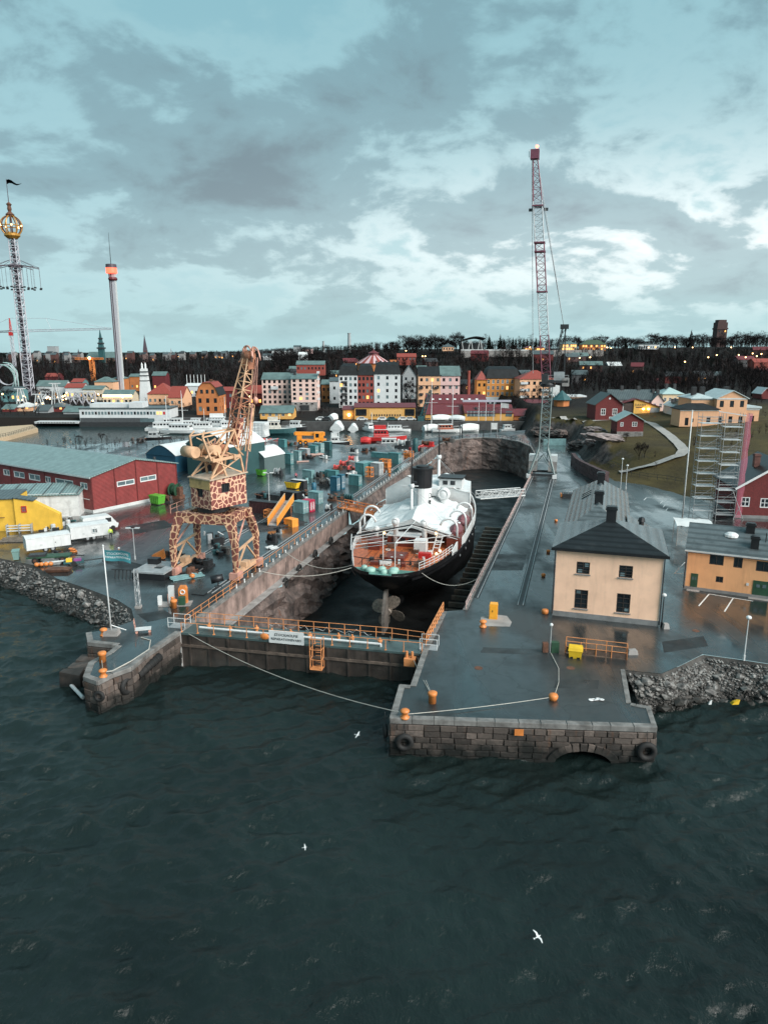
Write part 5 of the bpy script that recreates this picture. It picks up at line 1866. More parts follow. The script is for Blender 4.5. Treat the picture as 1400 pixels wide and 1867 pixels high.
MB().box(-1.4,27.6, D(28,4.2),2.0, 29.8,D(28,5.4)).build('engine_casing', white,T)
FX,FY=0.0, 25.6
fz=dk(26)
m_=MB()
m_.m=0
m_.lathe([(1.42,1.0), (1.42,sz(6.7)-fz)],(FX, FY,fz),22)
fun=m_.build('funnel',white, T,smooth=False)
MB().lathe([(1.46,sz(6.7)-fz), (1.5,sz(9.4)-fz),(1.62, sz(9.45)-fz),(1.62,sz(9.7)-fz), (1.5,sz(9.72)-fz)],(FX, FY,fz),22).build('funnel_top', blackm,fun)
MB().lathe([(.95,sz(9.7)-fz), (1.0,sz(9.95)-fz),(.3, sz(10.05)-fz)],(FX,FY, fz),18).build('funnel_cap',darkm, fun)
MB().tube((FX-.35,FY-1.46, fz+2),(FX-.35,FY-1.46, sz(6.7)),.09,n=6).build('steam_pipe', greym,fun)
MB().tube((FX+1.35,FY-.9, fz+2),(FX+1.35,FY-.9, fz+4.2),.14,n=6).build('whistle_pipe', blackm,fun)
MB().torus((FX+1.3,FY-.75, sz(5.6)),.35,.06, 'x',14,5, .9).build('funnel_emblem',blackm,fun)
for x,y, zw,zt,r in((-.75, 21.4,7.5,13.6, .25),(.3,38.0, 9.4,14.8,.27)):
 mo=MB().tube((x,y, dk(y)),(x,y, sz(zw)),r,r*.8, 10).build('mast',white,T, True)
 MB().tube((x,y, sz(zw)),(x,y, sz(zt)),r*.55,r*.25, 8).build('topmast',blackm,mo, True)
 MB().lathe([(r*1.4,0), (r*1.7,.25),(r*1.4, .6)],(x,y, sz(zw)-.2),10).build('mast_cap',white, mo,True)
 MB().bar((x-1.6,y, sz(zw)+(4.2 if y>30 else .1)),(x+1.0,y, sz(zw)+(4.2 if y>30 else .1)),.12).build('yard',blackm if y>30 else white, mo)
 for s_ in(-1,1):
  for dy_ in(-2,2.6):
   MB().tube((x,y, sz(zw)-.2),(x+s_*6.2,y+dy_, dk(y)+1.2),.022,n=4, cap=False).build('shroud',greym,mo)
MB().box(-.4,20.0, sz(8.2),.2,20.4, sz(8.5)).build('radar_box',darkm,T)
plum=mat('plum_boat_cover',(.17, .065,.075),.6, var=.25,scale=1.5,bump=.3, bscale=2)
for(x,y, s_)in((6.2,19.2,1), (6.4,24.6,1), (4.3,22.2,1)):
 rr=[]
 for t in np.linspace(0,1, 9):
  b=.98*math.sin(math.pi*(t*.92+.04))**.6
  L_=4.6
  rr.append([(x+b*math.cos(a),y-L_/2+L_*t, D(y,1.5)+(.75*math.sin(a)if math.sin(a)>0 else .85*math.sin(a))*(b/.98)+.5*abs(t-.5)**2)for a in np.linspace(0,2*math.pi, 12,endpoint=False)])
 lb=MB().loft(rr).build('lifeboat',plum, T,True)
 MB().path([(x,y-2.3, D(y,2.15)),(x, y,D(y,2.5)), (x,y+2.3,D(y, 2.15))],.07).build('cover_ridge',plum, lb)
def davit(x,y, s_,h=3.7):
 pts=[(x,y, dk(y))]
 for i in range(10):
  a=math.pi*.95*i/9
  pts.append((x-s_*1.15+s_*1.15*math.cos(a),y, dk(y)+h-1.15+1.15*math.sin(a)))
 MB().path(pts,.15, 8).build('davit',white,T, True)
davit(6.9,15.3, 1,4.0)
davit(7.4,20.2, 1,4.0)
davit(7.5,26.0, 1,3.8)
davit(-6.5,14.2, -1,4.2)
davit(-7.1,18.6, -1,4.4)
bronze=mat('dull_weedy_bronze',(.26, .22,.185),.6, metal=.4,var=.5,scale=3)
ru=MB()
ru.loft([[(-.16,1.6, 1.0),(.16,1.6, 1.0),(.12,3.9, 1.0),(-.12,3.9, 1.0)],[(-.18,1.7, 3.6),(.18,1.7, 3.6),(.13,3.9, 3.6),(-.13,3.9, 3.6)],[(-.2,2.9, 6.2),(.2,2.9, 6.2),(.15,3.9, 6.2),(-.15,3.9, 6.2)]])
ru.build('rudder',mat('weathered_underwater_paint', (.16,.14,.125), .7,var=.5,scale=1.2, grime=.4),T)
PY,PZ=4.6, 3.0
pr_=MB().lathe([(.1,-.6), (.42,-.3),(.5, .2),(.4,.6)], (0,0,0), 12)
prop=pr_.build('propeller',bronze, T,True)
prop.location=(0,PY, PZ)
prop.rotation_euler=(math.pi/2,0, 0)
for i in range(4):
 a=math.pi/4+i*math.pi/2+.35
 mb=MB()
 pts,pts2=[], []
 for j in range(15):
  t=2*math.pi*j/15
  rr_,ww=1.25+1.0*math.cos(t), .78*math.sin(t)*(1+.2*math.cos(t))
  X_,Y_=rr_*math.cos(a)-ww*math.sin(a), rr_*math.sin(a)+ww*math.cos(a)
  pts.append((X_,Y_, .34*ww/.78))
  pts2.append((X_,Y_, .34*ww/.78-.09))
 mb.loft([pts,pts2])
 mb.build('blade',bronze, prop)
MB().tube((0,4.9, 3.0),(0,9.5, 3.0),.5,.9, 10).build('stern_tube',hull_b,T)
gir,k=special('giraffe_patch_paint')
tcn=k.t.nodes.new('ShaderNodeTexCoord')
vo=k.t.nodes.new('ShaderNodeTexVoronoi')
vo.feature='DISTANCE_TO_EDGE'
vo.inputs['Scale'].default_value=1.35
k.t.links.new(tcn.outputs['Object'],vo.inputs['Vector'])
c=k.mix(k.rmp(k.mth('ADD',vo.outputs['Distance'], k.rmp(k.noise(6,3,.5), 0.3,.7,-.02, .02)),0.06,0.09), (.66,.40,.24), (.165,.048,.038))
c=k.mix(k.rmp(k.noise(1.4,7, .7),.5,.75, 0,.45),c, (.42,.25,.17))
k.set('Base Color',c)
c=k.mix(k.rmp(k.noise(1.0,8, .75,k.scaled(k.pos,(1, 1,.2))),.55, .72,0,.6), c,(.07,.04, .03))
k.set('Base Color',c)
k.b.inputs['Roughness'].default_value=.6
gir_s,k=special('small_giraffe_patch_paint')
tcn=k.t.nodes.new('ShaderNodeTexCoord')
vo=k.t.nodes.new('ShaderNodeTexVoronoi')
vo.feature='DISTANCE_TO_EDGE'
vo.inputs['Scale'].default_value=1.6
k.t.links.new(tcn.outputs['Object'],vo.inputs['Vector'])
c=k.mix(k.rmp(vo.outputs['Distance'],0.075, 0.105),(.72,.43, .29),(.20,.062, .052))
k.set('Base Color',c)
k.b.inputs['Roughness'].default_value=.5
beige=mat('chalky_cream_crane_paint',(.58, .355,.215),.55, var=.18,scale=1.2,grime=.35)
pinkst=mat('faded_pink_crane_paint',(.52, .27,.21),.6, var=.3,scale=1.5,grime=.35)
rustor=mat('rusty_orange_crane_paint',(.36, .15,.085),.65, var=.4,scale=1.2,grime=.35)
FLp,FRp, BRp=g(322,1046),g(432, 1057),g(467,1032)
CC=(FLp+BRp)/2
T=thing('giraffe_crane','portal harbour crane painted with brown giraffe patches on four tapering legs', 'crane',(CC.x,CC.y, 0),-HD)
gx_,gy_=4.1, 3.0
PT=7.7
def leg(sx_,sy_):
 foot,knee, top=(sx_*gx_,sy_*gy_),(sx_*gx_*1.0, sy_*gy_*.98),(sx_*gx_*.72,sy_*gy_*.72)
 mb=MB()
 prof=[(0.6,foot, .38),(2.2,foot, .5),(4.2,knee, .7),(6.0,(sx_*gx_*.9, sy_*gy_*.88),1.0),(7.6, top,1.5)]
 mb.loft([[(c_[0]-r_*.5,c_[1]-.32, z),(c_[0]+r_*.5,c_[1]-.32, z),(c_[0]+r_*.5,c_[1]+.32, z),(c_[0]-r_*.5,c_[1]+.32, z)]for z,c_,r_ in prof])
 L=mb.build('leg',gir, T)
 fm_=MB().box(foot[0]-.55,foot[1]-.75, .12,foot[0]+.55,foot[1]+.75, .95)
 F=fm_.build('bogie',pinkst, L)
for sx_ in(-1,1):
 for sy_ in(-1,1):
  leg(sx_,sy_)
 MB().bar((sx_*gx_,-gy_, .75),(sx_*gx_,gy_, .75),.45,.5).build('sill_beam', beige,T)
 MB().bar((sx_*gx_,-gy_, 3.3),(sx_*gx_*.98,gy_, 3.9),.22).build('brace',beige, T)
 MB().bar((sx_*gx_,-gy_, .9),(sx_*gx_,0, 3.6),.18).build('brace',beige, T)
 MB().bar((sx_*gx_,gy_, .9),(sx_*gx_,0, 3.6),.18).build('brace',beige, T)
 MB().bar((sx_*gx_,-gy_, 3.5),(sx_*gx_*.8,gy_*.7, 6.9),.16).build('brace',pinkst, T)
 MB().box(sx_*gx_-.4,-1.0, .95,sx_*gx_+.4,.2, 1.6).build('drive_motor',beige,T)
for sy_ in(-1,1):
 MB().box(-gx_*.95,sy_*gy_*.72-.45, 6.5,gx_*.95,sy_*gy_*.72+.45, PT).build('portal_beam',gir,T)
for sx_ in(-1,1):
 MB().box(sx_*gx_*.75-.45,-gy_*.72+.46, 6.55,sx_*gx_*.75+.45,gy_*.72-.46, PT-.04).build('portal_beam',gir,T)
MB().lathe([(1.9,0), (1.9,.5),(1.5, .5),(1.5,.9)], (0,0,PT), 18).build('slewing_ring',darkm,T)
rail(None,[(-gx_, -gy_*1.0,PT),(-gx_, gy_,PT)],1.0, .035,1.5,T, pinkst)
UR=R(-24)
UM=Matrix.Translation((.85,0, 0))@Matrix.Rotation(UR,4,'Z')
def up(mb,name, m_,smooth=False,par=None):
 o=mb.build(name,m_, par or T,smooth=smooth)
 if par is None:
  o.matrix_local=UM
 return o
hz0,hz1=PT+.75, PT+4.35
hw,hd_=1.9, 2.7
mb=MB()
face_quads(mb,2*hw, hz1-hz0-.0,[(1.1,1.3, 1.2,1.1)],lambda x, q_,z:(x-hw,-hd_+q_, z+hz0))
face_quads(mb,2*hd_, hz1-hz0,[(1.6,1.8, 1.25,1.1)],lambda x, q_,z:(hw-q_,x-hd_, z+hz0))
mb.poly([(-hw,-hd_, hz0),(-hw,hd_, hz0),(-hw,hd_, hz1),(-hw,-hd_, hz1)])
mb.poly([(hw,hd_, hz0),(-hw,hd_, hz0),(-hw,hd_, hz1),(hw,hd_, hz1)])
mb.poly([(-hw,-hd_, hz0),(hw,-hd_, hz0),(hw,hd_, hz0),(-hw,hd_, hz0)])
house=up(mb,'machine_house', gir_s)
up(MB().box(-hw-.06,-hd_-.06, hz1-1.25,hw-.1,-hd_, hz1),'yellow_panel',mat('weathered_cream_panel', (.50,.33,.14), .6,var=.2,grime=.6))
up(MB().slab([(-hw-.2,-hd_-.2, hz1+.05),(hw+.2,-hd_-.2, hz1+.05),(hw+.2,hd_+.2, hz1+.3),(-hw-.2,hd_+.2, hz1+.3)],.15),'house_roof', mat('pale_worn_roof',(.46,.36, .27),.55,var=.25, grime=.4))
for(x,y, rz_)in((-hw+1.1,-hd_+.10,0), (hw-.10,-hd_+1.6,math.pi/2)):
 gme,fme=win_mesh(1.2, 1.1,2,1, darkm,glass,.08)
 o=share('window',gme, house,(x,y, hz0+(1.3 if rz_==0 else 1.8)),(0,0, rz_))
 share('frame',fme, o)
def ub(p,q, w_,name='frame_strut',m_=None, h=None):
 up(MB().bar(p,q, w_,h),name, m_ or beige)
ap={-1:(.1,1.7, 17.5),1:(1.4,1.7, 17.5)}
for s_ in(-1,1):
 ub((s_*1.8,-2.5, hz1+.1),ap[s_],.2)
 ub((s_*1.8,2.5, hz1+.1),ap[s_],.2)
 ub((s_*1.8,-.2, hz1+.1),(s_*1.4,-1.0, 15.2),.2)
 ub((s_*1.7,-2.0, 14.2),(s_*1.7,2.2, 14.4),.18,h=.35)
 ub((s_*1.7,-2.2, 14.2),(s_*1.2,-2.9, 17.0),.2)
 ub((s_*1.2,-2.9, 17.0),(s_*.9,-2.4, 17.6),.16)
 ub((s_*1.2,-2.9, 17.0),ap[s_],.15)
 ub((s_*1.6,-3.0, 14.6),(s_*.9,.6, 16.4),.15)
 ub((s_*1.8,-2.5, hz1+.1),(s_*1.7,2.3, 14.3),.13)
 ub((s_*1.8,2.5, hz1+.1),(s_*1.7,-2.0, 14.3),.13)
 ub((s_*2.0,2.4, 14.4),(s_*.8,1.0, 16.6),.14)
ub(ap[-1],ap[1], .3)
for i in range(14):
 r2=random.Random(i)
 ub((r2.uniform(-1.8,1.8), r2.uniform(-2.6,1.6),14.4), (r2.uniform(-1.2,1.4),r2.uniform(-2.4, 1.8),r2.uniform(15.4,17.0)), .12,'gear_strut',beige if i%3 else pinkst)
ub((-1.9,1.2, 14.3),(1.9,1.2, 14.3),.3,h=.7)
ub((-1.9,-2.0, 14.3),(1.9,-2.0, 14.3),.3,h=.5)
up(MB().tube((-1.9,-3.2, 15.2),(.2,-3.2, 15.2),.68,n=16), 'counterweight_drum',beige,True)
up(MB().tube((-1.4,-1.0, 15.3),(1.4,-1.0, 15.3),.62,n=14), 'winch_drum',beige,True)
up(MB().tube((-1.0,.4, 15.4),(1.2,.4, 15.4),.45,n=12), 'winch_drum',rustor,True)
up(MB().box(-1.2,-2.2, 14.5,1.2,1.0, 14.58),'winch_platform',beige)
up(MB().box(-.5,-.5, hz1+.2,.5,.5, 14.4),'king_post',rustor)
J0,J1, J2=Vector((.7,2.0,15.6)), Vector((1.0,3.4,21.2)), Vector((1.2,4.5,26.0))
NK=MB()
for s_ in(-.55,.55):
 NK.bar(J0+Vector((s_,0, 0)),J0.lerp(J1,.58)+Vector((s_, 0,0)),.40, .5)
NK.bar(J0+Vector((0,.2, .2)),J0.lerp(J1,.5)+Vector((0, .2,0)),.9, .12)
up(NK,'jib_neck', gir_s)
up(MB().lattice(J0,J1, 1.2,1.6,6, .09,.06),'jib_lattice', rustor)
up(MB().lattice(J1,J2, 1.6,.8,5, .09,.06),'jib_lattice', beige)
up(MB().lattice(J0+Vector((1.0,1.0, -.8)),J1+Vector((.7,.6, -.8)),.8,.8, 5,.06,.045), 'jib_stay_lattice',beige)
ub(tuple(J1+Vector((-.8,0, 0))),(.1,1.7, 17.5),.12,'jib_stay', rustor)
ub(tuple(J1+Vector((1.6,.2, -.6))),(2.0,2.6, hz1+.2),.14,'jib_stay', pinkst)
ub(tuple(J1+Vector((1.2,.6, -1.2))),(2.3,2.9, 15.0),.16,'jib_stay', beige)
hp=[]
for i in range(13):
 a=math.pi*i/12
 hp.append(J2+Vector((-.4-2.0*math.cos(a),.2+.9*math.cos(a), -.2+1.55*math.sin(a))))
up(MB().path(hp,.12, 6),'head_hoop',pinkst, True)
up(MB().path([p+Vector((.5,.7, -.15))for p in hp],.10,6), 'head_hoop',pinkst,True)
up(MB().tube(J2+Vector((-.6,0, .2)),J2+Vector((.7,0, .2)),.6,n=14), 'head_sheave',rustor,True)
up(MB().obox(J2+Vector((0,0, -.6)),1.1,1.0, 1.6),'head_block',rustor)
for i in range(11):
 a=i*.9
 up(MB().bar(J2+Vector((-1.3+.26*i,-.4, -.6+.1*(i%3))),J2+Vector((-.9+.22*i,.6*math.cos(a), .9+.4*math.sin(a))),.13),'head_strut', pinkst if i%2 else rustor)
for dx_ in(.75,1.05):
 up(MB().tube(J2+Vector((dx_,.6, 0)),J2+Vector((dx_-.5,.5, -5.0)),.045,n=5), 'hoist_cable',pinkst)
 up(MB().tube(J2+Vector((dx_,.6, 0)),(1.6,2.6, 15.0),.035,n=5), 'hoist_cable',pinkst)
up(MB().lathe([(.1,-.3), (.3,-.1),(.34, .3),(.1,.6)], J2+Vector((.45,.5,-5.3)), 10),'hook_block',pinkst, True)
stg=mat('green_grey_tower_paint',(.17, .215,.215),.5, var=.2)
crw=mat('pale_boom_paint',(.42, .45,.47),.5, var=.15)
crr=mat('purple_red_boom_paint',(.16, .045,.07),.5, var=.25)
bz=Vector((34.2,152.5, 0))
T=thing('luffing_crane','tall slender lattice boom crane on a grey tower beside the dock', 'crane',bz,-HD)
MB().lattice((0,0, 4.2),(.3,0, 19.3),1.9,1.9, 11,.11,.06).build('tower', stg,T)
for sx_ in(-1,1):
 for sy_ in(-1,1):
  MB().bar((sx_*2.7,sy_*2.5, .7),(sx_*.95,sy_*.95, 6.2),.32,.32).build('leg', stg,T)
  MB().box(sx_*2.7-.45,sy_*2.5-.6, .1,sx_*2.7+.45,sy_*2.5+.6, .9).build('bogie',white if sy_<0 else stg,T)
  MB().bar((sx_*2.7,sy_*2.5, .9),(0,sy_*1.5, 4.6),.14).build('brace',stg, T)
 MB().bar((sx_*2.7,-2.5, .75),(sx_*2.7,2.5, .75),.4,.5).build('sill_beam', darkm,T)
 for z0,z1, mm in((.95,3.1,concrete), (3.15,4.4,lgrey)):
  MB().box(sx_*2.1-.9,1.2, z0,sx_*2.1+.9,4.4, z1).build('ballast_block',mm,T)
for sy_ in(-1,1):
 MB().bar((-2.7,sy_*2.5, .75),(2.7,sy_*2.5, .75),.4,.5).build('sill_beam', darkm,T)
MB().lathe([(1.5,0), (1.6,.5),(1.3, .9)],(.3,0, 19.2),14).build('slewing_ring',darkm, T)
MB().box(-.9,-1.2, 20.1,4.4,1.3, 20.6).build('machinery_deck',darkm,T)
MB().box(1.4,-1.0, 20.6,3.6,1.0, 22.3).build('winch_house',greym,T)
MB().box(3.2,-1.2, 19.4,4.6,1.2, 21.0).build('counterweight',concrete,T)
MB().box(-1.0,-1.6, 19.8,.3,-.4, 21.9).build('operator_cab',darkm,T)
for y in(-1.3,1.4):
 rail(None,[(-1, y,20.6),(4.4, y,20.6)],1.0, .03,1.3,T, greym)
bt=Vector((-4.4,0, 64.5))
b0=Vector((-.1,0, 21.0))
segs=[(0,.20, crr),(.20,.40, crw),(.40,.62, crr),(.62,.80, crw),(.80,1.0, crr)]
for a,b, mm in segs:
 w0=1.75 if a<.8 else 1.75
 w1=1.75 if b<=.8 else .8
 MB().lattice(b0.lerp(bt,a), b0.lerp(bt,b),w0, w1,7,.10, .05).build('boom_section',mm,T)
MB().box(bt.x-.9,-.8, bt.z-.8,bt.x+.8,.8, bt.z+.9).build('boom_head',crr,T)
MB().tube((bt.x-1.2,0, bt.z-.4),(bt.x-1.2,0, bt.z+1.0),.06,n=5).build('head_rail', crw,T)
MB().ell((bt.x+.3,0, bt.z+1.5),.3,.3, .3,8,6).build('warning_lamp', lamp_red,T)
for t in(.58,.40, .62,.78):
 c_=b0.lerp(bt,t)
 MB().box(c_.x-1.1,-1.1, c_.z-.12,c_.x+1.1,1.1, c_.z+.12).build('boom_collar',crr,T)
for s_ in(-1.4,1.6):
 c_=b0.lerp(bt,.765)
 MB().box(c_.x+s_-.4,-.3, c_.z-.25,c_.x+s_+.4,.3, c_.z+.25).build('floodlight',darkm,T)
for y in(-.5,.5):
 MB().bar((1.0,y, 20.8),(2.8,y, 31.4),.22).build('gantry_leg',darkm, T)
 MB().bar((3.6,y, 20.8),(3.2,y, 31.4),.22).build('gantry_leg',darkm, T)
 MB().tube((2.9,y, 31.5),b0.lerp(bt,.80)+Vector((1.0, y,0)),.05, n=4).build('pendant_line',darkm,T)
 MB().tube((2.9,y*.5, 31.5),bt+Vector((.4,y, -.5)),.045,n=4).build('pendant_line', greym,T)
 MB().tube(bt+Vector((-.6,y, -.6)),Vector((-2.9,y, 22)),.035,n=4).build('hoist_line', greym,T)
MB().box(2.2,-.9, 31.0,3.9,.9, 31.9).build('gantry_head',darkm,T)
MB().lattice((1.2,0, 21),(3.0,0, 31.2),1.2,.9, 6,.06,.045).build('gantry_lattice', darkm,T)
def two_face(px,py, wl_,wr_,hp, th,z=0.0):
 P=g(px,py, z)
 s_=ppm(P)
 th=R(th)
 a=wl_/(s_*math.cos(th))
 b=wr_/(s_*math.sin(th))
 h=hp/s_
 return P+Vector((-math.cos(th),math.sin(th), 0))*a,-th,a, b,h
def corr(mb,x0, x1,y,z0, z1,axis_='x',n=None, depth=.05):
 n=n or max(3,int(abs(x1-x0)/.28))
 pts=[]
 for i in range(n):
  a,b=x0+(x1-x0)*i/n, x0+(x1-x0)*(i+1)/n
  m_=(b-a)
  for xx,dd in((a, 0),(a+m_*.35,0), (a+m_*.5,depth),(a+m_*.85, depth),(b,0)):
   pts.append((xx,dd))
 for(xa,da), (xb,db)in zip(pts,pts[1:]):
  if axis_=='x':
   mb.poly([(xa,y+da, z0),(xb,y+db, z0),(xb,y+db, z1),(xa,y+da, z1)])
  else :
   mb.poly([(y-da,xa, z0),(y-db,xb, z0),(y-db,xb, z1),(y-da,xa, z1)])
def container(label,px, py,wl_,wr_, hp,m_,th=32, roofm=None,door='r',name='container', cat='container',group='boxes and containers in the yard',lettering=None, z=0.0,minb=0.0):
 o,rot_, a,b,h=two_face(px, py,wl_,wr_, hp,th,z)
 b=max(b,minb)
 T=thing(name,label, cat,o,rot_, group)
 mb=MB()
 corr(mb,.06, a-.06,.03,.12, h-.1)
 if door!='r':
  corr(mb,.06, b-.06,a-.03,.12, h-.1,'y')
 mb.poly([(0,b, .1),(a,b, .1),(a,b, h),(0,b, h)])
 mb.poly([(0,0, .1),(0,b, .1),(0,b, h),(0,0, h)])
 mb.build('wall',m_, T)
 fr=MB()
 for x in(0,a):
  for y in(0,b):
   fr.box(x-.06 if x else 0,y-.06 if y else 0, 0,x if x else .06,y if y else .06, h)
 for z_ in(.06,h-.06):
  fr.box(.06,0, z_-.06,a-.06,.05, z_+.06)
  fr.box(a-.05,.06, z_-.06,a,b-.06, z_+.06)
 fr.build('corner_frame',m_, T)
 MB().box(.02,.02, h-.03,a-.02,b-.02, h+.04).build('roof',roofm or m_,T)
 if door=='r':
  for i in range(2):
   y0,y1=(.08, b/2-.02)if i==0 else(b/2+.02,b-.08)
   dd=MB().box(a-.06,y0, .14,a-.015,y1, h-.14).build('door',m_,T)
   for f_ in(.3,.72):
    yy=y0+(y1-y0)*f_
    MB().tube((a+.01,yy, .2),(a+.01,yy, h-.2),.03,n=5).build('lock_rod', lgrey,dd)
   MB().box(a-.012,y0+.1*(y1-y0), h*.42,a+.03,y0+.9*(y1-y0), h*.46).build('handle',lgrey,dd)
 return T,a, b,h
for row in(('pale teal container with its door end to the dock, left of the crimson one', 553,937,20, 9,21,teal2, None,'r'),('crimson container with white lettering on its doors', 565,934,16, 8.5,21,crimson, None,'r'),('tall teal container with a pale roof behind the crimson one', 580.5,919.5,20, 8,21.5,teal2, None,'r'),('low teal box behind the black sheds, near the small person',568,872.5, 18,5,14, teal2,None,''), ('blue upright cabinet, left of the two standing side by side',614, 896,12.5,3.5, 26,bluec,None, 'r'),('blue upright cabinet, right of the two standing side by side', 623,892,9, 3.5,26,bluec, None,'r'),('low teal box behind the two blue cabinets', 612.5,871,21, 4,12,teal1, None,''),('square teal container next to the dark maroon post', 654,886,19, 4.5,18.5,teal1, teal2,'r'),('long teal container with ribbed roof behind the orange stand', 663,867,16, 17,22,teal1, teal2,''),('grey container with pale roof beside the orange stand', 691,867,16, 8.5,22,greym, lgrey,'r'),('square dark teal container near the bend of the crane track', 726,846,19, 6,19,teal1, teal1,'r'),('long flat teal box behind the orange pile', 708,836,32, 4,9,teal1, teal2,''),('narrow dark teal container against the small storage hall', 530,847,13, 4,19,teal1, None,'r'),('pale blue-green container second from the small storage hall', 545,842,11, 4.5,19,teal2, None,'r'),('long pale teal container with white rods below the orange mobile crane', 585,826,17, 6,17,teal2, None,'r'),('teal container in the row under the mobile crane, third from the right',575,829, 14,5,16, teal1,None,'r'), ('dark teal container at the right end of the row under the mobile crane',601,821, 13,3,15, teal3,teal2,''), ('white roofed grey box left of the teal container row',560,832, 17,5,13, greym,white,''), ('small teal box in front of the shrink-wrapped boat',519,816, 13,4,14, teal1,None,''), ('dark container with a pale roof behind the yellow skip',554,890, 26,6,13, darkm,lgrey,''), ('grey-black box at the left end of the scrap row',510,917, 26,6,13, darkm,darkm,''), ('tall black box beside the white rope ladder',541,921, 32,9,22, blackm,darkm,''), ):
 T,a, b,h=container(row[0],row[1], row[2],row[3],row[4], row[5],row[6],roofm=row[7], door=row[8],minb=1.2)
 if 'crimson' in row[5+1].name:
  for zz in(.3,.55, .8):
   text_obj(T,'lettering', 'TEX',.5,white, Matrix.Translation((a+.03,b*.5,h*zz))@Matrix.Rotation(math.pi/2, 4,'Z')@FRONT)if False else None
  for yy in(b*.28,b*.72):
   for q_ in range(6):
    MB().box(a+.001,yy-.16, h*(.2+q_*.1),a+.02,yy+.16, h*(.2+q_*.1)+.12).build('lettering',white,T)
def skip_bin(label,px, py,wl_,wr_, hp,m_,th=32, fill=None,cat='skip',name='skip_bin'):
 o,rot_, a,b,h=two_face(px, py,wl_,wr_, hp,th)
 b=max(b,1.2)
 T=thing(name,label, cat,o,rot_)
 i_=min(.35,a*.12)
 MB().loft([[(i_,.1, .15),(a-i_,.1, .15),(a-i_,b-.1, .15),(i_,b-.1, .15)],[(0,0, h),(a,0, h),(a,b, h),(0,b, h)]]).build('body',m_,T)
 MB().box(-.06,-.06, h,a+.06,b+.06, h+.1).build('rim',m_,T)
 MB().box(.08,.08, h+.1,a-.08,b-.08, h+.16).build('cover',fill or m_,T)
 for t in(.2,.4, .6,.8):
  MB().bar((a*t,.02, .3),(a*t,-.04, h),.08,.06).build('rib', m_,T)
 MB().box(a*.1,.2, 0,a*.9,.4, .16).build('skid',darkm,T)
 return T
skip_bin('bright green closed skip at the corner of the red workshop',290, 922,22,9, 16,greenb)
skip_bin('green open skip in front of the small storage hall',480, 869,15,5, 11,greenb,fill=darkm)
skip_bin('yellow steel skip among the black boxes',541, 893,24,6, 11,yellow,fill=darkm)
for px,py, r_,h_,m_, lab in((572.5,895,4.2, 15.5,bluec,'blue upright tank beside the yellow skip'), (559.5,882,3.2, 11,teal2,'pale teal upright tank behind the yellow skip'), (757,824,5.0, 25,teal3,'tall dark teal tank at the far end of the equipment row')):
 P=g(px,py)
 s_=ppm(P)
 r_,h_=r_/s_, h_/s_
 T=thing('storage_tank',lab, 'tank',P)
 MB().lathe([(r_*.9,0), (r_,.1),(r_, h_*.88),(r_*.6,h_), (.05,h_*1.02)],n=14).build('body', m_,T,True)
 MB().torus((0,0, h_*.5),r_,.05, 'z',14,5).build('hoop', m_,T)
 MB().tube((0,0, h_),(0,0, h_+.3),.12,n=6).build('cap', darkm,T)
o,rot_, a,b,h=two_face(640, 916,18,4, 13,30)
T=thing('gas_cylinder_rack','row of dark green ribbed tanks standing by the crane track', 'tanks',o,rot_)
for i in range(4):
 MB().lathe([(a*.115,0), (a*.12,h*.9),(a*.05, h)],(a*(.125+.25*i),.8, 0),10).build('tank',teal3, T,True)
MB().box(0,.2, -.02,a,1.4, .12).build('pallet',darkm,T)
def frame_box(mb,a, b,h,r=.06):
 for x in(0,a):
  for y in(0,b):
   mb.tube((x,y, 0),(x,y, h),r,n=4)
 for z_ in(0,h*.5, h):
  for y in(0,b):
   mb.tube((0,y, z_),(a,y, z_),r,n=4)
  for x in(0,a):
   mb.tube((x,0, z_),(x,b, z_),r,n=4)
def frames(label,px, py,wl_,wr_, hp,m_=None,solid=None, group=None,th=32,name='stillage'):
 o,rot_, a,b,h=two_face(px, py,wl_,wr_, hp,th)
 b=max(b,1.0)
 T=thing(name,label, 'frame',o,rot_, group)
 mb=MB()
 frame_box(mb,a, b,h,.09)
 mb.build('frame',m_ or orange, T)
 if solid:
  MB().box(.1,.1, .05,a-.1,b-.1, h*solid).build('panel',m_ or orange,T)
 for t in(.33,.66):
  MB().bar((a*t,0, 0),(a*t,0, h),.12,.08).build('upright', m_ or orange,T)
 return T
frames('orange lattice crate left of the yard lamp post',495, 945,15,6, 13)
frames('orange steel frame right of the yard lamp post',524, 936,15,6, 15,solid=.0)
frames('orange trestle stand between teal and grey containers',676, 870,10,4, 17)
frames('orange stillage piled with pipes behind the grey container',707, 852,15,6, 13,solid=.6)
frames('orange steel stack by the far teal tank',748, 834,12,6, 10,solid=.7)
T,a, b,h=container('orange box under the raised end of the orange stair',533, 962,17,10, 14,mat('stair_orange',(.78, .30,.05),.5, var=.12,grime=.2),th=40, door='',name='orange_box',cat='box', group=None)
P,Q=g(497, 962),g(541,948)
d=Q-P
T=thing('gangway_section','orange gangway section lying slanted over an orange box', 'gangway',P,math.atan2(d.y, d.x)+.35)
L=8.2
MB().slab([(0,-.7, .4),(L,-.7, 2.6),(L,.7, 2.6),(0,.7, .4)],.12).build('deck',greym, T)
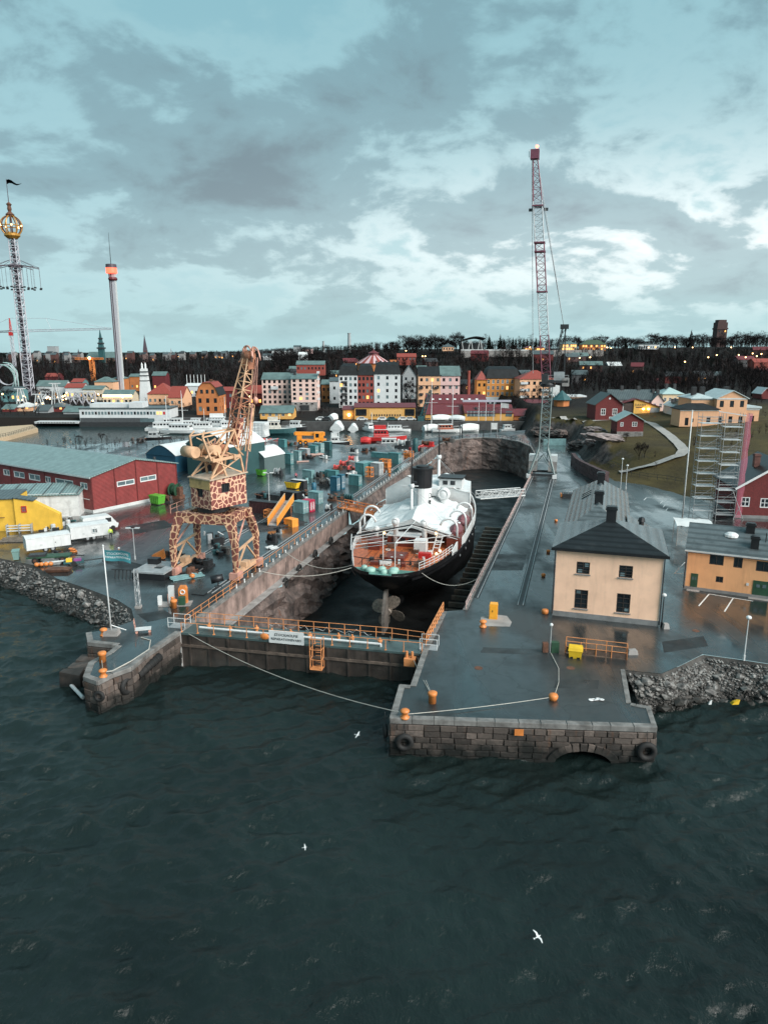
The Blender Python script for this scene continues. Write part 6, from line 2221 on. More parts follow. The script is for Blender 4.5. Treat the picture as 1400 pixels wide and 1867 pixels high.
for s_ in(-1,1):
 MB().add([(0,s_*.72, .3),(L,s_*.72, 2.5),(L,s_*.72, 3.7),(0,s_*.72, 1.5),(0,s_*.80, .3),(L,s_*.80, 2.5),(L,s_*.80, 3.7),(0,s_*.80, 1.5)],[(0,1, 2,3),(4, 7,6,5), (3,2,6, 7),(0,3, 7,4),(1, 5,6,2)]).build('side_panel', MATS['stair_orange'],T)
 MB().bar((0,s_*.76, 1.55),(L,s_*.76, 3.75),.12).build('handrail',wood_p, T)
for x in(1,7):
 MB().box(x-.15,-.6, 0,x+.15,.6, .4+x*.27).build('support',darkm,T)
T,a, b,h=container('long dark maroon steel trough lying across the yard',512, 940,62,7, 22,mat('maroon_steel',(.045, .014,.016),.5, var=.3),th=22,roofm=darkm, door='',name='steel_trough',cat='trough', group=None)
for i in range(6):
 P=g(470+i*6,962+i*1.5)
 o=MB().bar((0,0, .12),(7.5,5.2, .12),.16,.2).build('steel_beam', darkm)
 o.location=P+Vector((-3,0, .02*i))
 tag(o,'dark steel beam lying in a sheaf behind the giraffe crane', 'beam','steel beams in the yard')
def machine(label,px, py,w_px,h_px, m1,m2,name='winch', cat='machine',seed=0,group=None):
 P=g(px,py)
 s_=ppm(P)
 w,h=w_px/s_, h_px/s_
 T=thing(name,label, cat,P,R(-20), group)
 r_=random.Random(seed)
 MB().box(-w/2,-w*.3, 0,w/2,w*.3, h*.2).build('bed_frame',m2,T)
 MB().tube((-w*.3,0, h*.5),(w*.15,0, h*.5),h*.3,n=12).build('drum', m1,T,True)
 MB().tube((-w*.34,0, h*.5),(-w*.3,0, h*.5),h*.42,n=12).build('flange', m1,T)
 MB().tube((w*.15,0, h*.5),(w*.19,0, h*.5),h*.42,n=12).build('flange', m1,T)
 MB().box(w*.22,-w*.2, h*.2,w*.46,w*.2, h*(.6+.3*r_.random())).build('motor',m2,T)
 MB().tube((w*.34,0, h*.6),(w*.34,0, h),.1,n=6).build('stack', darkm,T)
 for i in range(3):
  MB().bar((r_.uniform(-.4,.4)*w, -w*.25,h*.2),(r_.uniform(-.4, .4)*w,w*.2,h*r_.uniform(.6, 1)),.09).build('strut',m1, T)
 return T
for i,(lab, px,py,w_, h_,m1,m2)in enumerate((('black winch near the foot of the orange gangway section', 496,988,20, 17,blackm,darkm), ('small black pump just behind the black winch',509,973, 10,14,darkm, greym),('dark machinery beside the low teal box',582, 872,13,13, darkm,scrap),('heap of dark engine parts right of the blue tank', 590,884,20, 12,scrap,darkm), ('rusty pump parts left of the green ribbed tanks',606,912, 16,11,scrap, rust),('red pump with a round red drum',628, 851,24,13, pinkred,scrap),('pink hose drum behind the red pump', 643,841,20, 11,pinkred,lgrey), ('red pipe frame left of the red pump',615,856, 18,10,pinkred, rust),('dark winch at the far side of the drive',645, 826,16,10, darkm,lgrey),('dark engine block beyond the pink hose drum', 665,824,12, 8,darkm,rust), ('brown engine block next to the long flat teal box',680,822, 14,8,darkm, scrap),('pile of white topped machinery on the barge end',735, 815,28,16, lgrey,darkm),('dark red deck gear at the far bend of the quay', 778,814,26, 12,rust,redm), ('dark red pipe stack by the dock head',815,806, 26,10,rust, scrap),('grey compressor against the small storage hall',507, 866,18,14, greym,darkm),('dark machine left of the white roofed box', 548,822,12, 12,darkm,scrap), ('old green loader with rusty bucket by the red workshop',322,908, 26,30,green_d, rust),('rusty equipment heap right of the bright green skip',308, 915,14,14, rust,scrap),('dark winch parts below the two white site trailers', 107,1012,20, 10,darkm,rust), ('tracked black undercarriage behind the left crane legs',368,1032, 42,17,blackm, darkm),('white toolbox and rack beside the crane track',600, 930,14,12, lgrey,darkm),)):
 machine(lab,px, py,w_,h_, m1,m2,['winch', 'pump','machine'][i%3],'machine', i)
def heap(label,px, py,w_px,h_px, mats_,seed,cat='scrap heap'):
 P=g(px,py)
 s_=ppm(P)
 w,h=w_px/s_, h_px/s_
 T=thing('scrap_heap',label, cat,P,R(-25))
 r_=random.Random(seed)
 for j in range(11):
  m_=mats_[j%len(mats_)]
  a=Vector((r_.uniform(-.5,.5)*w, r_.uniform(-.3,.3)*w,r_.uniform(.1, .6)*h))
  q_=r_.random()
  if q_<.4:
   d_=Vector((r_.uniform(-.6,.6)*w, r_.uniform(-.2,.5)*w,r_.uniform(-.1, .4)*h))
   MB().tube(a,a+d_, r_.uniform(.06,.2),n=6).build('pipe', m_,T)
  elif q_<.75:
   MB().obox((a.x,a.y, a.z*.6),r_.uniform(.12,.4)*w, r_.uniform(.12,.3)*w,a.z*1.2, r_.uniform(0,1.5)).build('crate',m_, T)
  else :
   MB().lathe([(.3,0), (.34,.1),(.34, .8),(.3,.9)], (a.x,a.y,a.z*.3), 9).build('drum',m_,T)
HM=[scrap,darkm, rust,lgrey,teal3, greym]
for i,(lab, px,py,w_, h_,extra)in enumerate((('heap of dark pipes and drums between the yellow skip and the blue tank',560, 905,26,12, blackm),('scrap with a white rope ladder just left of the tall teal container',556, 916,22,14, darkm),('scrap heap in the gap between the low teal boxes',592, 868,20,12, teal1),('dark scrap behind the two blue cabinets',602, 884,20,12, rust),('rusty gear heap below the two blue cabinets',618, 908,26,10, rust),('jumble of pale panels behind the square teal container',640, 868,26,13, white_old),('scrap heap with red pipes left of the long teal container',641, 858,22,12, pinkred),('pile of orange and grey parts right of the grey container',704, 862,16,9, orange),('scrap heap behind the square dark teal container',706, 846,18,12, orange),('mixed gear heap near the far bend of the crane track',742, 828,22,13, teal1),('dark red gear heap before the dock head',760, 822,24,12, redm),('scrap heap at the end of the teal container row',592, 836,18,8, lgrey),('equipment heap in front of the white roofed grey box',566, 836,22,10, darkm),('dark gear heap behind the narrow teal container',538, 832,22,14, teal1),('black gear heap right of the small teal box',530, 812,22,11, rust),('pinkish scrap heap in front of the wrapped boat',492, 806,30,10, pinkred),('black trolleys and gear under the giraffe crane, right side', 405,1010,40, 20,blackm),('black steel frames under the middle of the giraffe crane', 392,990,44, 26,blackm),('tarpaulined dark stack behind the left crane legs', 318,1012,34, 14,blackm),('rusty frame heap right of the black pontoon', 352,1048,30, 11,rust),('dark gear heap behind the maroon trough', 486,908,36, 13,blackm),('heap of pipes behind the orange frames', 520,912,34, 14,darkm),('pipes and pallets between the trailers and the red workshop', 120,955,34, 10,lgrey),('gear heap by the wall of the yellow shed', 90,968,26, 9,lgrey),('dark gear on the shore behind the workshop', 250,806,40, 10,darkm),)):
 heap(lab,px, py,w_,h_, [extra,HM[i%6],HM[(i+2)%6], extra],i)
def boards(label,px, py,L_px,n, m_,rz=.4):
 P=g(px,py)
 s_=ppm(P)
 L=L_px/s_
 T=thing('timber_stack',label, 'timber',P,rz)
 for i in range(n):
  MB().obox((random.uniform(-.1,.1), i*.34-n*.17,.12+.1*(i%2)),L, .3,.14,random.uniform(-.03, .03)).build('board',m_,T)
boards('pale boards stacked on the ground right of the teal container row',577, 829,24,6, mat('pinkish_boards',(.45,.30, .26),.7,var=.2), .5)
boards('thin pale boards on the ground by the small storage hall',552, 842,22,3, MATS['pinkish_boards'],.3)
boards('bleached planks beside the crane rail near the black winch',494, 1000,18,4, lgrey,.9)
boards('grey steel sections in front of the left crane legs',340, 1052,58,5, teal2,.55)
boards('weathered planks on the long bench by the yellow shed',40, 985,70,6, wood,.12)
P=g(300,1060)
T=thing('steel_pontoon','black steel pontoon with a square hatch beside the crane', 'pontoon',P,R(-12))
W_,D_=4.2, 4.6
mb=MB()
for x0_,x1_, y0_,y1_ in((-W_,-2.6, 0,D_),(-1.3, 0,0,D_), (-2.6,-1.3,0, 1.6),(-2.6,-1.3, 2.9,D_)):
 mb.box(x0_,y0_, .8,x1_,y1_, 1.0)
mb.build('deck',greym, T)
MB().box(-W_,.02, .0,0,.18, .78).build('side',blackm,T)
MB().box(-.18,.2, .0,-.02,D_, .78).build('side',blackm,T)
for i in range(5):
 MB().bar((-W_-.2-i*.5,-.2, 0),(-W_-.2-i*.5,.1, 1.1),.1).build('post',darkm, T)
MB().bar((-W_-2.6,-.1, 1.1),(-W_,.1, 1.1),.1).build('rail',darkm, T)
MB().box(-W_+.4,3.0, 1.0,-W_+1.7,4.0, 1.7).build('engine_box',blackm,T)
P=g(292,1019)
o=MB().loft([[(-.6,-.5, .2),(.7,-.4, .1),(.7,.4, .1),(-.6,.5, .2)],[(-.9,-.5, .6),(.5,-.45, 1.3),(.5,.45, 1.3),(-.9,.5, .6)]]).build('excavator_bucket',orange)
o.location=P
tag(o,'orange excavator bucket lying behind the black pontoon', 'bucket')
def trailer(label,px, py,wl_,wr_, hp,th,win=False):
 o,rot_, a,b,h=two_face(px, py,wl_,wr_, hp,th)
 T=thing('site_trailer',label, 'trailer',o,rot_, 'white site trailers')
 MB().loft([[(0,0, .55),(a,0, .55),(a,b, .55),(0,b, .55)],[(0,0, h),(a,0, h),(a,b, h),(0,b, h)]]).build('body',white,T)
 MB().slab([(-.04,-.04, h+.05),(a/2,-.04, h+.22),(a/2,b+.04, h+.22),(-.04,b+.04, h+.05)],.1).build('roof',white, T)
 MB().slab([(a/2,-.04, h+.22),(a+.04,-.04, h+.05),(a+.04,b+.04, h+.05),(a/2,b+.04, h+.22)],.1).build('roof',white, T)
 D=MB().box(a-.01,b*.62, .6,a+.03,b*.78, h-.3).build('door',white,T)
 MB().box(a+.03,b*.64, h*.55,a+.05,b*.66, h*.6).build('handle',darkm,D)
 for yy in(b*.62,b*.78):
  MB().box(a+.03,yy-.02, .6,a+.04,yy+.02, h-.3).build('door_gap',lgrey,D)
 MB().box(a+.002,b*.3, h*.45,a+.02,b*.36, h*.58).build('lettering',lgrey,T)
 if win:
  add_window(T,'right', a+.13,b,(b*.55, h*.5,.7,.6), 2,1,lgrey, glass_b,.06)
 for y in(b*.42,b*.58):
  W_=MB().tube((a-.35,y, .38),(a-.02,y, .38),.38,n=14).build('wheel', rubber,T)
  MB().tube((a-.03,y, .38),(a+.005,y, .38),.2,n=10).build('rim', greym,W_)
 MB().bar((a/2,b, .5),(a/2,b+1.1, .5),.12).build('tow_bar',darkm, T)
 MB().box(a*.1,.1, .4,a*.9,b-.1, .56).build('chassis',darkm,T)
trailer('white site trailer nearest the shore with blank front',50.5, 1012,19,62, 29,55)
trailer('white site trailer with a small window behind the first one',131, 991,20,56, 29,55,True)
P=g(183,972)
T=thing('delivery_van','white van parked behind the second site trailer', 'van',P+Vector((-.6,1.8, 0)),R(36))
pr=[(-2.6,.35), (2.3,.35),(2.5, .9),(2.1,1.25), (1.5,2.15),(1.1, 2.35),(-2.5,2.35), (-2.65,2.1)]
MB().loft([[(x,-.95, z)for x,z in pr],[(x, .95,z)for x,z in pr]]).build('body', white,T)
MB().add([(1.52,-.85, 2.12),(2.08,-.85, 1.3),(2.08,.85, 1.3),(1.52,.85, 2.12)],[(0,1, 2,3)]).build('windscreen',glass, T).location=(.03,0,.03)
for s_ in(-1,1):
 MB().box(.6,s_*.96-.01, 1.35,1.45,s_*.96+.01, 2.0).build('side_window',glass,T)
 for x in(-1.7,1.6):
  MB().tube((x,s_*.98, .36),(x,s_*.75, .36),.36,n=14).build('wheel', rubber,T)
 MB().box(2.42,s_*.7-.14, .8,2.5,s_*.7+.14, 1.0).build('headlight',lgrey,T)
P=g(92,1024)
T=thing('flatbed_trailer','dark flatbed trailer chassis with rusty wheels on the rubble edge', 'trailer',P,R(12))
MB().box(-2.6,-.8, .7,2.6,.9, .86).build('bed',green_d,T)
for x in(-1.6,1.7):
 for y in(-.85,.85):
  W_=MB().tube((x,y, .42),(x,y+.2, .42),.42,n=14).build('wheel', rubber,T)
  MB().tube((x,y-.02, .42),(x,y+.22, .42),.2,n=10).build('rim', rust,W_)
MB().bar((2.6,0, .75),(4.2,.2, .5),.14).build('tow_bar',darkm, T)
MB().box(-2.4,-.6, .86,-.4,.6, 1.15).build('load_box',darkm,T)
P=g(86,1031)
T=thing('pipe_bundle','orange and white pipe with floats lying on the shore edge', 'pipe',P,R(14))
MB().tube((-1.2,0, .3),(2.4,.5, .35),.12,n=8).build('pipe', lgrey,T)
for i in range(4):
 MB().ell((-1.1+.55*i,-.35, .3),.32,.28, .28).build('float',orange,T, True)
P=g(108,1042)
o=MB().loft([[(-1.3,-.6, .05),(1.3,-.5, .05),(1.3,.6, .05),(-1.3,.6, .05)],[(-1.45,-.75, .4),(1.45,-.65, .4),(1.45,.75, .4),(-1.45,.75, .4)]]).build('rusty_tray',rust)
o.location=P
tag(o,'rusty steel tray on the shore edge', 'tray')
P=g(136,1030)
T=thing('boat_trailer','blue-green trailer frame with long drawbar near the shore', 'trailer',P,R(20))
MB().box(-1.2,-.6, .35,1.2,.7, .55).build('frame',teal3,T)
MB().bar((1.2,0, .45),(4.4,.5, .45),.12).build('tow_bar',darkm, T)
for y in(-.7,.8):
 MB().tube((0,y, .33),(0,y+.15, .33),.33,n=12).build('wheel', rubber,T)
MB().box(-.9,-.4, .55,-.2,.4, .9).build('yellow_box',yellow,T)
MB().box(0,-.3, .55,.9,.35, .8).build('purple_box',mat('purple_plastic',(.25, .06,.22),.4), T)
P=g(134,1008)
T=thing('hose_coil','heap of orange hose in front of the white site trailers', 'hose',P)
for i in range(4):
 MB().torus((random.uniform(-.2,.2), random.uniform(-.2,.2),.15+.16*i), .42-.05*i,.09,'z', 16,6).build('coil',orange, T,True)
P=g(31,1021)
T=thing('wheelie_bin','pale green wheelie bin at the corner of the first site trailer', 'bin',P,.3)
MB().loft([[(-.3,-.32, .1),(.3,-.32, .1),(.3,.32, .1),(-.3,.32, .1)],[(-.42,-.42, 1.25),(.42,-.42, 1.25),(.42,.42, 1.25),(-.42,.42, 1.25)]]).build('body',mat('bin_green',(.16, .27,.25),.5, var=.1),T)
MB().slab([(-.46,-.46, 1.3),(.46,-.46, 1.3),(.46,.46, 1.42),(-.46,.46, 1.42)],.08).build('lid',MATS['bin_green'], T)
for s_ in(-.3,.3):
 MB().tube((s_,.34, .14),(s_+.08,.34, .14),.14,n=10).build('wheel', rubber,T)
for i,(px, py)in enumerate(((36,972),(78, 962))):
 P=g(px,py)
 T=thing('steel_rack',['grey slatted steel rack below the yellow shed', 'grey steel rack with pipes right of the yellow shed'][i],'rack',P, R(12))
 for z_ in(.3,.7, 1.1):
  MB().box(-1.8,-.05, z_,1.8,.05, z_+.16).build('slat',lgrey,T)
 for x in(-1.7,0, 1.7):
  MB().box(x-.06,-.1, 0,x+.06,.9, 1.3).build('post',greym,T)
def person(label,P, rz,vest,helmet, arms='down',group=None):
 sk=[((0,0, .95),.145),((0, .01,1.15),.14), ((0,.02,1.36), .165),((0,.01, 1.48),.075),((0, 0,1.60),.085), ((0,-.005,1.72), .088)]
 ed=[(0,1), (1,2),(2, 3),(3,4), (4,5)]
 for s_ in(-1,1):
  b=len(sk)
  st=.10 if s_>0 else -.10
  sk+=[((s_*.10,0, .86),.10),((s_*.12, st*.5-.02,.48),.072), ((s_*.13,st+.04,.09), .05),((s_*.14,st-.12, .045),.045)]
  ed+=[(0,b), (b,b+1),(b+1, b+2),(b+2,b+3)]
  b=len(sk)
  if arms=='hips':
   sk+=[((s_*.2,.01, 1.40),.07),((s_*.38, .06,1.17),.055), ((s_*.24,-.08,1.02), .042),((s_*.19,-.12, .98),.03)]
  else :
   sk+=[((s_*.2,.01, 1.40),.07),((s_*.27, .03,1.13),.055), ((s_*.28,-.06,.90), .04),((s_*.28,-.08, .82),.032)]
  ed+=[(2,b), (b,b+1),(b+1, b+2),(b+2,b+3)]
  h_=b+3
  hx,hy, hz_=sk[h_][0]
  for q_,(ox, oy,oz,ln)in enumerate(((0, -.03,-.07,1), (0,-.012,-.085, 1),(0,.006, -.08,1),(0, .024,-.065,1), (-s_*.03,-.045,-.02, 1))):
   b=len(sk)
   sk+=[((hx+ox*.6,hy+oy*1.2, hz_+oz*.55),.0095),((hx+ox, hy+oy*1.3-.012,hz_+oz),.008)]
   ed+=[(h_,b), (b,b+1)]
 me=bpy.data.meshes.new('body')
 me.from_pydata([p for p,_ in sk], ed,[])
 o=bpy.data.objects.new('body',me)
 COL.objects.link(o)
 sm_=o.modifiers.new('skin','SKIN')
 sv=me.skin_vertices[0].data
 for v,(_, r_)in zip(sv,sk):
  v.radius=(r_,r_*.85)
  v.use_root=False
 sv[0].use_root=True
 sb=o.modifiers.new('sub','SUBSURF')
 sb.levels=1
 dg=bpy.context.evaluated_depsgraph_get()
 nm=bpy.data.meshes.new_from_object(o.evaluated_get(dg))
 bpy.data.objects.remove(o)
 nm.materials.clear()
 skin_=MATS.get('skin')or mat('skin',(.45, .27,.19),.55, var=.05)
 trou=MATS.get('navy_trousers')or mat('navy_trousers',(.012, .014,.02),.8, var=.2)
 boot=blackm
 for m_ in(trou,vest, skin_,boot):
  nm.materials.append(m_)
 for pl in nm.polygons:
  c_=pl.center
  if c_.z<.12:
   pl.material_index=3
  elif c_.z>1.50 or(abs(c_.x)>.17 and c_.z<(1.0 if arms=='hips' else .9)and c_.z>.7):
   pl.material_index=2
  elif c_.z>.98 or abs(c_.x)>.2:
   pl.material_index=1
  else :
   pl.material_index=0
  pl.use_smooth=True
 T=thing('person',label, 'person',P,rz, group)
 bo=share('body',nm, T)
 if helmet:
  MB().lathe([(.135,0), (.13,.05),(.115, .1),(.06,.145), (.01,.155)],(0, -.005,1.73),12).build('helmet', helmet,T,True)
  MB().lathe([(.165,0), (.165,.015)],(0, -.03,1.735),12).build('helmet_brim', helmet,T)
 else :
  MB().ell((0,.02, 1.74),.105,.115, .09).build('hair',darkm,T, True)
 for s_ in(-1,1):
  MB().ell((s_*.035,-.083, 1.67),.012,.008, .009,6,4).build('eye', blackm,T)
  MB().ell((s_*.088,.0, 1.645),.012,.02, .03,6,4).build('ear', skin_,T)
 MB().ell((0,-.095, 1.64),.014,.02, .022,6,4).build('nose', skin_,T)
 MB().box(-.03,-.092, 1.59,.03,-.084, 1.60).build('mouth',pinkred,T)
 for z_ in(1.08,1.25):
  MB().lathe([(.172,0), (.172,.04)],(0, .01,z_),12).build('reflective_band', white,T)
hivis=mat('fluorescent_yellow_cloth',(.62, .80,.04),.6, var=.1,emit=(.5,.7, .02),es=.0)
person('person in a bright yellow jacket and dark trousers standing by the white trailers',g(203, 983),R(200),hivis, None)
person('person in white helmet and dark jacket with hands on hips, seen from behind', g(219,1023),R(170), mat('dark_work_jacket',(.03,.05, .05),.7,var=.3), white,'hips')
person('person in a yellow vest half hidden behind the second site trailer',g(190, 979),R(250),hivis, None)
person('small far person in a red jacket among the teal containers',g(540, 876),R(160),mat('red_jacket', (.55,.06,.10), .7,var=.1),None)
P=g(204,1157)
T=thing('flagpole','white flagpole with teal yard flag on the pier', 'flagpole',P)
hp=8.9
MB().tube((0,0, 0),(-.05,0, hp),.085,.05, 8).build('pole',white,T, True)
MB().loft([[(-.7,-.5, -.02),(.75,-.5, -.02),(.75,.55, -.02),(-.7,.55, -.02)],[(-.6,-.4, .5),(.65,-.4, .5),(.65,.45, .5),(-.6,.45, .5)]]).build('base_block',concrete,T)
MB().tube((0,0, 1.0),(1.1,.9, .1),.05,n=5).build('stay', white,T)
MB().ell((-.05,0, hp+.05),.09,.09, .09,8,6).build('finial', white,T)
fl_m=mat('teal_flag_cloth',(.03, .17,.20),.7, var=.1)
mb=MB()
NX,NZ=18, 6
FW,FH=2.5, 1.05
def flag_p(u,v):
 return(.02+FW*u,.22*math.sin(u*5.2)*u+.05*math.sin(v*4), hp-.35-FH*v-.28*u*u-.08*math.sin(u*6))
vs=[flag_p(i/NX,j/NZ)for i in range(NX+1)for j in range(NZ+1)]
fs=[(i*(NZ+1)+j,(i+1)*(NZ+1)+j, (i+1)*(NZ+1)+j+1,i*(NZ+1)+j+1)for i in range(NX)for j in range(NZ)]
mb.add(vs,fs)
F=mb.build('flag',fl_m, T,True)
for s_,sz_, v0 in(('STOCKHOLMS',.33,.33), ('REPARATIONSVARV',.27,.66)):
 to=text_obj(T,'lettering', s_,sz_,white, Matrix.Identity(4),.0)
 for v in to.data.vertices:
  u=.5+v.co.x/FW
  w_=v0-v.co.y/FH
  p_=flag_p(min(1,max(0, u)),w_)
  v.co=(p_[0],p_[1]-.02, p_[2])
 to.parent=F
 to.matrix_local=Matrix.Identity(4)
P=g(262,1152)
T=thing('hand_trolley','pink-grey platform trolley with a push handle on the pier', 'trolley',P,R(15))
MB().box(-.75,-.4, .3,.75,.4, .38).build('platform',lgrey,T)
m_=MB()
for y in(-.36,.36):
 m_.tube((-.72,y, .38),(-.82,y, 1.35),.03,n=5)
for z_ in(.7,1.05, 1.35):
 m_.tube((-.76-.06*(z_-.7),-.36, z_),(-.76-.06*(z_-.7),.36, z_),.03,n=5)
m_.build('push_handle',pinkst, T)
for x in(-.6,.6):
 for y in(-.32,.32):
  MB().tube((x,y-.05, .13),(x,y+.05, .13),.13,n=10).build('wheel', pinkst,T)
P=g(334,1102)
T=thing('rescue_station','orange life-saving cabinet with green box and grey cabinets on a pale slab', 'cabinet',P,R(5))
MB().box(-2.5,-.6, -.05,.9,1.0, .06).build('slab',concrete,T)
m_=MB()
pr=[(-.45,.06), (.45,.06),(.45, 1.7),(.3,1.95), (-.3,1.95),(-.45, 1.7)]
m_.loft([[(x,.2, z)for x,z in pr],[(x, .8,z)for x,z in pr]])
C_=m_.build('orange_cabinet',orange, T)
MB().torus((0,.15, 1.35),.24,.06, 'y',14,6).build('life_ring', white,C_,True)
MB().box(-.35,-.5, .06,.3,.1, .95).build('green_box',green_d,T)
MB().box(-1.6,.5, .06,-1.0,.95, 1.9).build('grey_cabinet',lgrey,T)
MB().box(-2.6,-.2, .06,-2.2,.2, 1.05).build('white_cabinet',white,T)
MB().lathe([(.36,0), (.36,.06),(.28, .12),(.26,.5), (.12,.8),(.2, .9),(.05,1.0)], (-1.0,-.4,.06), 10).build('orange_capstan',orange,T, True)
for x in(-1.5,-.8):
 MB().tube((x,-.2, .06),(x,-.2, 1.3),.03,n=5).build('post', pinkst,T)
P=g(253,1108)
T=thing('light_mast','slim lattice light mast standing at the root of the pier', 'mast',P)
MB().lattice((0,0, 0),(0,0, 4.3),.42,.34, 9,.03,.022).build('mast', greym,T)
MB().box(-.3,-.3, 0,.3,.3, .25).build('base',concrete,T)
MB().box(-.05,-.12, 1.8,.15,.12, 2.2).build('switch_box',white,T)
P=g(400,1070)
T=thing('floodlight','black round floodlight on a stand beside the dock rail', 'floodlight',P,R(20))
MB().tube((-.9,0, .95),(.5,-.1, 1.15),.48,.42, 16).build('lamp_drum',blackm,T, True)
MB().tube((.5,-.1, 1.15),(.54,-.1, 1.155),.36,.36, 16).build('lens',glass_b,T)
MB().tube((-.1,0, 0),(-.1,0, .7),.08,n=6).build('stand', darkm,T)
MB().box(-.5,-.3, 0,.3,.3, .12).build('base',darkm,T)
for i,(px, py,lab)in enumerate(((382,1055, 'small orange ball float on the yard by the crane'),(352,1052, 'small orange ball float near the tracked undercarriage'))):
 if i:
  break
 P=g(px,py-0)
 o=MB().ell((0,0, .28),.34,.34, .28).build('float',orange,None, True)
 o.location=g(351,1054)
 tag(o,lab, 'float')
rope('black cable coiled from the floodlight to the life-saving cabinet',[g(398, 1070)+Vector((0,0,.05)), g(380,1080)+Vector((0,0, .05)),g(372,1086)+Vector((0, 0,.05)),g(350, 1084)+Vector((0,0,.05))], 0,.05,blackm)
for i,(px, py,sx_,sy_, lab)in enumerate(((152,1214,1.2, .9,'low broken stone block in the water left of the pier head'),(132, 1224,1.0,.7, 'outermost low stone block left of the pier head'),(172,1200, 1.5,1.1,'dark stone block wedged behind the pier head'))):
 P=g(px,py, -1.6)
 o=MB().loft([[(-sx_,-sy_, -2),(sx_,-sy_, -2),(sx_,sy_, -2),(-sx_,sy_, -2)],[(-sx_*.9,-sy_*.8, .3),(sx_*.95,-sy_, 0),(sx_*.9,sy_*.9, .25),(-sx_,sy_*.8, .1)]]).build('stone_block',stone_m)
 o.location=(P.x,P.y, -1.7)
 tag(o,lab, 'block')
a,b=g(118, 1236,-2.6),g(152, 1272,-2.8)
o=MB().tube((0,0, 0),b-a,.16, n=8).build('timber_pole',lgrey)
o.location=a
tag(o,'pale drift pole leaning against the pier head in the water', 'pole')
P=g(1262,941)
T=thing('scaffold_tower','tall tube scaffold with snowy decks and a pink safety net', 'scaffold',P,R(-6))
alu=mat('galvanised_tube',(.27, .285,.29),.45, metal=.4,var=.25)
T.scale=(.87,.9, 1)
deckm=mat('frosted_scaffold_deck',(.46, .49,.50),.6, var=.25)
SH,NL=17.0, 8
for sx0,w_, y0_ in((0.0,3.7,0.0), (3.8,3.3,-1.0)):
 for x in(sx0,sx0+w_):
  for y in(y0_,y0_+2.2):
   MB().tube((x,y, 0),(x,y, SH),.05,n=5).build('standard', alu,T)
 for i in range(NL):
  z_=.9+i*2.05+(.0 if sx0==0 else -.45)
  MB().box(sx0+.05,y0_+.05, z_,sx0+w_-.05,y0_+2.15, z_+.08).build('deck',deckm if(i>1 or sx0==0)else greym,T)
  for lv in(.5,1.0):
   for y in(y0_,y0_+2.2):
    MB().tube((sx0,y, z_+lv),(sx0+w_,y, z_+lv),.035,n=4, cap=False).build('guard_rail',alu,T)
   for x in(sx0,sx0+w_):
    MB().tube((x,y0_, z_+lv),(x,y0_+2.2, z_+lv),.035,n=4, cap=False).build('guard_rail',alu,T)
  if i<NL-1:
   MB().tube((sx0+.1,y0_+(.0 if i%2 else 2.2), z_),(sx0+w_-.1,y0_+(.0 if i%2 else 2.2), z_+2.05),.035,n=4, cap=False).build('diagonal_brace',alu,T)
MB().bar((2.5,-.8, SH+.3),(7.2,-1.2, SH-.3),.3,.12).build('top_beam', lgrey,T)
net,k=special('pink_safety_net')
k.b.inputs['Base Color'].default_value=(.50,.14, .21,1)
k.b.inputs['Roughness'].default_value=.7
k.b.inputs['Alpha'].default_value=.34
k.b.inputs['Transmission Weight'].default_value=0.0
mb=MB()
n=14
rows=[]
for i in range(n+1):
 z_=.1+(SH-.1)*i/n
 wob=.12*math.sin(i*1.9)
 rows.append([(7.15+.05,-1.06, z_),(7.35+wob*.4,-1.08+wob*.2, z_),(8.4+wob,-.9, z_),(8.6+wob,.2, z_),(8.3+wob,1.3, z_)])
vs=[p for r_ in rows for p in r_]
mb.add(vs,[(i*5+j, i*5+j+1,(i+1)*5+j+1,(i+1)*5+j)for i in range(n)for j in range(4)])
mb.build('safety_net',net, T,True)
for x in(7.3,8.35):
 MB().tube((x,.3, 0),(x,.3, SH),.045,n=5).build('standard', alu,T)
MB().tube((6.2,-1.6, 4.6),(8.4,-2.0, 0),.05,n=5).build('raking_tube', alu,T)
MB().tube((8.2,-1.6, 3.2),(6.6,-2.0, 0),.05,n=5).build('raking_tube', alu,T)
P=g(1243,945)
o=MB().tube((0,0, 0),(0,0, 17.6),.13,.09, 8).build('tall_pole',lgrey,None, True)
o.location=P
tag(o,'tall plain grey pole standing left of the scaffold', 'pole')
A=g(1338,944)
T=thing('red_house','dark red boarded house with white windows right of the scaffold', 'house',A,R(-8))
wd=13.0
hE=5.3
ops=[(.75,1.9, 1.35,1.6),(3.7, 1.8,1.4,1.6), (7.5,1.8,1.4, 1.6),(10.4,1.8, 1.4,1.6)]
wl_,rf=building(T, wd,11,hE, falu,mat('black_wet_roof_felt',(.018, .019,.02),.35, var=.3),'gy',4.2, front=ops,nx_=2,nz_=2, fm=frame_w,gm=glass,fw=.16, ov=.5,plinth=(cream_d,.5))
for s_,x0_, x1_ in((0,-.5,wd/2), (1,wd+.5,wd/2)):
 MB().bar((x0_,-.56, hE-.42),(x1_,-.56, hE+4.12),.1,.34).build('barge_board', white,T)
dmd=MB()
dmd.loft([[(5.1,-.06, 5.6),(5.9,-.06, 4.95),(6.7,-.06, 5.6),(5.9,-.06, 6.25)],[(5.1,-.02, 5.6),(5.9,-.02, 4.95),(6.7,-.02, 5.6),(5.9,-.02, 6.25)]])
DM=dmd.build('gable_window',frame_w, T)
MB().loft([[(5.4,-.08, 5.6),(5.9,-.08, 5.2),(6.4,-.08, 5.6),(5.9,-.08, 6.0)],[(5.4,-.05, 5.6),(5.9,-.05, 5.2),(6.4,-.05, 5.6),(5.9,-.05, 6.0)]]).build('pane',glass,DM)
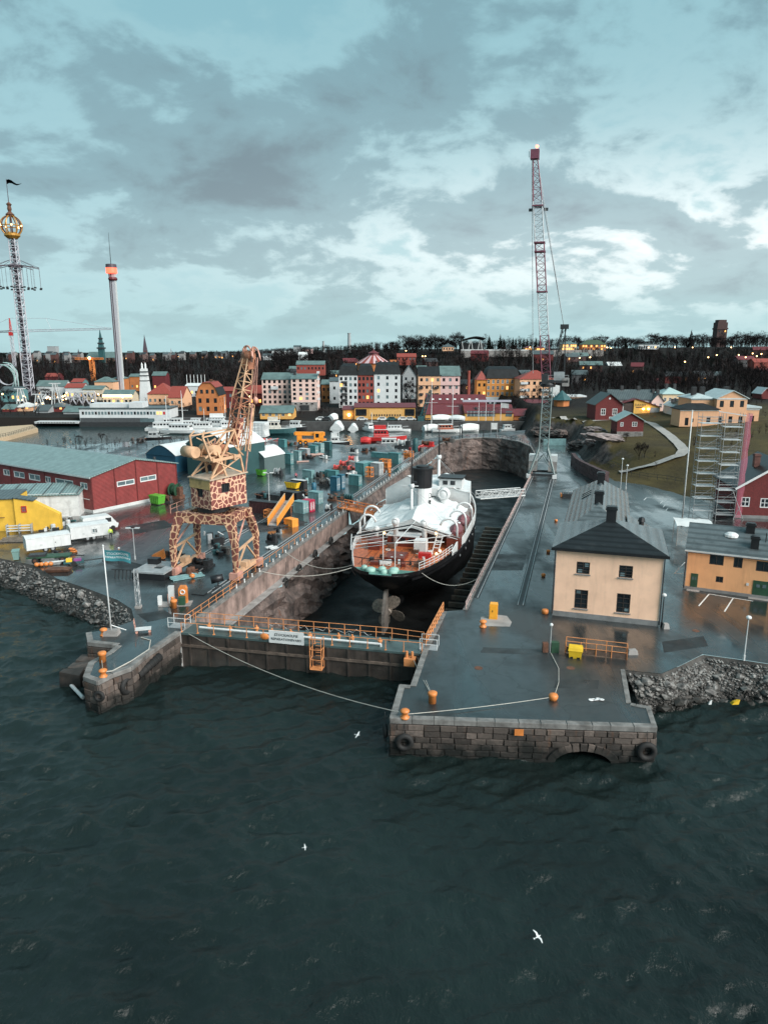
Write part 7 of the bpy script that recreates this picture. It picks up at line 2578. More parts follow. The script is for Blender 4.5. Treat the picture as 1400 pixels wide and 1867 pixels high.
chimney(rf,4.0, 4.5,8.6,.9, .9,1.4,mat('brown_chimney_brick', (.12,.05,.04), .7,var=.3))
P=g(1232,995)
T=thing('shelter','tube frame shelter with a white tarpaulin roof between the houses', 'shelter',P,R(-14))
m_=MB()
for x in(0,4.4):
 for y in(0,3.6):
  m_.tube((x,y, 0),(x,y, 2.9+.25*(y>1)),.05,n=5)
m_.tube((0,0, 2.9),(4.4,0, 2.9),.05,n=5)
m_.tube((0,3.6, 3.2),(4.4,3.6, 3.2),.05,n=5)
m_.build('frame',alu, T)
mb=MB()
n=8
vs=[(-.2+4.8*i/n,-.3+4.3*j/n, 2.95+.35*math.sin(math.pi*j/n*.8)+.06*math.sin(i*2.1+j))for i in range(n+1)for j in range(n+1)]
mb.add(vs,[(i*(n+1)+j, (i+1)*(n+1)+j,(i+1)*(n+1)+j+1,i*(n+1)+j+1)for i in range(n)for j in range(n)])
mb.build('tarpaulin',white_tarp, T,True)
clear,k=special('clear_plastic_sheet')
k.b.inputs['Base Color'].default_value=(.5,.55, .56,1)
k.b.inputs['Alpha'].default_value=.28
k.b.inputs['Roughness'].default_value=.2
MB().poly([(0,-.02, .1),(4.4,-.02, .1),(4.4,-.02, 2.8),(0,-.02, 2.8)]).build('side_sheet',clear,T)
T=thing('retaining_wall','dark reddish stone retaining wall curving along the foot of the knoll', 'wall',g(1047,850))
pts=[g(a,b)for a, b in((1043,846),(1050, 856),(1062,864), (1076,871),(1092, 879),(1105,884))]
o0=Vector(T.location)
rw=mat('purple_brown_stone',(.055, .032,.035),.75, var=.5,scale=1.5,bump=.6)
for a,b in zip(pts, pts[1:]):
 n=4
 for i in range(n):
  p_,q_=a.lerp(b, i/n)-o0,a.lerp(b,(i+1)/n)-o0
  for j in range(3):
   MB().bar((p_.x,p_.y, .45+.9*j),(q_.x,q_.y, .45+.9*j),.9+random.uniform(-.1,.1), .86).build('stone',rw,T)
lamp('grey lamp post at the foot of the knoll, left of two', g(1130,898),6.4, 'globe')
lamp('shorter grey lamp post at the foot of the knoll, right of two', g(1140,892),4.6, 'globe')
T=thing('work_raft','dark raft with orange floats and a light railing behind the cream house', 'raft',g(1040,906), R(-10))
MB().box(-1.6,-.9, 0,2.4,.9, .7).build('body',darkm,T)
MB().box(-1.9,-.8, .1,-1.6,.8, .6).build('float',orange,T)
rail(None,[(-1.5, -.8,.7),(2.3, -.8,.7)],.9, .03,1.0,T, alu)
P=g(1020,818)
o=MB().box(-3.2,-.25, 0,3.2,.25, 1.9).build('teal_barrier',teal2)
o.location=g(1010,812)
tag(o,'pale teal site barrier across the road behind the slender crane', 'barrier')
for i in range(4):
 P=g(1000+9.5*i,811)
 pass
P=g(978,850)
def shf(Y):
 return Y-20*min(1.0,max(0.0, (372-Y)/50))if Y>283 else Y
def fb(name,label, xl,xr,yeave, Y,z0=0.2,depth=10, wall=None,roof='hip',roofm=None, yridge=None,cols=0,rows=0, ww=1.1,wh=1.5,rise=None, cat='house',group=None,rot=0.0, rc=0,frames_=False,gm=None, fm=None,z1=None,lit_p=0.06, skip=(),ov=.35,margin=None):
 Y=shf(Y)
 x0,x1=xat(xl, Y,10),xat(xr, Y,10)
 h=zat(Y,yeave)-z0
 w=x1-x0
 rise=rise if rise is not None else(zat(Y+(depth/2 if roof in('gx','hip', 'mansard')else 0),yridge)-z0-h if yridge else 2.5)
 T=thing(name,label, cat,(x0,Y, z0),rot,group)
 def lit_some(ops):
  return[(*o,lit if random.random()<lit_p else(glass_b if random.random()<.3 else None))for o in ops]
 front,right=[], []
 if cols:
  dz_=(h-.9)/rows
  z1_=.9 if z1 is None else z1
  dz_=(h-z1_)/rows
  wh=min(wh,dz_*.62)
  mg=margin if margin is not None else w*.5/cols
  front=lit_some(grid_ops(w,cols, rows,ww,wh, z1_+dz_*.16,dz_,mg, w-mg,skip))
  if rc:
   right=lit_some(grid_ops(depth,rc, rows,ww,wh, z1_+dz_*.16,dz_))
 wl_,rf=building(T, w,depth,h, wall,roofm,roof, rise,front=front,right=right, left=right,fm=fm or frame_w,gm=gm or glass, fw=.09,frames=frames_,ov=ov)
 return T,w, h,rise,rf
def dormers(T,rf, w,z,n, d=1.2,ww=1.6,hh=1.5, y=.6,m_=None,wm=None):
 for i in range(n):
  x=w*(i+.5)/n
  D_=MB().box(x-ww/2,y, z,x+ww/2,y+3, z+hh).build('dormer',m_ or slate,rf)
  MB().box(x-ww*.36,y-.05, z+.2,x+ww*.36,y-.01, z+hh-.25).build('window',wm or glass_b,D_)
  MB().box(x-ww*.03,y-.09, z+.2,x+ww*.03,y-.05, z+hh-.25).build('glazing_bar',frame_w,D_)
blackroof=mat('black_sheet_roof',(.016, .019,.021),.6, spec=.2,var=.3,scale=.6)
greenroof=mat('green_grey_sheet_roof',(.10, .15,.145),.45, var=.25,scale=.4)
T,w, h,rs,rf=fb('apartment_block', 'pale pink five-storey apartment block with green-grey roof',478,533, 691,338,wall=pinkr, roof='gx',roofm=greenroof,yridge=679, cols=6,rows=5,depth=13, z1=2.4,ww=1.15,cat='apartment block')
bx_=MB().box(w-9.5,-1.0, h-4.6,w-6.3,0, h-3.2).build('balcony',whiter,T)
chimney(rf,w*.95, 6,h+rs-.6,1.2, 1.0,1.6,darkm)
T,w, h,rs,rf=fb('apartment_block', 'projecting pink apartment wing with corner balconies and grey stone base',531,577, 690,333,wall=pinkr, roof='gx',roofm=greenroof,yridge=681, cols=4,rows=5,depth=16, z1=4.6,ww=1.3,cat='apartment block', rc=3)
MB().box(-.1,-.15, -.2,w+.1,3, 3.9).build('stone_base',concrete,T)
MB().box(w*.35,-.25, .2,w*.7,-.16, 2.6).build('garage_door',darkm,T)
for i in range(5):
 MB().box(w+.05,2, 4.6+i*2.9,w+1.1,5, 5.5+i*2.9).build('balcony',whiter,T)
for i in range(4):
 MB().box(w*(.12+.22*i),-.2, 2.9,w*(.12+.22*i)+1,-.15, 3.5).build('basement_window',glass,T)
chimney(rf,1.0, 6,h+rs-.6,1.2, 1.0,1.8,darkm)
fb('boat_shed','low ochre shed with mossy grey roof below the pink apartments', 473,533,752, 300,wall=ochre,roof='gx', roofm=greenroof,yridge=739,cols=5, rows=1,depth=11,ww=1.2, wh=1.6,cat='shed',frames_=True)
T,w, h,rs,rf=fb('gambrel_house', 'orange ochre gambrel-roofed house behind the marina',357,399, 722,318,wall=ochre_o, roof='gy',roofm=redtile,rise=6.0, cols=3,rows=2,depth=13, ww=1.3,wh=1.9,rc=3, frames_=False,z1=1.0)
for o in T.children:
 if o.name.startswith('roof'):
  bpy.data.objects.remove(o)
prf=[(0,h), (w*.13,h+3.4),(w*.32, h+5.4),(w*.68,h+5.4), (w*.87,h+3.4),(w, h)]
MB().poly([(x,-.01, z)for x,z in prf]).build('gable',ochre_o, T)
for(xa,za), (xb,zb),m_ in zip(prf, prf[1:],(blackroof,redtile, redtile,redtile,blackroof)):
 MB().slab([(xa-.1,-.5, za+.2),(xb+.1,-.5, zb+.2),(xb+.1,13.3, zb+.2),(xa-.1,13.3, za+.2)],.18).build('roof',m_, T)
for x in(.26,.5, .74):
 MB().box(w*x-.55,-.06, h+1.0,w*x+.55,-.02, h+2.6).build('window',glass,T)
chimney(T,w*.55, 6,h+5.2,1, .9,1.4,rust)
fb('cottage','dark red cottage tucked between the gambrel house and the pink apartments', 405,425,712, 345,wall=falu,roof='gx', roofm=redtile,yridge=705,cols=2, rows=2,depth=9)
fb('cottage','dark red low house with lit lamps behind the crane jib', 446,477,716, 352,wall=falu,roof='gx', roofm=redtile,yridge=702,cols=4, rows=1,depth=9,lit_p=.4)
T,w, h,rs,rf=fb('villa', 'long apricot house with broad red tiled roof near the white tower',268,312, 718,360,wall=peach2, roof='hip',roofm=redtile,yridge=698, cols=5,rows=1,depth=14, z1=.5)
T,w, h,rs,rf=fb('villa', 'gabled apricot wing with dark red roof beside the long house',306,332, 724,348,wall=peach2, roof='gx',roofm=redtile,yridge=704, cols=2,rows=1,depth=16)
T,w, h,rs,rf=fb('pier_restaurant', 'long white restaurant building on the water with a band of windows',142,307, 746,282.5,z0=-1.2, wall=whiter,roof='flat',roofm=slate, rise=.5,depth=12,cat='restaurant', ov=.2)
hh_=h
for i in range(26):
 x=1.0+i*(w-2.2)/26
 MB().box(x,-.08, h-2.1,x+.82,-.02, h-.95).build('window',lit if i in(23,24)else(redm if i==25 else(glass if i%4==0 else glass_b)), T)
MB().box(.2,-.14, 0,w*.76,-.03, h-3.4).build('lower_cladding',mat('dark_grey_boards',(.06, .065,.07),.6, var=.25,scale=2),T)
MB().box(w*.67,-.2, h-5.2,w*.83,-.15, h-3.6).build('lower_window',glass_b,T)
MB().box(w*.1,2, h+.5,w*.62,10, h+2.0).build('upper_storey',whiter,T)
MB().box(w*.55,.5, h+.5,w*.7,8, h+2.6).build('stair_tower',whiter,T)
MB().box(-.3,-.3, -1.9,w+.3,12, 0).build('pile_deck',darkm,T)
T,w, h,rs,rf=fb('gangway_deck', 'white railed jetty with arched openings left of the restaurant',58,138, 770,281,z0=-1.6, wall=whiter,roof='flat',roofm=lgrey, rise=.25,depth=5,cat='jetty', ov=.1)
for i in range(14):
 MB().box(1+i*(w-2)/14,-.07, .5,1.8+i*(w-2)/14,-.02, h-.3).build('dark_opening_panel',glass,T)  # dark panels on the solid wall stand for shade inside the openings
o=setting(MB().prism([tuple(g(-60,812, -2)[:2]),tuple(g(18,797, -2)[:2]),tuple(g(70,783, -2)[:2]),tuple(g(60,776, -2)[:2]),tuple(g(-60,784, -2)[:2])],-3.4,-1.6).build('floating_dock', wood_p))
jt=thing('dock_railing','dark railing with posts along the yellow floating dock', 'railing',g(0,800, -1.6))
jo=Vector(jt.location)
rail(None,[g(-40, 806,-1.6)-jo,g(16, 795,-1.6)-jo,g(66, 780,-1.6)-jo],1.1, .05,1.5,jt, darkm)
T,w, h,rs,rf=fb('apartment_house', 'white apartment house with dark balconies left of the red one',618,652, 684,345,wall=whiter, roof='mansard',roofm=blackroof,yridge=664, cols=4,rows=5,depth=12, ww=1.2,cat='apartment house',rise=5.2)
dormers(T,rf, w,h+.6,1, ww=5,hh=2.2)
for i in range(4):
 b_=MB().box(w*.12,-1.1, 3.2+2.7*i,w*.45,0, 3.35+2.7*i).build('balcony',darkm,T)
 MB().box(w*.12,-1.1, 3.35+2.7*i,w*.45,-1.04, 4.2+2.7*i).build('balcony_front',darkm,b_)
T,w, h,rs,rf=fb('apartment_house', 'dark red apartment house between two white ones',652,681, 684,345,wall=brickred, roof='mansard',roofm=blackroof,yridge=664, cols=4,rows=5,depth=12, ww=1.1,cat='apartment house',rise=5.2)
dormers(T,rf, w,h+.6,1, ww=4.5,hh=2.2)
T,w, h,rs,rf=fb('apartment_house', 'white apartment house with few windows right of the red one',682,730, 682,345,wall=whiter, roof='mansard',roofm=blackroof,yridge=661, cols=3,rows=5,depth=12, ww=1.1,cat='apartment house',rise=5.4)
dormers(T,rf, w,h+.6,1, ww=3,hh=2.2)
for i in range(6):
 chimney(rf,w*(i+.5)/6, 5,h+4.8,.7, .7,1.2,darkm)
fb('town_house','small grey gabled house behind the right white apartment house', 734,758,684, 380,wall=greyr,roof='gy', roofm=slate,rise=5,cols=2, rows=4,depth=10)
fb('town_house','low orange brick house in the gap right of the pink apartments', 586,603,700, 372,wall=ochre_o,roof='gx', roofm=greenroof,yridge=692,cols=2, rows=2,depth=9)
fb('town_house','small white gabled house in the gap left of the white apartment house', 601,618,694, 365,wall=whiter,roof='gx', roofm=slate,yridge=688,cols=1, rows=2,depth=9)
T,w, h,rs,rf=fb('apartment_house', 'peach half of the long apartment house with black roof',763,803, 684,350,wall=peach2, roof='gx',roofm=blackroof,yridge=668, cols=4,rows=4,depth=12, ww=1.2,cat='apartment house')
for i in range(3):
 for x in(.12,.82):
  MB().box(w*x-.9,-1.0, 2.5+3.0*i,w*x+.9,0, 3.4+3.0*i).build('balcony',darkm,T)
MB().box(-.1,-.15, h*.66,w+.1,0, h*.68).build('cornice',darkm,T)
T,w, h,rs,rf=fb('apartment_house', 'rose half of the long apartment house with skylit roof',803,838, 684,350,wall=pinkr2, roof='gx',roofm=greenroof,yridge=667, cols=3,rows=4,depth=12, ww=1.2,cat='apartment house')
MB().box(-.05,-.15, h*.66,w+.1,0, h*.68).build('cornice',darkm,T)
T,w, h,rs,rf=fb('apartment_house', 'orange apartment house with white window surrounds and mansard roof',886,946, 690,352,wall=mat('deep_orange_render', (.56,.225,.05), .75,var=.1),roof='mansard', roofm=blackroof,yridge=671,cols=7, rows=3,depth=13,ww=1.15, wh=1.8,cat='apartment house',rise=5.5, z1=4.5,frames_=True,lit_p=.1)
MB().box(-.05,-.12, 0,w+.05,0, 4.4).build('ground_storey',whiter,T)
for i in range(7):
 MB().box(w*(i+.5)/7-.6,-.2, 1.2,w*(i+.5)/7+.6,-.13, 3.0).build('window',glass,T)
dormers(T,rf, w,h+.5,4, ww=2.2,hh=2.0)
T,w, h,rs,rf=fb('corner_tower', 'orange round-cornered stair wing left of the orange apartment house',869,887, 692,352,wall=MATS['deep_orange_render'], roof='hip',roofm=redtile,rise=4, cols=2,rows=3,depth=9, cat='apartment house')
T,w, h,rs,rf=fb('apartment_house', 'light orange apartment house with red roof and white balconies',947,1011, 691,342,wall=peach2, roof='hip',roofm=redtile,yridge=675, cols=6,rows=4,depth=14, ww=1.3,cat='apartment house')
for i in range(4):
 for x in(.12,.72):
  MB().box(w*x-1.6,-1.1, 1.9+3.05*i,w*x+1.6,0, 2.9+3.05*i).build('balcony',whiter,T)
MB().box(w*.86,-1.5, 0,w*1.12,6, h*.78).build('stair_wing',lgrey,T)
fb('low_house','low cream house with flat white roof right of the red roofed apartments', 1011,1068,724, 330,wall=peach2,roof='flat', roofm=white,rise=.6,cols=7, rows=1,depth=10,lit_p=.3)
P=Vector((xat(681,470, 20),470,tz(xat(681, 470,20),470)))
T=thing('round_arena','round ochre arena with red and white striped conical roof', 'arena',P)
r_=(712-650)/2/ppm((P.x,P.y, 24))
zb,ze, zt=zat(470,675)-P.z,zat(470, 662)-P.z,zat(470,648)-P.z
MB().lathe([(r_*.94,-6), (r_*.94,ze)],n=24).build('wall', ochre_o,T)
stm=mat('pale_pink_roof_sheet',(.50, .36,.38),.5, var=.1)
for i in range(24):
 a0,a1=2*math.pi*i/24, 2*math.pi*(i+1)/24
 q=lambda r__,z_, a:(r__*math.cos(a),r__*math.sin(a),z_)
 MB().add([q(r_*1.03,ze, a0),q(r_*1.03,ze, a1),q(r_*.3,zt, a1),q(r_*.3,zt, a0)],[(0,1, 2,3)]).build('roof_panel',redtile if i%2 else stm, T)
MB().lathe([(r_*.3,zt), (r_*.28,zt+1.4),(r_*.34, zt+1.5),(.3,zt+3.2), (.1,zt+4.6)],n=16).build('lantern', dredtile,T)
MB().box(r_*.95,-3, -6,r_*1.35,3, ze+2).build('stair_wing',ochre_o,T)
for px,yt, yb,Y,w_, lab,m_ in((855,676, 726,330,1.4, 'slim red brick chimney behind the boatyard hall',brickred),(637, 607,660,900, 4.2,'tall grey factory chimney on the skyline',greyr), (590,622,645, 1500,4.6,'thin distant factory chimney on the skyline', greyr)):
 x=xat(px,Y, 20)
 z0=min(tz(x,Y), zat(Y,yb))
 o=MB().lathe([(w_*.62,0), (w_*.42,zat(Y,yt)-z0-1), (w_*.5,zat(Y,yt)-z0-.8), (w_*.5,zat(Y,yt)-z0)], n=12).build('chimney_stack',m_)
 o.location=(x,Y, z0)
 tag(o,lab, 'chimney')
T,w, h,rs,rf=fb('boathouse', 'long ochre boathouse with barred windows and grey roof at the far quay',646,757, 742,299,wall=ochre, roof='gx',roofm=dredtile,yridge=736, depth=12,cat='boathouse',rise=1.2)
for x0_,x1_ in((.02, .20),(.83,.99)):
 W_=MB().box(w*x0_,-.09, 1.4,w*x1_,-.02, h-.8).build('window',glass,T)
 for i in range(5):
  xx=w*(x0_+(x1_-x0_)*(i+.5)/5)
  MB().box(xx-.05,-.13, 1.4,xx+.05,-.09, h-.8).build('glazing_bar',darkm,W_)
MB().box(w*.24,-.08, 1.0,w*.80,-.02, h-.9).build('sliding_door',mat('pale_ochre_boards',(.66, .38,.13),.7, var=.12,scale=2),T)
for i in range(12):
 MB().box(w*.27+i*w*.043,-.14, 1.2,w*.27+i*w*.043+.5,-.09, 2.0).build('vent_slot',darkm,T)
T,w, h,rs,rf=fb('boathouse', 'lower left part of the ochre boathouse with a bright wall lamp',625,646, 746,300,wall=ochre, roof='gx',roofm=dredtile,yridge=740, depth=10,cat='boathouse',rise=1.0)
lp=MB().ell((w*.52,-.45, h-2.2),.55,.3, .55).build('wall_lamp',lamp_warm,T)
T,w, h,rs,rf=fb('boatyard_hall', 'left boatyard hall with dark red roof and ochre wall',776,848, 754,298,wall=ochre, roof='gx',roofm=dredtile,yridge=737, cols=2,rows=1,depth=14, cat='hall',ww=1.2)
T,w, h,rs,rf=fb('boatyard_hall', 'upper boatyard hall with a long dark red roof and small skylights',779,887, 735,316,wall=ochre, roof='gx',roofm=dredtile,yridge=719, depth=14,cat='hall')
for i in range(7):
 x=w*(i+.8)/8
 MB().slab([(x-.5,2.2, h+rs*.38),(x+.5,2.2, h+rs*.38),(x+.5,3.0, h+rs*.50),(x-.5,3.0, h+rs*.50)],-.12).build('skylight',frame_w, rf)
T,w, h,rs,rf=fb('boatyard_hall', 'boatyard hall with black sign lettering and a row of pale windows',849,937, 752,294,wall=ochre, roof='gx',roofm=dredtile,yridge=737, depth=14,cat='hall')
W_=MB().box(w*.04,-.1, 1.6,w*.62,-.02, 3.6).build('window',glass_b,T)
for i in range(8):
 MB().box(w*(.04+.0725*i)-.06,-.14, 1.6,w*(.04+.0725*i)+.06,-.1, 3.6).build('glazing_bar',frame_w,W_)
MB().box(w*.84,-.1, 1.6,w*.97,-.02, 3.6).build('window',glass_b,T)
text_obj(T,'lettering', 'NYA DJURGÅRDSVARVET',1.45,darkm, Matrix.Translation((w*.60,-.12,4.6))@FRONT)
MB().ell((w*.215,-.1, 4.6),.7,.1, .6).build('emblem',darkm,T)
MB().box(-.3,-1.6, h+.2,w+.3,.4, h+.9).build('canopy',mat('lilac_grey_canopy',(.36, .36,.42),.5, var=.1),T).location=(0,9, 3.2)
T,w, h,rs,rf=fb('boatyard_shed', 'low purple-roofed open shed with an orange gable at the boatyard',938,972, 757,296,wall=ochre_o, roof='gx',roofm=dredtile,yridge=745, depth=10,cat='shed')
MB().box(w*.35,-.1, 0,w*.95,-.02, h-.6).build('black_bay_panel',blackm,T)  # black sheet on the wall, painting in the dark inside of the bay
T,w, h,rs,rf=fb('boatyard_shed', 'ochre shed with lilac-grey roof right of the boatyard hall',972,1000, 752,300,wall=ochre, roof='gx',roofm=MATS['lilac_grey_canopy'],yridge=744, cols=4,rows=1,depth=10, cat='shed')
T,w, h,rs,rf=fb('boatyard_shed', 'pale peach upper storey with small windows above the open shed',960,1000, 735,318,wall=peach2, roof='gx',roofm=dredtile,yridge=728, cols=4,rows=1,depth=10, cat='shed',z1=2.5)
P=Vector((xat(1022,280, 2),280,tz(xat(1022, 280),280)))
T=thing('kiosk','small kiosk with green pyramid roof beside the bright lamps', 'kiosk',P)
MB().lathe([(3.0,0), (3.0,2.6)],n=8).build('wall', ochre_o,T)
MB().lathe([(4.0,2.5), (.2,6.0)],n=8).build('roof', teal3,T)
o=MB().box(-38.5,269.2, -4,57,271.2, .32).box(-118,284.2,-4, -38.5,286.2,.35).build('harbour_quay_wall', mat('dark_quay_stone',(.055,.055, .055),.75,var=.4, scale=.5,bump=.4))
tag(o,'long dark stone quay wall along the far side of the harbour', 'wall')
for i,(px, yt)in enumerate(((872,735),(885, 735),(899,735), (912,735))):
 P=g(px,772, 0)
 T=thing('flagpole',['first white flagpole from the left in front of the boatyard hall', 'second white flagpole in front of the boatyard hall','third white flagpole in front of the boatyard hall','fourth white flagpole in front of the boatyard hall, with a white flag'][i],'flagpole',(xat(px, 271.8),271.8,.3), 0,'flagpoles of the boatyard')
 MB().tube((0,0, 0),(0,0, zat(272,yt)),.12, .08,6).build('pole',white, T)
 if i==3:
  MB().slab([(.1,0, zat(272,yt)-.2),(3.0, .3,zat(272,yt)-.6), (3.0,.3,zat(272, yt)-2.2),(.1,0, zat(272,yt)-2.0)],.05).build('flag', white,T)
P=Vector((xat(767,272.5), 272.5,.3))
T=thing('harbour_crane','slanting teal harbour derrick beside the ochre boathouse', 'crane',P)
MB().lattice((0,0, 0),(3.6,0, 11.5),1.8,.6, 7,.16,.12).build('jib', teal3,T)
MB().box(-1.2,-1, 0,1.2,1, 1.6).build('base',teal3,T)
def ridge_b(name,label, xl,xr,ytop, ybase,Y,wall, roofm,roof='hip',cols=5, rows=2,rise=2.0,cat='house', lit_p=.1,depth=9,**kw):
 z0=zat(Y,ybase)
 return fb(name,label, xl,xr,ytop, Y,z0=z0,depth=depth, wall=wall,roof=roof,roofm=roofm, rise=rise,cols=cols,rows=rows, cat=cat,lit_p=lit_p,z1=.4, **kw)
ridge_b('terrace_restaurant','brightly lit two-storey restaurant on the ridge with a pale roof', 1022,1048,627, 640,560,mat('warm_plaster', (.55,.40,.24), .7),greenroof,cols=7, lit_p=.85,cat='restaurant')
ridge_b('terrace_restaurant','long lit house with dark green hipped roof on the ridge', 1058,1101,628, 640,560,ochre_o, mat('moss_green_roof',(.045,.075, .045),.5,var=.2), cols=9,lit_p=.4,rise=3.4, cat='restaurant')
ridge_b('hill_house','long pale house with a row of windows on the right of the ridge', 1160,1197,628, 637,580,whiter, slate,roof='flat',cols=9, rows=1,rise=.5,lit_p=.1)
ridge_b('hill_house','small pale house with hipped roof near the open-air stage', 806,826,632, 640,560,peach2, slate,cols=4,rows=1, rise=2.4)
ridge_b('hill_pavilion','little lit pavilion right of the red and white crane boom', 955,968,634, 640,560,ochre, dredtile,cols=3,rows=1, lit_p=1.0,rise=1.2)
ridge_b('hill_pavilion','low lit pavilion immediately left of the bright restaurant', 976,990,634, 640,560,ochre, dredtile,cols=4,rows=1, lit_p=1.0,rise=1.2)
z0=zat(570,640)
T=thing('open_air_stage','open-air stage with arched dark roof on steel legs on the ridge', 'stage',(xat(862,570, 27),570,z0))
w=(885-842)/ppm((0,570, 27))
zt=zat(570,616)-z0
mb=MB()
n=10
vs=[(-w/2+w*i/n,y, zt-3.4*(abs(i/n-.62)*1.4)**1.6+(1.2 if y<1 else 0))for i in range(n+1)for y in(-2,12)]
for i in range(n):
 mb.slab([vs[2*i],vs[2*i+2], vs[2*i+3],vs[2*i+1]],.7)
mb.build('roof',blackroof, T)
for i in range(5):
 x=-w/2+w*(i+.5)/5
 MB().bar((x,0, 0),(x+(1.5 if i%2 else -1.5),0, zt-2),.45).build('leg',lgrey, T)
MB().box(-w/2,6, 0,w/2,10, zt-4).build('back_wall',darkm,T)
T=thing('terrace_wall','pale terrace wall running along the edge of the ridge', 'wall',(xat(840,556, 26),556,0))
w=xat(1100,556, 26)-xat(840,556,26)
MB().box(0,0, 8,w,1.0, zat(556,638)).build('wall',concrete, T)
MB().box(0,-.1, zat(556,639.5),w*.48, -.02,zat(556,637)).build('parapet', lgrey,T)
z0=zat(760,622)
T=thing('view_tower','square dark brick view tower rising over the wood on the right', 'tower',(xat(1309,760, 30),760,z0-8))
s_=ppm((0,760, 40))
w=18/s_
hT=zat(760,588)-z0+8
MB().box(-w/2,-w/2, 0,w/2,w/2, hT).build('shaft',mat('dark_brick',(.055, .028,.026),.8, var=.25),T)
MB().box(-w*.56,-w*.56, hT-7,w*.56,w*.56, hT-5.5).build('gallery',MATS['dark_brick'],T)
MB().box(-w*.4,-w*.4, hT,w*.4,w*.4, hT+2.6).build('cap',MATS['dark_brick'],T)
for i,(x, z_)in enumerate(((.3,8.5),(.3, 6),(-.3,8.5), (.0,10.5),(.3, 11.5))):
 MB().box(w*x-.7,-w/2-.12, hT-z_-1,w*x+.7,-w/2-.02, hT-z_+.5).build('window',lit if x>0 and i<2 else glass,T)
for i,(xl, xr,yt,yb, Y,wm,rm, lab)in enumerate(((541,592,664, 676,480,brickred, greenroof,'red brick building in the trees above the pink apartments'),(724, 758,650,658, 520,brickred,redtile, 'red roofed house in the trees right of the round arena'),(1196,1240, 697,708,420, whiter,dredtile,'white house with dark red roof among the trees'), (1262,1300,688, 704,430,greyr, slate,'pale stone house half hidden by the big bare tree'),(1372, 1412,660,680, 470,brickred,redtile, 'red house with pale base at the right edge of the wood'),(1280,1390, 668,676,520, greyr,greenroof,'long low glasshouse roof on the right hillside'), (1108,1132,666, 670,500,greyr, white,'small white roof showing through the hillside trees'),(545, 560,646,652, 700,whiter,white, 'small white hall on the middle skyline hill'),(480,498, 648,652,900, whiter,slate,'grey gabled house on the distant skyline'), (536,549,632, 645,1150,greyr, slate,'grey control tower block on the distant skyline'),(552, 570,636,646, 1200,pinkr2,slate, 'pale pink block right of the grey skyline tower'),(496,534, 639,646,1150, whiter,slate,'long pale hospital block on the distant skyline'), )):
 z0=zat(Y,yb)
 fb('hillside_house',lab, xl,xr,yt, Y,z0=z0-3,depth=9, wall=wm,roof='gx',roofm=rm, rise=2.2,cols=max(2,int((xr-xl)/6)), rows=1,lit_p=.12,z1=3.2)
r7=random.Random(3)
DIM=mat('dull_grey_boards',(.085, .085,.09),.8, var=.2)
for i in range(34):
 px=r7.choice([r7.uniform(740,1130), r7.uniform(1040,1400),r7.uniform(480, 640)])
 Y=r7.uniform(400,540)if px>640 else r7.uniform(420, 640)
 x=xat(px,Y, 15)
 z0=tz(x,Y)-1.5
 w_=r7.uniform(6,15)
 T=thing('hillside_house','small dim house roof peeping out between the bare hillside trees', 'house',(x,Y, z0),r7.uniform(-.4,.4), 'roofs among the hillside trees')
 building(T,w_, 7,r7.uniform(5.5,8.5), r7.choice([MATS['dark_brick'],MATS['dark_brick'],falu, DIM]),r7.choice([slate,dredtile, greenroof,darkm]),'gx', 2.2,front=[(*o,lit if r7.random()<.25 else None)for o in grid_ops(w_, 3,1,1.0, 1.3,3.6,2)], frames=False)
for i,(px, py,Y)in enumerate(((775,650, 520),(1075,652, 470),(1305,648, 480),(1345,648, 480),(1290,652, 470),(1228,634, 540),(1105,634, 548),(1112,635, 548),(1260,634, 545),(1330,634, 545),(1056,653, 470),(1248,660, 430),(1180,634, 548),(1370,645, 470),(1358,652, 450),(965,634, 552),(740,640, 560),(770,650, 521),(1386,646, 470),(1378,650, 460))):
 P=Vector((xat(px,Y, 20),Y,0))
 zt_=zat(Y,py)
 z0=min(tz(P.x,P.y), zt_-2.5)
 T=thing('street_lamp','small lit park lamp glowing among the trees of the hillside', 'street lamp',(P.x,P.y, z0),0,'lit lamps on the wooded hill')
 MB().tube((0,0, 0),(0,0, zt_-z0),.08,n=5).build('post', darkm,T)
 MB().ell((0,0, zt_-z0+.2),.42,.42, .36,8,5).build('lamp_head', lamp_soft,T)
for i,(px, py,Y,lab)in enumerate(((1036, 746,277,'bright twin lamp left of two by the kiosk'), (1046,747,276, 'bright twin lamp right of two by the kiosk'),(1225,755, 205,'low bright lamp on the knoll right of the yellow shed'))):
 T=thing('street_lamp',lab, 'street lamp',(xat(px,Y), Y,tz(xat(px,Y), Y)if True else 0),0,'bright lamps by the road')
 zl=zat(Y,py)-T.location.z
 MB().tube((0,0, 0),(0,0, zl),.07,n=5).build('post', darkm,T)
 MB().ell((0,0, zl+.2),.45,.45, .4,10,6).build('lamp_head', lamp_warm,T)
def knoll(name,label, xl,xr,yb, yeave,depth,wall, roofm,roof,rise, rot=0.0,**kw):
 P=gt((xl+xr)/2,yb)
 Y=P.y
 z0=P.z
 x0,x1=xat(xl, Y,z0),xat(xr, Y,z0)
 h=zat(Y,yeave)-z0
 T=thing(name,label, 'house',(x0,Y, z0-.3),rot)
 w=x1-x0
 return T,w, h+.3,Y,z0
T,w, h,Y,z0=knoll('red_cottage', 'small dark red cottage with pale green roof on the knoll',1123,1170, 796,764,7, falu,None,'gy', 2)
P=T.location.copy()
lr=w*.46
T.rotation_euler=(0,0, R(-4))
MB().box(0,-.05, -.5,w,6.4, 1.6).build('plinth',concrete,T)
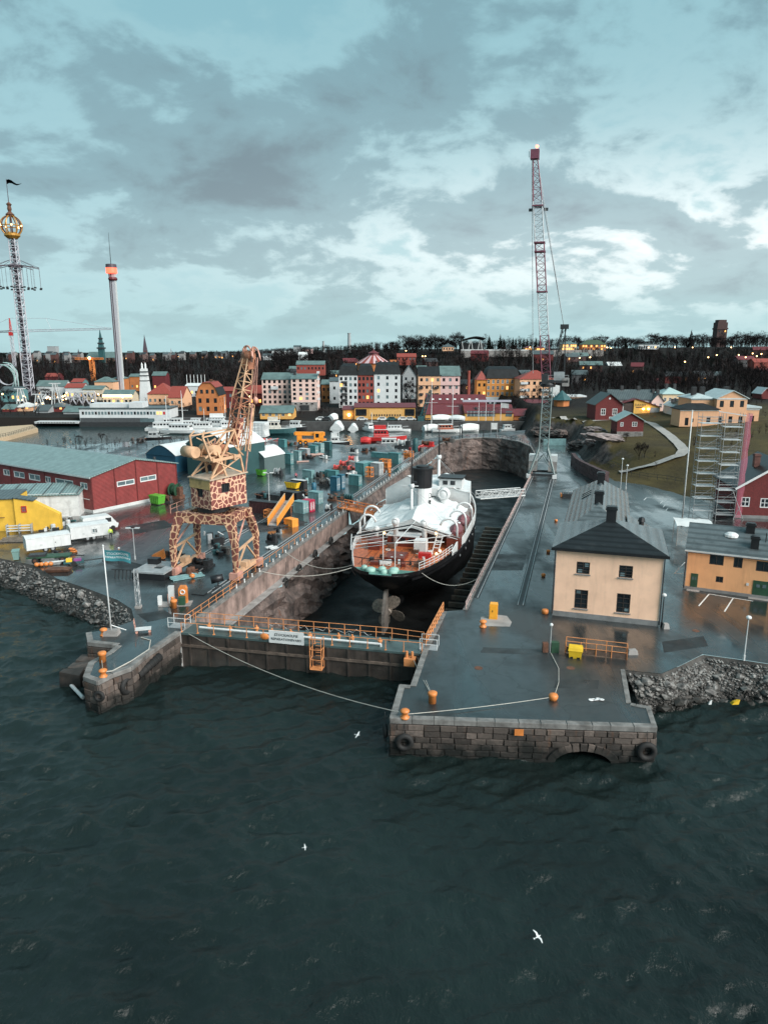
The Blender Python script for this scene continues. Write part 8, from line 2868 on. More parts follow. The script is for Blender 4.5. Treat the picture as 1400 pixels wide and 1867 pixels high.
for i in range(8):
 MB().box(w*i/8+.03,-.12, -.2,w*(i+1)/8-.03,-.05, 1.5).build('stone',coping_m,T)
BW_=6.4
mb=MB()
hE=h
fr=[(w*.58,2.6, 1.1,1.15)]
building(T,w, BW_,hE-.2,falu, mat('mint_sheet_roof',(.26,.37, .36),.4,var=.12), 'gy',1.9,front=[(w*.12, 2.9,.8,1.1), (w*.56,2.9,1.3, 1.2)],nx_=2,nz_=2, fm=frame_w,fw=.14,ov=.45)
T,w, h,Y,z0=knoll('red_timber_house', 'dark red timber house with two white gable windows on the knoll',1084,1133, 766,736,9, falu,None,'gy', 3)
building(T,w, 9.5,h,falu, mat('black_green_roof',(.03,.045, .045),.45,var=.25), 'gy',(zat(Y,717)-z0)-h+.3, front=[(w*.20,h-3.6,1.5, 2.1),(w*.63,h-3.6, 1.5,2.1),(w*.52, .6,1.3,.8)], nx_=2,nz_=2,fm=frame_w, fw=.2,ov=.5)
MB().box(w-.02,-.05, 0,w+.18,.1, h).build('corner_board',white,T)
MB().loft([[(w/2-.4,-.08, h+1.6),(w/2,-.08, h+1.2),(w/2+.4,-.08, h+1.6),(w/2,-.08, h+2.0)],[(w/2-.4,-.02, h+1.6),(w/2,-.02, h+1.2),(w/2+.4,-.02, h+1.6),(w/2,-.02, h+2.0)]]).build('gable_window',frame_w,T)
T,w, h,Y,z0=knoll('yellow_workshop', 'bright yellow workshop gable with black lettering and lit lamps',1154,1202, 753,740,9, ochre,None,'gx', 2)
hw_=zat(Y,726)-z0
mb=MB()
prof=[(0,0), (w,0),(w, hw_*.45),(w*.1,hw_), (0,hw_*.96)]
mb.loft([[(x,0, z_)for x,z_ in prof],[(x, 8,z_)for x,z_ in prof]])
mb.build('wall',mat('lamp_lit_yellow_render', (.72,.42,.10), .7,var=.08),T)  # yellow wall colour carries the glow of the lamps in it
mb=MB()
mb.slab([(w*.08,-.4, hw_+.2),(w+.4,-.4, hw_*.45+.1),(w+.4,8.3, hw_*.45+.1),(w*.08,8.3, hw_+.2)],.2)
mb.slab([(-4.5,-.3, hw_*.72),(w*.1,-.3, hw_+.2),(w*.1,8.3, hw_+.2),(-4.5,8.3, hw_*.72)],.2)
mb.build('roof',dredtile, T)
MB().box(-4.2,.3, 0,-.02,8, hw_*.72).build('side_wing',mat('dark_brown_boards',(.05, .035,.03),.7, var=.3),T)
text_obj(T,'lettering', 'DAXEN',1.05,darkm, Matrix.Translation((w*.24,-.04,hw_*.60))@FRONT)
MB().box(w*.08,-.06, hw_*.42,w*.38,-.02, hw_*.48).build('sign_line',darkm,T)
MB().box(w*.62,-.06, .2,w*.98,-.02, hw_*.42).build('shutter',greym,T)
for x in(.36,.55):
 MB().ell((w*x,-.3, hw_*.34),.35,.25, .3).build('wall_lamp',lamp_warm,T)
for(lab,xl, xr,yb,ye, yr,wm,rm, rf_,c_,r_)in(('long grey-roofed row house with chimneys behind the red timber house', 1112,1188,752, 727,710,whiter, slate,'gx',6, 1),('cream house with pale green roof behind the yellow workshop',1206, 1243,740,718, 706,mat('lit_cream_render',(.70, .52,.33),.7, var=.08),mat('pale_green_sheet',(.34, .46,.45),.4, var=.1),'hip',4, 1),('pale gabled house right of the long row house',1186, 1208,750,730, 716,pinkr,slate, 'gy',2,1), ('small white boathouse gable near the mansion',1226,1242, 757,740,734, whiter,lgrey,'gy', 1,1),('dark timber outhouse at the right end of the row', 1243,1262,760, 738,730,greyr, greenroof,'gx',2, 1),):  # pale cream wall colour has the light on it mixed in
 P=gt((xl+xr)/2,yb)
 if P.y>330:
  P=Vector((xat((xl+xr)/2,300, 6),300,6))
 Y,z0=P.y, P.z
 x0,x1=xat(xl, Y,z0),xat(xr, Y,z0)
 h=zat(Y,ye)-z0
 T=thing('village_house',lab, 'house',(x0,Y, z0-.3))
 building(T,x1-x0, 8,h+.3,wm, rm,rf_,max(1.0, zat(Y+4,yr)-z0-h),front=[(*o, lit if random.random()<.25 else None)for o in grid_ops(x1-x0,c_,r_, 1.0,1.3,h*.45, 3)],fw=.12,fm=frame_w, frames=True)
 for i in range(2):
  MB().box((x1-x0)*(.3+.4*i),3.6, h,(x1-x0)*(.3+.4*i)+.9,4.5, h+(zat(Y+4,yr)-z0-h)+1.5).build('chimney',darkm, T)
P=gt(1300,774)
Y,z0=P.y, P.z
def mx(px):
 return xat(px,Y, z0)
T=thing('mansion','symmetrical peach mansion with pediment and low side wings on the knoll', 'mansion',(mx(1233),Y, z0-.4))
ox=mx(1233)
mans=mat('peach_mansion_render',(.62, .345,.20),.75, var=.08,streak=.15)
palr=mat('pale_zinc_roof',(.40, .47,.48),.4, var=.15)
hm=zat(Y,725)-z0+.4
def block(x0,x1, y0,dpt,h, roof,rise,ops, rm):
 E_=bpy.data.objects.new('wing',None)
 COL.objects.link(E_)
 E_.parent=T
 E_.location=(x0,y0, 0)
 w_=x1-x0
 mb=MB()
 face_quads(mb,w_, h,ops,lambda x, q_,z:(x,q_, z))
 mb.poly([(0,0, 0),(0,dpt, 0),(0,dpt, h),(0,0, h)])
 mb.poly([(w_,0, 0),(w_,dpt, 0),(w_,dpt, h),(w_,0, h)])
 mb.poly([(0,dpt, 0),(w_,dpt, 0),(w_,dpt, h),(0,dpt, h)])
 if roof=='gy':
  mb.poly([(0,0, h),(w_,0, h),(w_/2,0, h+rise-.15)])
 mb.build('wall',mans, E_)
 roof_mesh(roof,w_, dpt,h,rise, .4).build('roof',rm,E_)
 for o in ops:
  gme,fme=win_mesh(o[2], o[3],2,2, frame_br,glass,.08)
  ob=share('window',gme, E_,(o[0],0, o[1]))
 MB().box(-.05,-.08, h-.5,w_+.05,-.01, h-.12).build('cornice',lgrey,E_)
 return E_
c0,c1=mx(1302)-ox, mx(1357)-ox
wc=c1-c0
ops=grid_ops(wc,3, 2,1.1,1.75, .9,hm*.55)
block(c0,c1, 0,11,hm, 'gy',2.0,ops, palr)
l0,l1=mx(1262)-ox, c0
block(l0,l1-.02, 2.2,9,hm-.3, 'hip',1.2,[], palr)
hl=zat(Y,745)-z0+.4
block(0,l1-.04, -1.6,6,hl, 'hip',1.4,[((l1)*.14, .3,1.0,2.1), (l1*.30,1.2,.7, 1.0),(l1*.70,.9, 1.1,1.7)],blackroof)
r1=mx(1384)-ox
block(c1+.02,r1, 1.0,8,hl, 'flat',.5,[((r1-c1)*.4, .9,1.2,1.8)], palr)
for x,y in((l0+1.2, 5),(l0+4.0,6), (c0+wc*.62,7)):
 MB().box(x,y, hm-.5,x+1.2,y+1.1, hm+2.6).build('chimney',blackm,T)
T=thing('tarp_boats','turquoise covered heap behind the right wing of the mansion', 'cover',(mx(1392),Y+16, tz(mx(1392),Y+16)))
MB().ell((0,0, 1),4.5,3, 2.0,12,6).build('cover', mat('turquoise_cover',(.12,.40, .42),.5,var=.2), T)
o=bpy.data.objects.new('x',None)
bpy.data.objects.remove(o)
fb('cottage','small pale-gabled shed at the right edge behind the mansion', 1388,1404,716, 300,z0=8,wall=falu, roof='gy',roofm=whiter,rise=2.0, depth=7)
T=thing('wire_fence','thin dark wire fence around the grass of the knoll', 'fence',gt(1075,800))
fo=Vector(T.location)
fpts=[gt(*p_)+Vector((0,0, .1))for p_ in((1077,800),(1072, 815),(1072,832), (1092,846),(1118, 852),(1150,868), (1180,874),(1215, 878),(1245,884))]
rail(None,[p_-fo for p_ in fpts], 1.1,.035,2.2, T,darkm,(1.0, .5))
rk=mat('pinkish_bare_rock',(.20, .165,.16),.75, var=.5,scale=.7,bump=.8)
for i,(px, py,sx_,sy_, sz_,lab)in enumerate(((1106,796, 5.0,2.6,1.0, 'large pale rock hump on the knoll grass'),(1086,782, 3.0,2.0,.8, 'pale rock shelf left of the red cottage'),(1082,806, 3.0,2.4,1.0, 'grey rock at the left edge of the knoll'),(1058,812, 3.4,3.0,1.5, 'dark rock face above the road bend'),(1020,790, 4.5,3.0,1.6, 'dark rock behind the slender crane'),(990,786, 5.0,3.0,1.7, 'dark rock bank sloping down to the harbour'))):
 P=gt(px,py)
 bm=bmesh.new()
 bmesh.ops.create_icosphere(bm,subdivisions=4, radius=1.0)
 for v in bm.verts:
  f_=1+.35*mnoise.fractal(v.co*1.6+Vector((i*7,0, 0)),.8,2.1, 5)
  v.co=Vector((v.co.x*sx_*f_,v.co.y*sy_*f_, v.co.z*sz_*f_))
 me=bpy.data.meshes.new('rock_outcrop')
 bm.to_mesh(me)
 bm.free()
 me.materials.append(rk if i<3 else rockwall_m)
 o=bpy.data.objects.new('rock_outcrop',me)
 COL.objects.link(o)
 o.location=P+Vector((0,1, -.3))
 o.rotation_euler=(0,.1, .4*i)
 tag(o,lab, 'rock')
def tower_base(px,Y):
 return Vector((xat(px,Y, 0),Y,tz(xat(px, Y),Y)))
steelw=mat('pale_lattice_steel',(.42, .42,.46),.5, var=.15)
plumst=mat('dark_plum_steel',(.075, .055,.07),.5, var=.2)
gold=mat('gilt_paint',(.46, .23,.04),.4, metal=.3,var=.2)
Y=432
P=tower_base(55,Y)
T=thing('star_flyer','tall lattice swing ride tower with golden globe and pennant', 'ride tower',P)
zb=zat(Y,432)-P.z
MB().lattice((0,0, 0),(0,0, zb),4.3,3.4, 30,.26,.17).build('tower', steelw,T)
MB().box(-.7,-.7, 0,.7,.7, zb).build('core',plumst,T)
for i in range(44):
 z_=2+i*(zb-3)/44
 MB().box(-1.7,-1.7, z_,1.7,1.7, z_+.35).build('ring_frame',plumst if i%2 else steelw,T)
zg=zat(Y,412)-P.z
rg=5.6
for i in range(6):
 a=math.pi*i/6
 MB().torus((0,0, zg),rg,.32, 'y',28,5, a).build('globe_rib',gold if i%2 else rust,T)
MB().torus((0,0, zg),rg,.3, 'z',24,5).build('globe_belt', gold,T)
for i in range(5):
 MB().ell((rg*math.cos(1.3*i),rg*math.sin(1.3*i), zg),.5,.5, .5,6,4).build('globe_lamp', lamp_soft,T)
MB().lathe([(2.6,zb-1), (4.2,zb+.5),(4.2, zb+1.6),(2.0,zb+2.6), (1.2,zg-rg)],n=16).build('collar', gold,T)
MB().lathe([(1.8,zg+rg-.4), (2.4,zg+rg+.5),(.8, zg+rg+2),(1.2,zg+rg+3.5), (.9,zg+rg+5),(1.5, zg+rg+6),(.4,zg+rg+7)], n=12).build('finial',rust,T)
zs=zat(Y,326)-P.z
MB().tube((0,0, zg+rg+6),(0,0, zs),.26,.12, 6).build('spire',plumst,T)
mb=MB()
for i in range(6):
 t0,t1=i/6, (i+1)/6
 f_=lambda t:(8.6*t,0, zs-.5-2.2*t+.7*math.sin(t*7))
 a,b=f_(t0), f_(t1)
 ha,hb_=2.4*(1-t0), 2.4*(1-t1)
 mb.slab([(a[0],-.05, a[2]),(b[0],-.05, b[2]),(b[0],-.05, b[2]-hb_),(a[0],-.05, a[2]-ha)],.02)
 mb.poly([(a[0],-.05, a[2]),(b[0],-.05, b[2]),(b[0],-.05, b[2]-hb_-.02),(a[0],-.05, a[2]-ha)])
mb.build('pennant',plumst, T)
zc_=zat(Y,486)-P.z
MB().torus((0,0, zc_),3.6,.5, 'z',20,6).build('carriage_ring', plumst,T)
for i in range(12):
 a=2*math.pi*i/12+.2
 r1=12.5
 A_=MB().bar((3*math.cos(a),3*math.sin(a), zc_+.8),(r1*math.cos(a),r1*math.sin(a), zc_-.6),.32).build('swing_arm',plumst, T)
 MB().tube((3*math.cos(a),3*math.sin(a), zc_+3.4),(r1*math.cos(a),r1*math.sin(a), zc_-.4),.09,n=4).build('stay', plumst,T)
 for q in(.62,1.0):
  x,y=r1*q*math.cos(a), r1*q*math.sin(a)
  S_=MB().box(x-.6,y-.35, zc_-12.4,x+.6,y+.35, zc_-11.6).build('swing_seat',darkm,T)
  MB().tube((x,y, zc_-.6),(x,y, zc_-11.6),.07,n=4).build('chain', plumst,S_)
Y=440
P=tower_base(222,Y)
T=thing('drop_tower','slim white drop ride tower with glowing red top', 'ride tower',P)
zt=zat(Y,497)-P.z
wt=mat('white_tower_sheet',(.40, .40,.43),.45, var=.08)
MB().box(-.9,-1.2, 0,1.8,1.2, zt).build('tower',wt,T)
MB().box(-1.5,-1.3, 0,-.95,1.0, zt).build('rail_column',plumst,T)
MB().box(-.3,-1.4, 0,.1,-1.22, zt).build('rail_column',plumst,T)
MB().box(1.82,-1.0, 0,2.1,1.0, zt).build('rail_column',lgrey,T)
MB().lathe([(3.0,zt-.5), (3.1,zt),(3.1, zt+2.6)],n=16).build('red_crown',mat('glowing_red_sign', (.7,.05,.03), .4,var=0,emit=(1, .10,.05),es=.9), T)
MB().lathe([(3.1,zt+2.62), (3.0,zt+4.6),(2.6, zt+4.7)],n=16).build('crown_top',plumst, T)
MB().tube((0,0, zt+4.6),(0,0, zat(Y,424)-P.z),.22, .08,6).build('antenna',darkm, T)
MB().lathe([(2.2,zt-4.5), (2.7,zt-3.6),(2.2, zt-2.6)],(0.4,0, 0),14).build('gondola',dredtile, T)
Y=700
P=tower_base(30,Y)
T=thing('tower_crane','thin construction tower crane with long horizontal jib behind the rides', 'crane',P)
zj=zat(Y,604)-P.z
MB().lattice((0,0, 0),(0,0, zj),2.2,2.2, 20,.22,.13).build('mast', steelw,T)
jl=xat(205,Y, 40)-P.x
MB().lattice((0,0, zj),(jl,0, zj+2.4),2.0,1.5, 30,.2,.11).build('jib', steelw,T)
MB().lattice((0,0, zj),(-30,0, zj-1.5),1.5,1.2, 10,.2,.12).build('counter_jib', plumst,T)
MB().lattice((0,0, zj),(0,0, zj+12),1.8,.5, 6,.2,.12).build('apex', redm,T)
MB().tube((0,0, zj+12),(jl*.36,0, zj+12),.16,n=4).build('pendant', steelw,T)
MB().tube((jl*.36,0, zj+12),(jl*.95,0, zj+3.4),.14,n=4).build('pendant', steelw,T)
MB().tube((0,0, zj+12),(-30,0, zj-.5),.16,n=4).build('pendant', steelw,T)
MB().tube((jl*.36,0, zj+12),(jl*.40,0, zj+2),.14,n=4).build('pendant', steelw,T)
MB().box(-1.8,-1.4, zj-4,1.4,1.4, zj-.6).build('cab',redm,T)
Y=620
P=tower_base(171,Y)
T=thing('tower_crane','lower orange lit tower crane left of the drop tower', 'crane',P)
zj=zat(Y,654)-P.z
MB().lattice((0,0, 0),(0,0, zj),3.0,3.0, 7,.4,.25).build('mast', orange,T)
MB().lattice((-14,0, zj),(10,0, zj),1.4,1.2, 10,.25,.15).build('jib', orange,T)
MB().ell((-1,-2, zj+.5),1.1,1.1, 1.1).build('floodlight',lamp_warm,T)
mintst=mat('mint_track_steel',(.30, .44,.42),.45, var=.12)
for i,(px, py,r_px,Y, lab)in enumerate(((4,690,24, 400,'mint green roller coaster loop at the left edge'),(14, 684,18,412, 'inner pale roller coaster loop behind the first'))):
 zc_=zat(Y,py)
 x=xat(px,Y, zc_)
 rr=r_px/ppm((x,Y, zc_))
 T=thing('coaster_loop',lab, 'roller coaster',(x,Y, 0.2))
 for dy_ in(-.7,.7):
  MB().torus((0,dy_, zc_),rr,.25, 'y',30,5).build('track', mintst if i==0 else steelw,T)
 for j in range(24):
  a=2*math.pi*j/24
  MB().bar((rr*math.cos(a),-.7, zc_+rr*math.sin(a)),(rr*math.cos(a),.7, zc_+rr*math.sin(a)),.25).build('cross_tie',steelw, T)
 for sx_ in(-1,1):
  MB().tube((sx_*rr*1.05,0, 0),(sx_*rr*.98,0, zc_),.3,n=6).build('support', steelw,T)
P0=tower_base(28,395)
T=thing('coaster_track','tall curved pale roller coaster track left of the star flyer', 'roller coaster',P0)
pts=[Vector((1.2,0, .5)),Vector((2.2,0, 8)),Vector((1.6,1, 15)),Vector((-1.8,2, 19)),Vector((-5,3, 19.5))]
sp=[]
for i in range(25):
 t=i/24*4
 k_=min(3,int(t))
 sp.append(pts[k_].lerp(pts[k_+1],t-k_))
for o_ in(-.7,.7):
 MB().path([p_+Vector((o_,0, 0))for p_ in sp],.25,6).build('rail', mintst,T)
for p_ in sp[::2]:
 MB().bar(p_+Vector((-.7,0, 0)),p_+Vector((.7,0, 0)),.22).build('cross_tie',steelw, T)
r_=random.Random(4)
cols_=[falu,ochre_o, dredtile,whiter,greyr, peach2,mat('fair_teal',(.10, .22,.23),.5), mat('fair_cream',(.55,.47, .35),.6)]
specs=[(0,22, 745,768,330, 0,'red fairground stall with string lights at the left edge'),(24, 50,742,766, 332,5,'peach fairground stall below the star flyer'), (62,84,748, 770,326,4, 'grey fairground shed left of the pendulum ride'),(86,112, 742,768,330, 0,'dark red fairground house with white window'),(112, 142,750,770, 322,4,'grey roofed fairground booth beside the restaurant'), (0,34,712, 735,372,6, 'mint coloured show building under the coaster loop'),(66,118, 703,722,395, 3,'long white fairground hall behind the bare trees'),(118, 150,706,722, 390,3,'round-backed pale hall right of the white fairground hall'), (150,186,709, 724,385,7, 'cream rock-shaped ride building'),(186,240, 721,732,352, 7,'long cream fairground hall with glowing yellow eaves'),(130, 150,696,706, 430,6,'small teal roofed kiosk behind the pale hall'), (205,226,690, 706,440,1, 'orange house behind the drop tower'),(236,262, 686,704,470, 1,'orange brick house right of the drop tower'),(172, 206,696,712, 430,5,'peach arcaded house left of the drop tower'), (82,106,686, 696,520,2, 'dark red roofed hall behind the star flyer'),(278,302, 684,697,460, 2,'red roofed house behind the white tower'),]
for xl,xr, yt,yb,Y, ci,lab in specs:
 z0=max(0.2,tz(xat((xl+xr)/2, Y),Y))
 T,w, h,rs,rf=fb('fairground_building', lab,xl,xr, yt,Y,z0=z0, depth=9,wall=cols_[ci],roof=r_.choice(['gx', 'hip','gx']),roofm=[slate, redtile,greenroof,lgrey][r_.randrange(4)], rise=r_.uniform(1.5,3),cols=max(2, int((xr-xl)/7)),rows=1,lit_p=.45, cat='building')
 if 'glowing' in lab:
  MB().box(0,-.35, h-.7,w,-.1, h+.3).build('lit_eaves',lamp_soft,T)
T=thing('truss_ride','pale crossed truss of a ride beside the white halls', 'ride',(xat(136,340), 340,.2))
z1_,z2_=zat(340, 738),zat(340,716)
xx=[xat(p_,340, 6)-xat(136,340)for p_ in(126,138, 150,162,174)]
for i in range(4):
 MB().bar((xx[i],0, z1_),(xx[i+1],0, z2_),.45).build('truss_bar',steelw, T)
 MB().bar((xx[i],0, z2_),(xx[i+1],0, z1_),.45).build('truss_bar',steelw, T)
MB().bar((xx[0],0, z2_+.3),(xx[4],0, z2_+.3),.8).build('beam',lgrey, T)
for x in(xx[0],xx[2], xx[4]):
 MB().bar((x,.5, 0),(x,.5, z2_),.4).build('post',steelw, T)
for i,(px, Y,h_px,lab)in enumerate(((72, 312,32,'white A-frame of a swing ride by the jetty'), (104,316,50, 'tall pale pendulum mast by the jetty'),(40,318, 40,'white leaning pillar of a ride on the floating dock'))):
 T=thing('ride_frame',lab, 'ride',(xat(px,Y), Y,.2))
 h=h_px/ppm((0,Y, 5))
 for s_ in(-1,1):
  MB().bar((s_*2.2,0, 0),(s_*.5,0, h),.35).build('leg',lgrey, T)
  MB().bar((s_*2.2,3, 0),(s_*.5,1.5, h),.35).build('leg',lgrey, T)
 MB().bar((-2.5,.7, h),(2.5,.7, h),.4).build('crossbeam',lgrey, T)
 MB().bar((-1.6,0, h*.45),(1.6,0, h*.45),.25).build('brace',lgrey, T)
for i in range(34):
 px=r_.choice([r_.uniform(0,50), r_.uniform(0,140),r_.uniform(60, 240),r_.uniform(300,470)])
 Y=r_.uniform(318,360)
 zl=r_.uniform(2.5,6.0)
 T=thing('fair_lamp','small warm fairground lamp glowing on the far shore', 'lamp',(xat(px,Y), Y,.2),0, 'warm lamps of the fairground shore')
 MB().tube((0,0, 0),(0,0, zl),.06,n=4).build('post', darkm,T)
 MB().ell((0,0, zl+.2),.34,.34, .3,7,4).build('lamp_head', lamp_warm if i%3==0 else lamp_soft,T)
Y=380
P=tower_base(267,Y)
T=thing('white_turret','white tapering wooden turret behind the red roofed house', 'tower',P)
z_t=zat(Y,672)-P.z
MB().loft([[(-2.6,-2.6, 0),(2.6,-2.6, 0),(2.6,2.6, 0),(-2.6,2.6, 0)],[(-1.5,-1.5, z_t),(1.5,-1.5, z_t),(1.5,1.5, z_t),(-1.5,1.5, z_t)]]).build('shaft',white,T)
for z_ in(.62,.78, .9):
 MB().box(-2.1,-2.1, z_t*z_,2.1,2.1, z_t*z_+.35).build('band',darkm,T)
for s_ in(-1,1):
 MB().lathe([(.5,0), (.5,2.0),(.05, 3.2)],(s_*.9,0, z_t),8).build('pinnacle',white, T)
def spire(label,px, Y,ybase,ytop, wpx,m_,mr, name='church_spire'):
 x=xat(px,Y, 30)
 z0=zat(Y,ybase)
 T=thing(name,label, 'church',(x,Y, z0-10))
 s_=ppm((x,Y, 30))
 w=wpx/s_
 H_=zat(Y,ytop)-z0+10
 MB().box(-w/2,-w/2, 0,w/2,w/2, H_*.42).build('tower',m_,T)
 MB().loft([[(-w/2,-w/2, H_*.42),(w/2,-w/2, H_*.42),(w/2,w/2, H_*.42),(-w/2,w/2, H_*.42)],[(-.1,-.1, H_),(.1,-.1, H_),(.1,.1, H_),(-.1,.1, H_)]]).build('spire',mr,T)
 return T,w, H_
spire('slender dark church spire on the left skyline',265, 1700,652,610, 6.5,mat('far_brick',(.10, .05,.05),.8), plumst)
T,w, H_=spire('tall dark green museum spire with stepped tiers on the left skyline',185,1150, 650,600,9, teal3,teal3,'museum_spire')
for i,(z_, k_)in enumerate(((.42,1.35),(.56, 1.0),(.70,.7))):
 MB().box(-w*k_/2,-w*k_/2, H_*z_,w*k_/2,w*k_/2, H_*z_+2.2).build('tier',darkm,T)
fb('museum','broad museum hall with green roof under the dark spire', 158,214,652, 1160,z0=5,wall=mat('far_sandstone', (.20,.12,.09), .8),roof='gx',roofm=greenroof, rise=9,cols=8,rows=2, depth=30,ww=3,wh=4, lit_p=0)
spire('faint thin spire far behind the marina',312, 1900,646,634, 3,greyr,greyr)
spire('small pointed turret on the skyline right of the museum',143, 1900,646,636, 3,greyr,plumst)
fb('gasworks_tank','distant pale gasworks tower on the left skyline', 88,103,632, 1900,z0=5,wall=greyr, roof='flat',roofm=greyr,rise=1, depth=20,cat='tower')
FARM=[mat('far_grey_wall',(.13, .14,.15),.8), mat('far_pale_wall',(.26,.26, .26),.8),mat('far_pink_wall', (.17,.11,.10), .8),mat('far_red_wall',(.085, .035,.03),.8)]
for i in range(80):
 px=r_.uniform(10,620)
 if 150<px<225:
  continue
 Y=r_.uniform(1150,1900)
 w_=r_.uniform(4,11)
 fb('distant_house','tiny distant city house on the low left skyline', px,px+w_,r_.uniform(642.5, 648),Y,z0=max(2, tz(xat(px,Y),Y)-1), wall=r_.choice(FARM),roof='gx',roofm=r_.choice([slate, darkm,darkm]),rise=3, cols=2,rows=1,ww=2, wh=2,depth=12,group='distant city houses', lit_p=.2)
for i in range(6):
 px=343+i*6.5
 T=thing('mast_pole','white pole in the row of seven on the distant hall roof', 'pole',(xat(px,420), 420,tz(xat(px,420), 420)),0,'row of white poles')
 MB().tube((0,0, 0),(0,0, zat(420,683)-T.location.z),.16, n=5).build('pole',white,T)
 T['label']='white pole in the row of poles on the distant hall roof'
fb('distant_hall','pale low hall roof behind the gambrel house', 338,382,703, 415,wall=whiter,roof='gx', roofm=hall_w,rise=1.2,cols=6, rows=1,depth=10)
def boat(label,P, rz,L,B, H,hm,kind='motor', dm=None,cm=None,group='boats in the harbour', mast=0):
 """local: bow towards +x"""
 T=thing('boat',label, 'boat',P,rz, group)
 rr=[]
 for t in np.linspace(0,1, 9):
  b=B/2*(1-max(0,(t-.45)/.55)**2.2)*(.82+.18*min(1, t*4))
  b=max(.06,b)
  sh=H*(1+.28*max(0,t-.4)**1.5)
  x=-L/2+L*t
  rr.append([(x,-b, sh),(x,-b*.86, sh*.35),(x,-b*.3, -.25),(x,b*.3, -.25),(x,b*.86, sh*.35),(x,b, sh)])
 MB().loft(rr).build('hull',hm, T)
 MB().poly([(r_[0][0],r_[0][1]*.93, r_[0][2]+.02)for r_ in rr]+[(r_[5][0],r_[5][1]*.93,r_[5][2]+.02)for r_ in reversed(rr)]).build('deck', dm or lgrey,T)
 cm=cm or white
 if kind=='covered':
  ro=[]
  for t in np.linspace(0,1, 7):
   b=B/2*(1-max(0,(t-.45)/.55)**2.2)+.12
   x=-L/2-.1+(L+.2)*t
   zt_=H+(1.0+1.1*math.sin(math.pi*(.15+.75*t)))*(B/3.2)
   ro.append([(x,-b, H*.55),(x,-b*.95, H+.3),(x,-b*.35, zt_-.25),(x,0, zt_),(x,b*.35, zt_-.25),(x,b*.95, H+.3),(x,b, H*.55)])
  MB().loft(ro).build('tarpaulin',white_tarp, T)
 else :
  c0,c1=(-.30, .16)if kind in('motor','ferry')else(-.38,-.02)
  hc=H*(1.0 if kind=='motor' else .95)+.5
  x0,x1=L*c0, L*c1
  w_=B*.34
  C_=MB()
  C_.loft([[(x0,-w_, H),(x1+.6,-w_, H),(x1+.6,w_, H),(x0,w_, H)],[(x0+.2,-w_*.9, H+hc),(x1,-w_*.9, H+hc),(x1,w_*.9, H+hc),(x0+.2,w_*.9, H+hc)]])
  cb=C_.build('cabin',cm, T)
  MB().box(x0+.1,-w_-.06, H+hc,x1+.3,w_+.06, H+hc+.12).build('cabin_roof',white,cb)
  for s_ in(-1,1):
   n=max(2,int((x1-x0)/1.1))
   for i in range(n):
    xx_=x0+.35+(x1-x0-.5)*i/n
    MB().box(xx_,s_*w_*.97-.03, H+hc*.5,xx_+(x1-x0)/n*.62,s_*w_*.97+.03, H+hc*.82).build('window',glass,cb)
  MB().box(x1+.18,-w_*.7, H+hc*.5,x1+.42,w_*.7, H+hc*.82).build('windscreen',glass,cb)
  if kind=='work':
   MB().box(x0+.2,-w_*.6, H+hc+.12,x1-.4,w_*.6, H+hc+1.4).build('wheelhouse',cm,T)
  for s_ in(-1,1):
   MB().path([(-L*.45,s_*B*.42, H+.7),(L*.1,s_*B*.45, H+.75),(L*.42,s_*B*.16, H+1.1)],.04).build('rail',lgrey, T)
 if mast:
  m_=MB().tube((0,0, H),(0,0, H+mast),.11,.06, 6).build('mast',white,T)
  MB().tube((0,0, H+1.2),(-L*.36,0, H+1.3),.1,n=6).build('boom', white,m_)
 return T
def bt(label,px, py,rz,L, B,H,hm, kind='motor',z=-3.0,**kw):
 P=g(px,py, z)
 if z<-2:
  ym=280.0 if px<470 else 265.0
  if P.y>ym:
   P=Vector((xat(px,ym, z),ym,z))
 elif P.y<274:
  P=Vector((xat(px,274.5), 274.5,z))
 return boat(label,P, R(rz),L,B, H,hm,kind, **kw)
bt('white shrink-covered yacht at the far quay, tallest of the covered boats', 617,785,80, 7.5,4.2,1.5, white,'covered')
bt('small white covered boat between two others at the far quay',645, 783,85,5.5, 3.2,1.2,white, 'covered')
bt('small white motorboat with side windows at the far quay',673, 785,-60,6.5, 3.0,1.3,white)
bt('white covered boat low behind the ochre boathouse corner',609, 768,60,5.0, 2.8,.9,white, 'covered',z=.3)
bt('long low white boat moored right of the small motorboat',722, 782,4,11, 2.6,.9,white)
bt('white wooden passenger boat with varnished red-brown cabin',814, 789,8,11, 3.2,1.3,white, 'ferry',cm=mat('varnished_cabin',(.36, .09,.045),.4, var=.2))
bt('white covered boat to the left of the passenger boat',786, 784,25,6.5, 2.6,1.2,white, 'covered')
bt('white covered boat to the right of the passenger boat',856, 784,20,7.4, 2.8,1.3,white, 'covered')
bt('white covered hull on the quay behind the passenger boat',804, 771,10,7, 2.4,.7,white, 'covered',z=.3)
bt('smaller white covered hull on the quay right of the other',834, 772,-20,5.6, 2.2,.6,white, 'covered',z=.3)
bt('small white motorboat with an outboard near the rock bank',925, 783,15,6, 2.4,1.0,white)
bt('dark teal tug with cream wheelhouse at the far quay',511, 793,4,11.5, 4.4,2.3,teal3, 'work',mast=5,cm=mat('cream_wheelhouse', (.55,.52,.46), .5))
bt('black-hulled white boat right of the dark teal tug',541, 784,-8,8, 3.0,1.7,blackm)
bt('black workboat with a forest of antennas at the yard edge',618, 812,8,7.0, 3.2,1.1,blackm, 'work',mast=4,cm=lgrey)
bt('red pilot boat lying at the yard edge',707, 806,6,12.5, 4.2,1.9,redm, 'work',cm=redm,mast=4.5)
bt('red round rescue capsule left of the red pilot boat',667, 808,0,3.2, 1.9,.9,redm, 'covered')
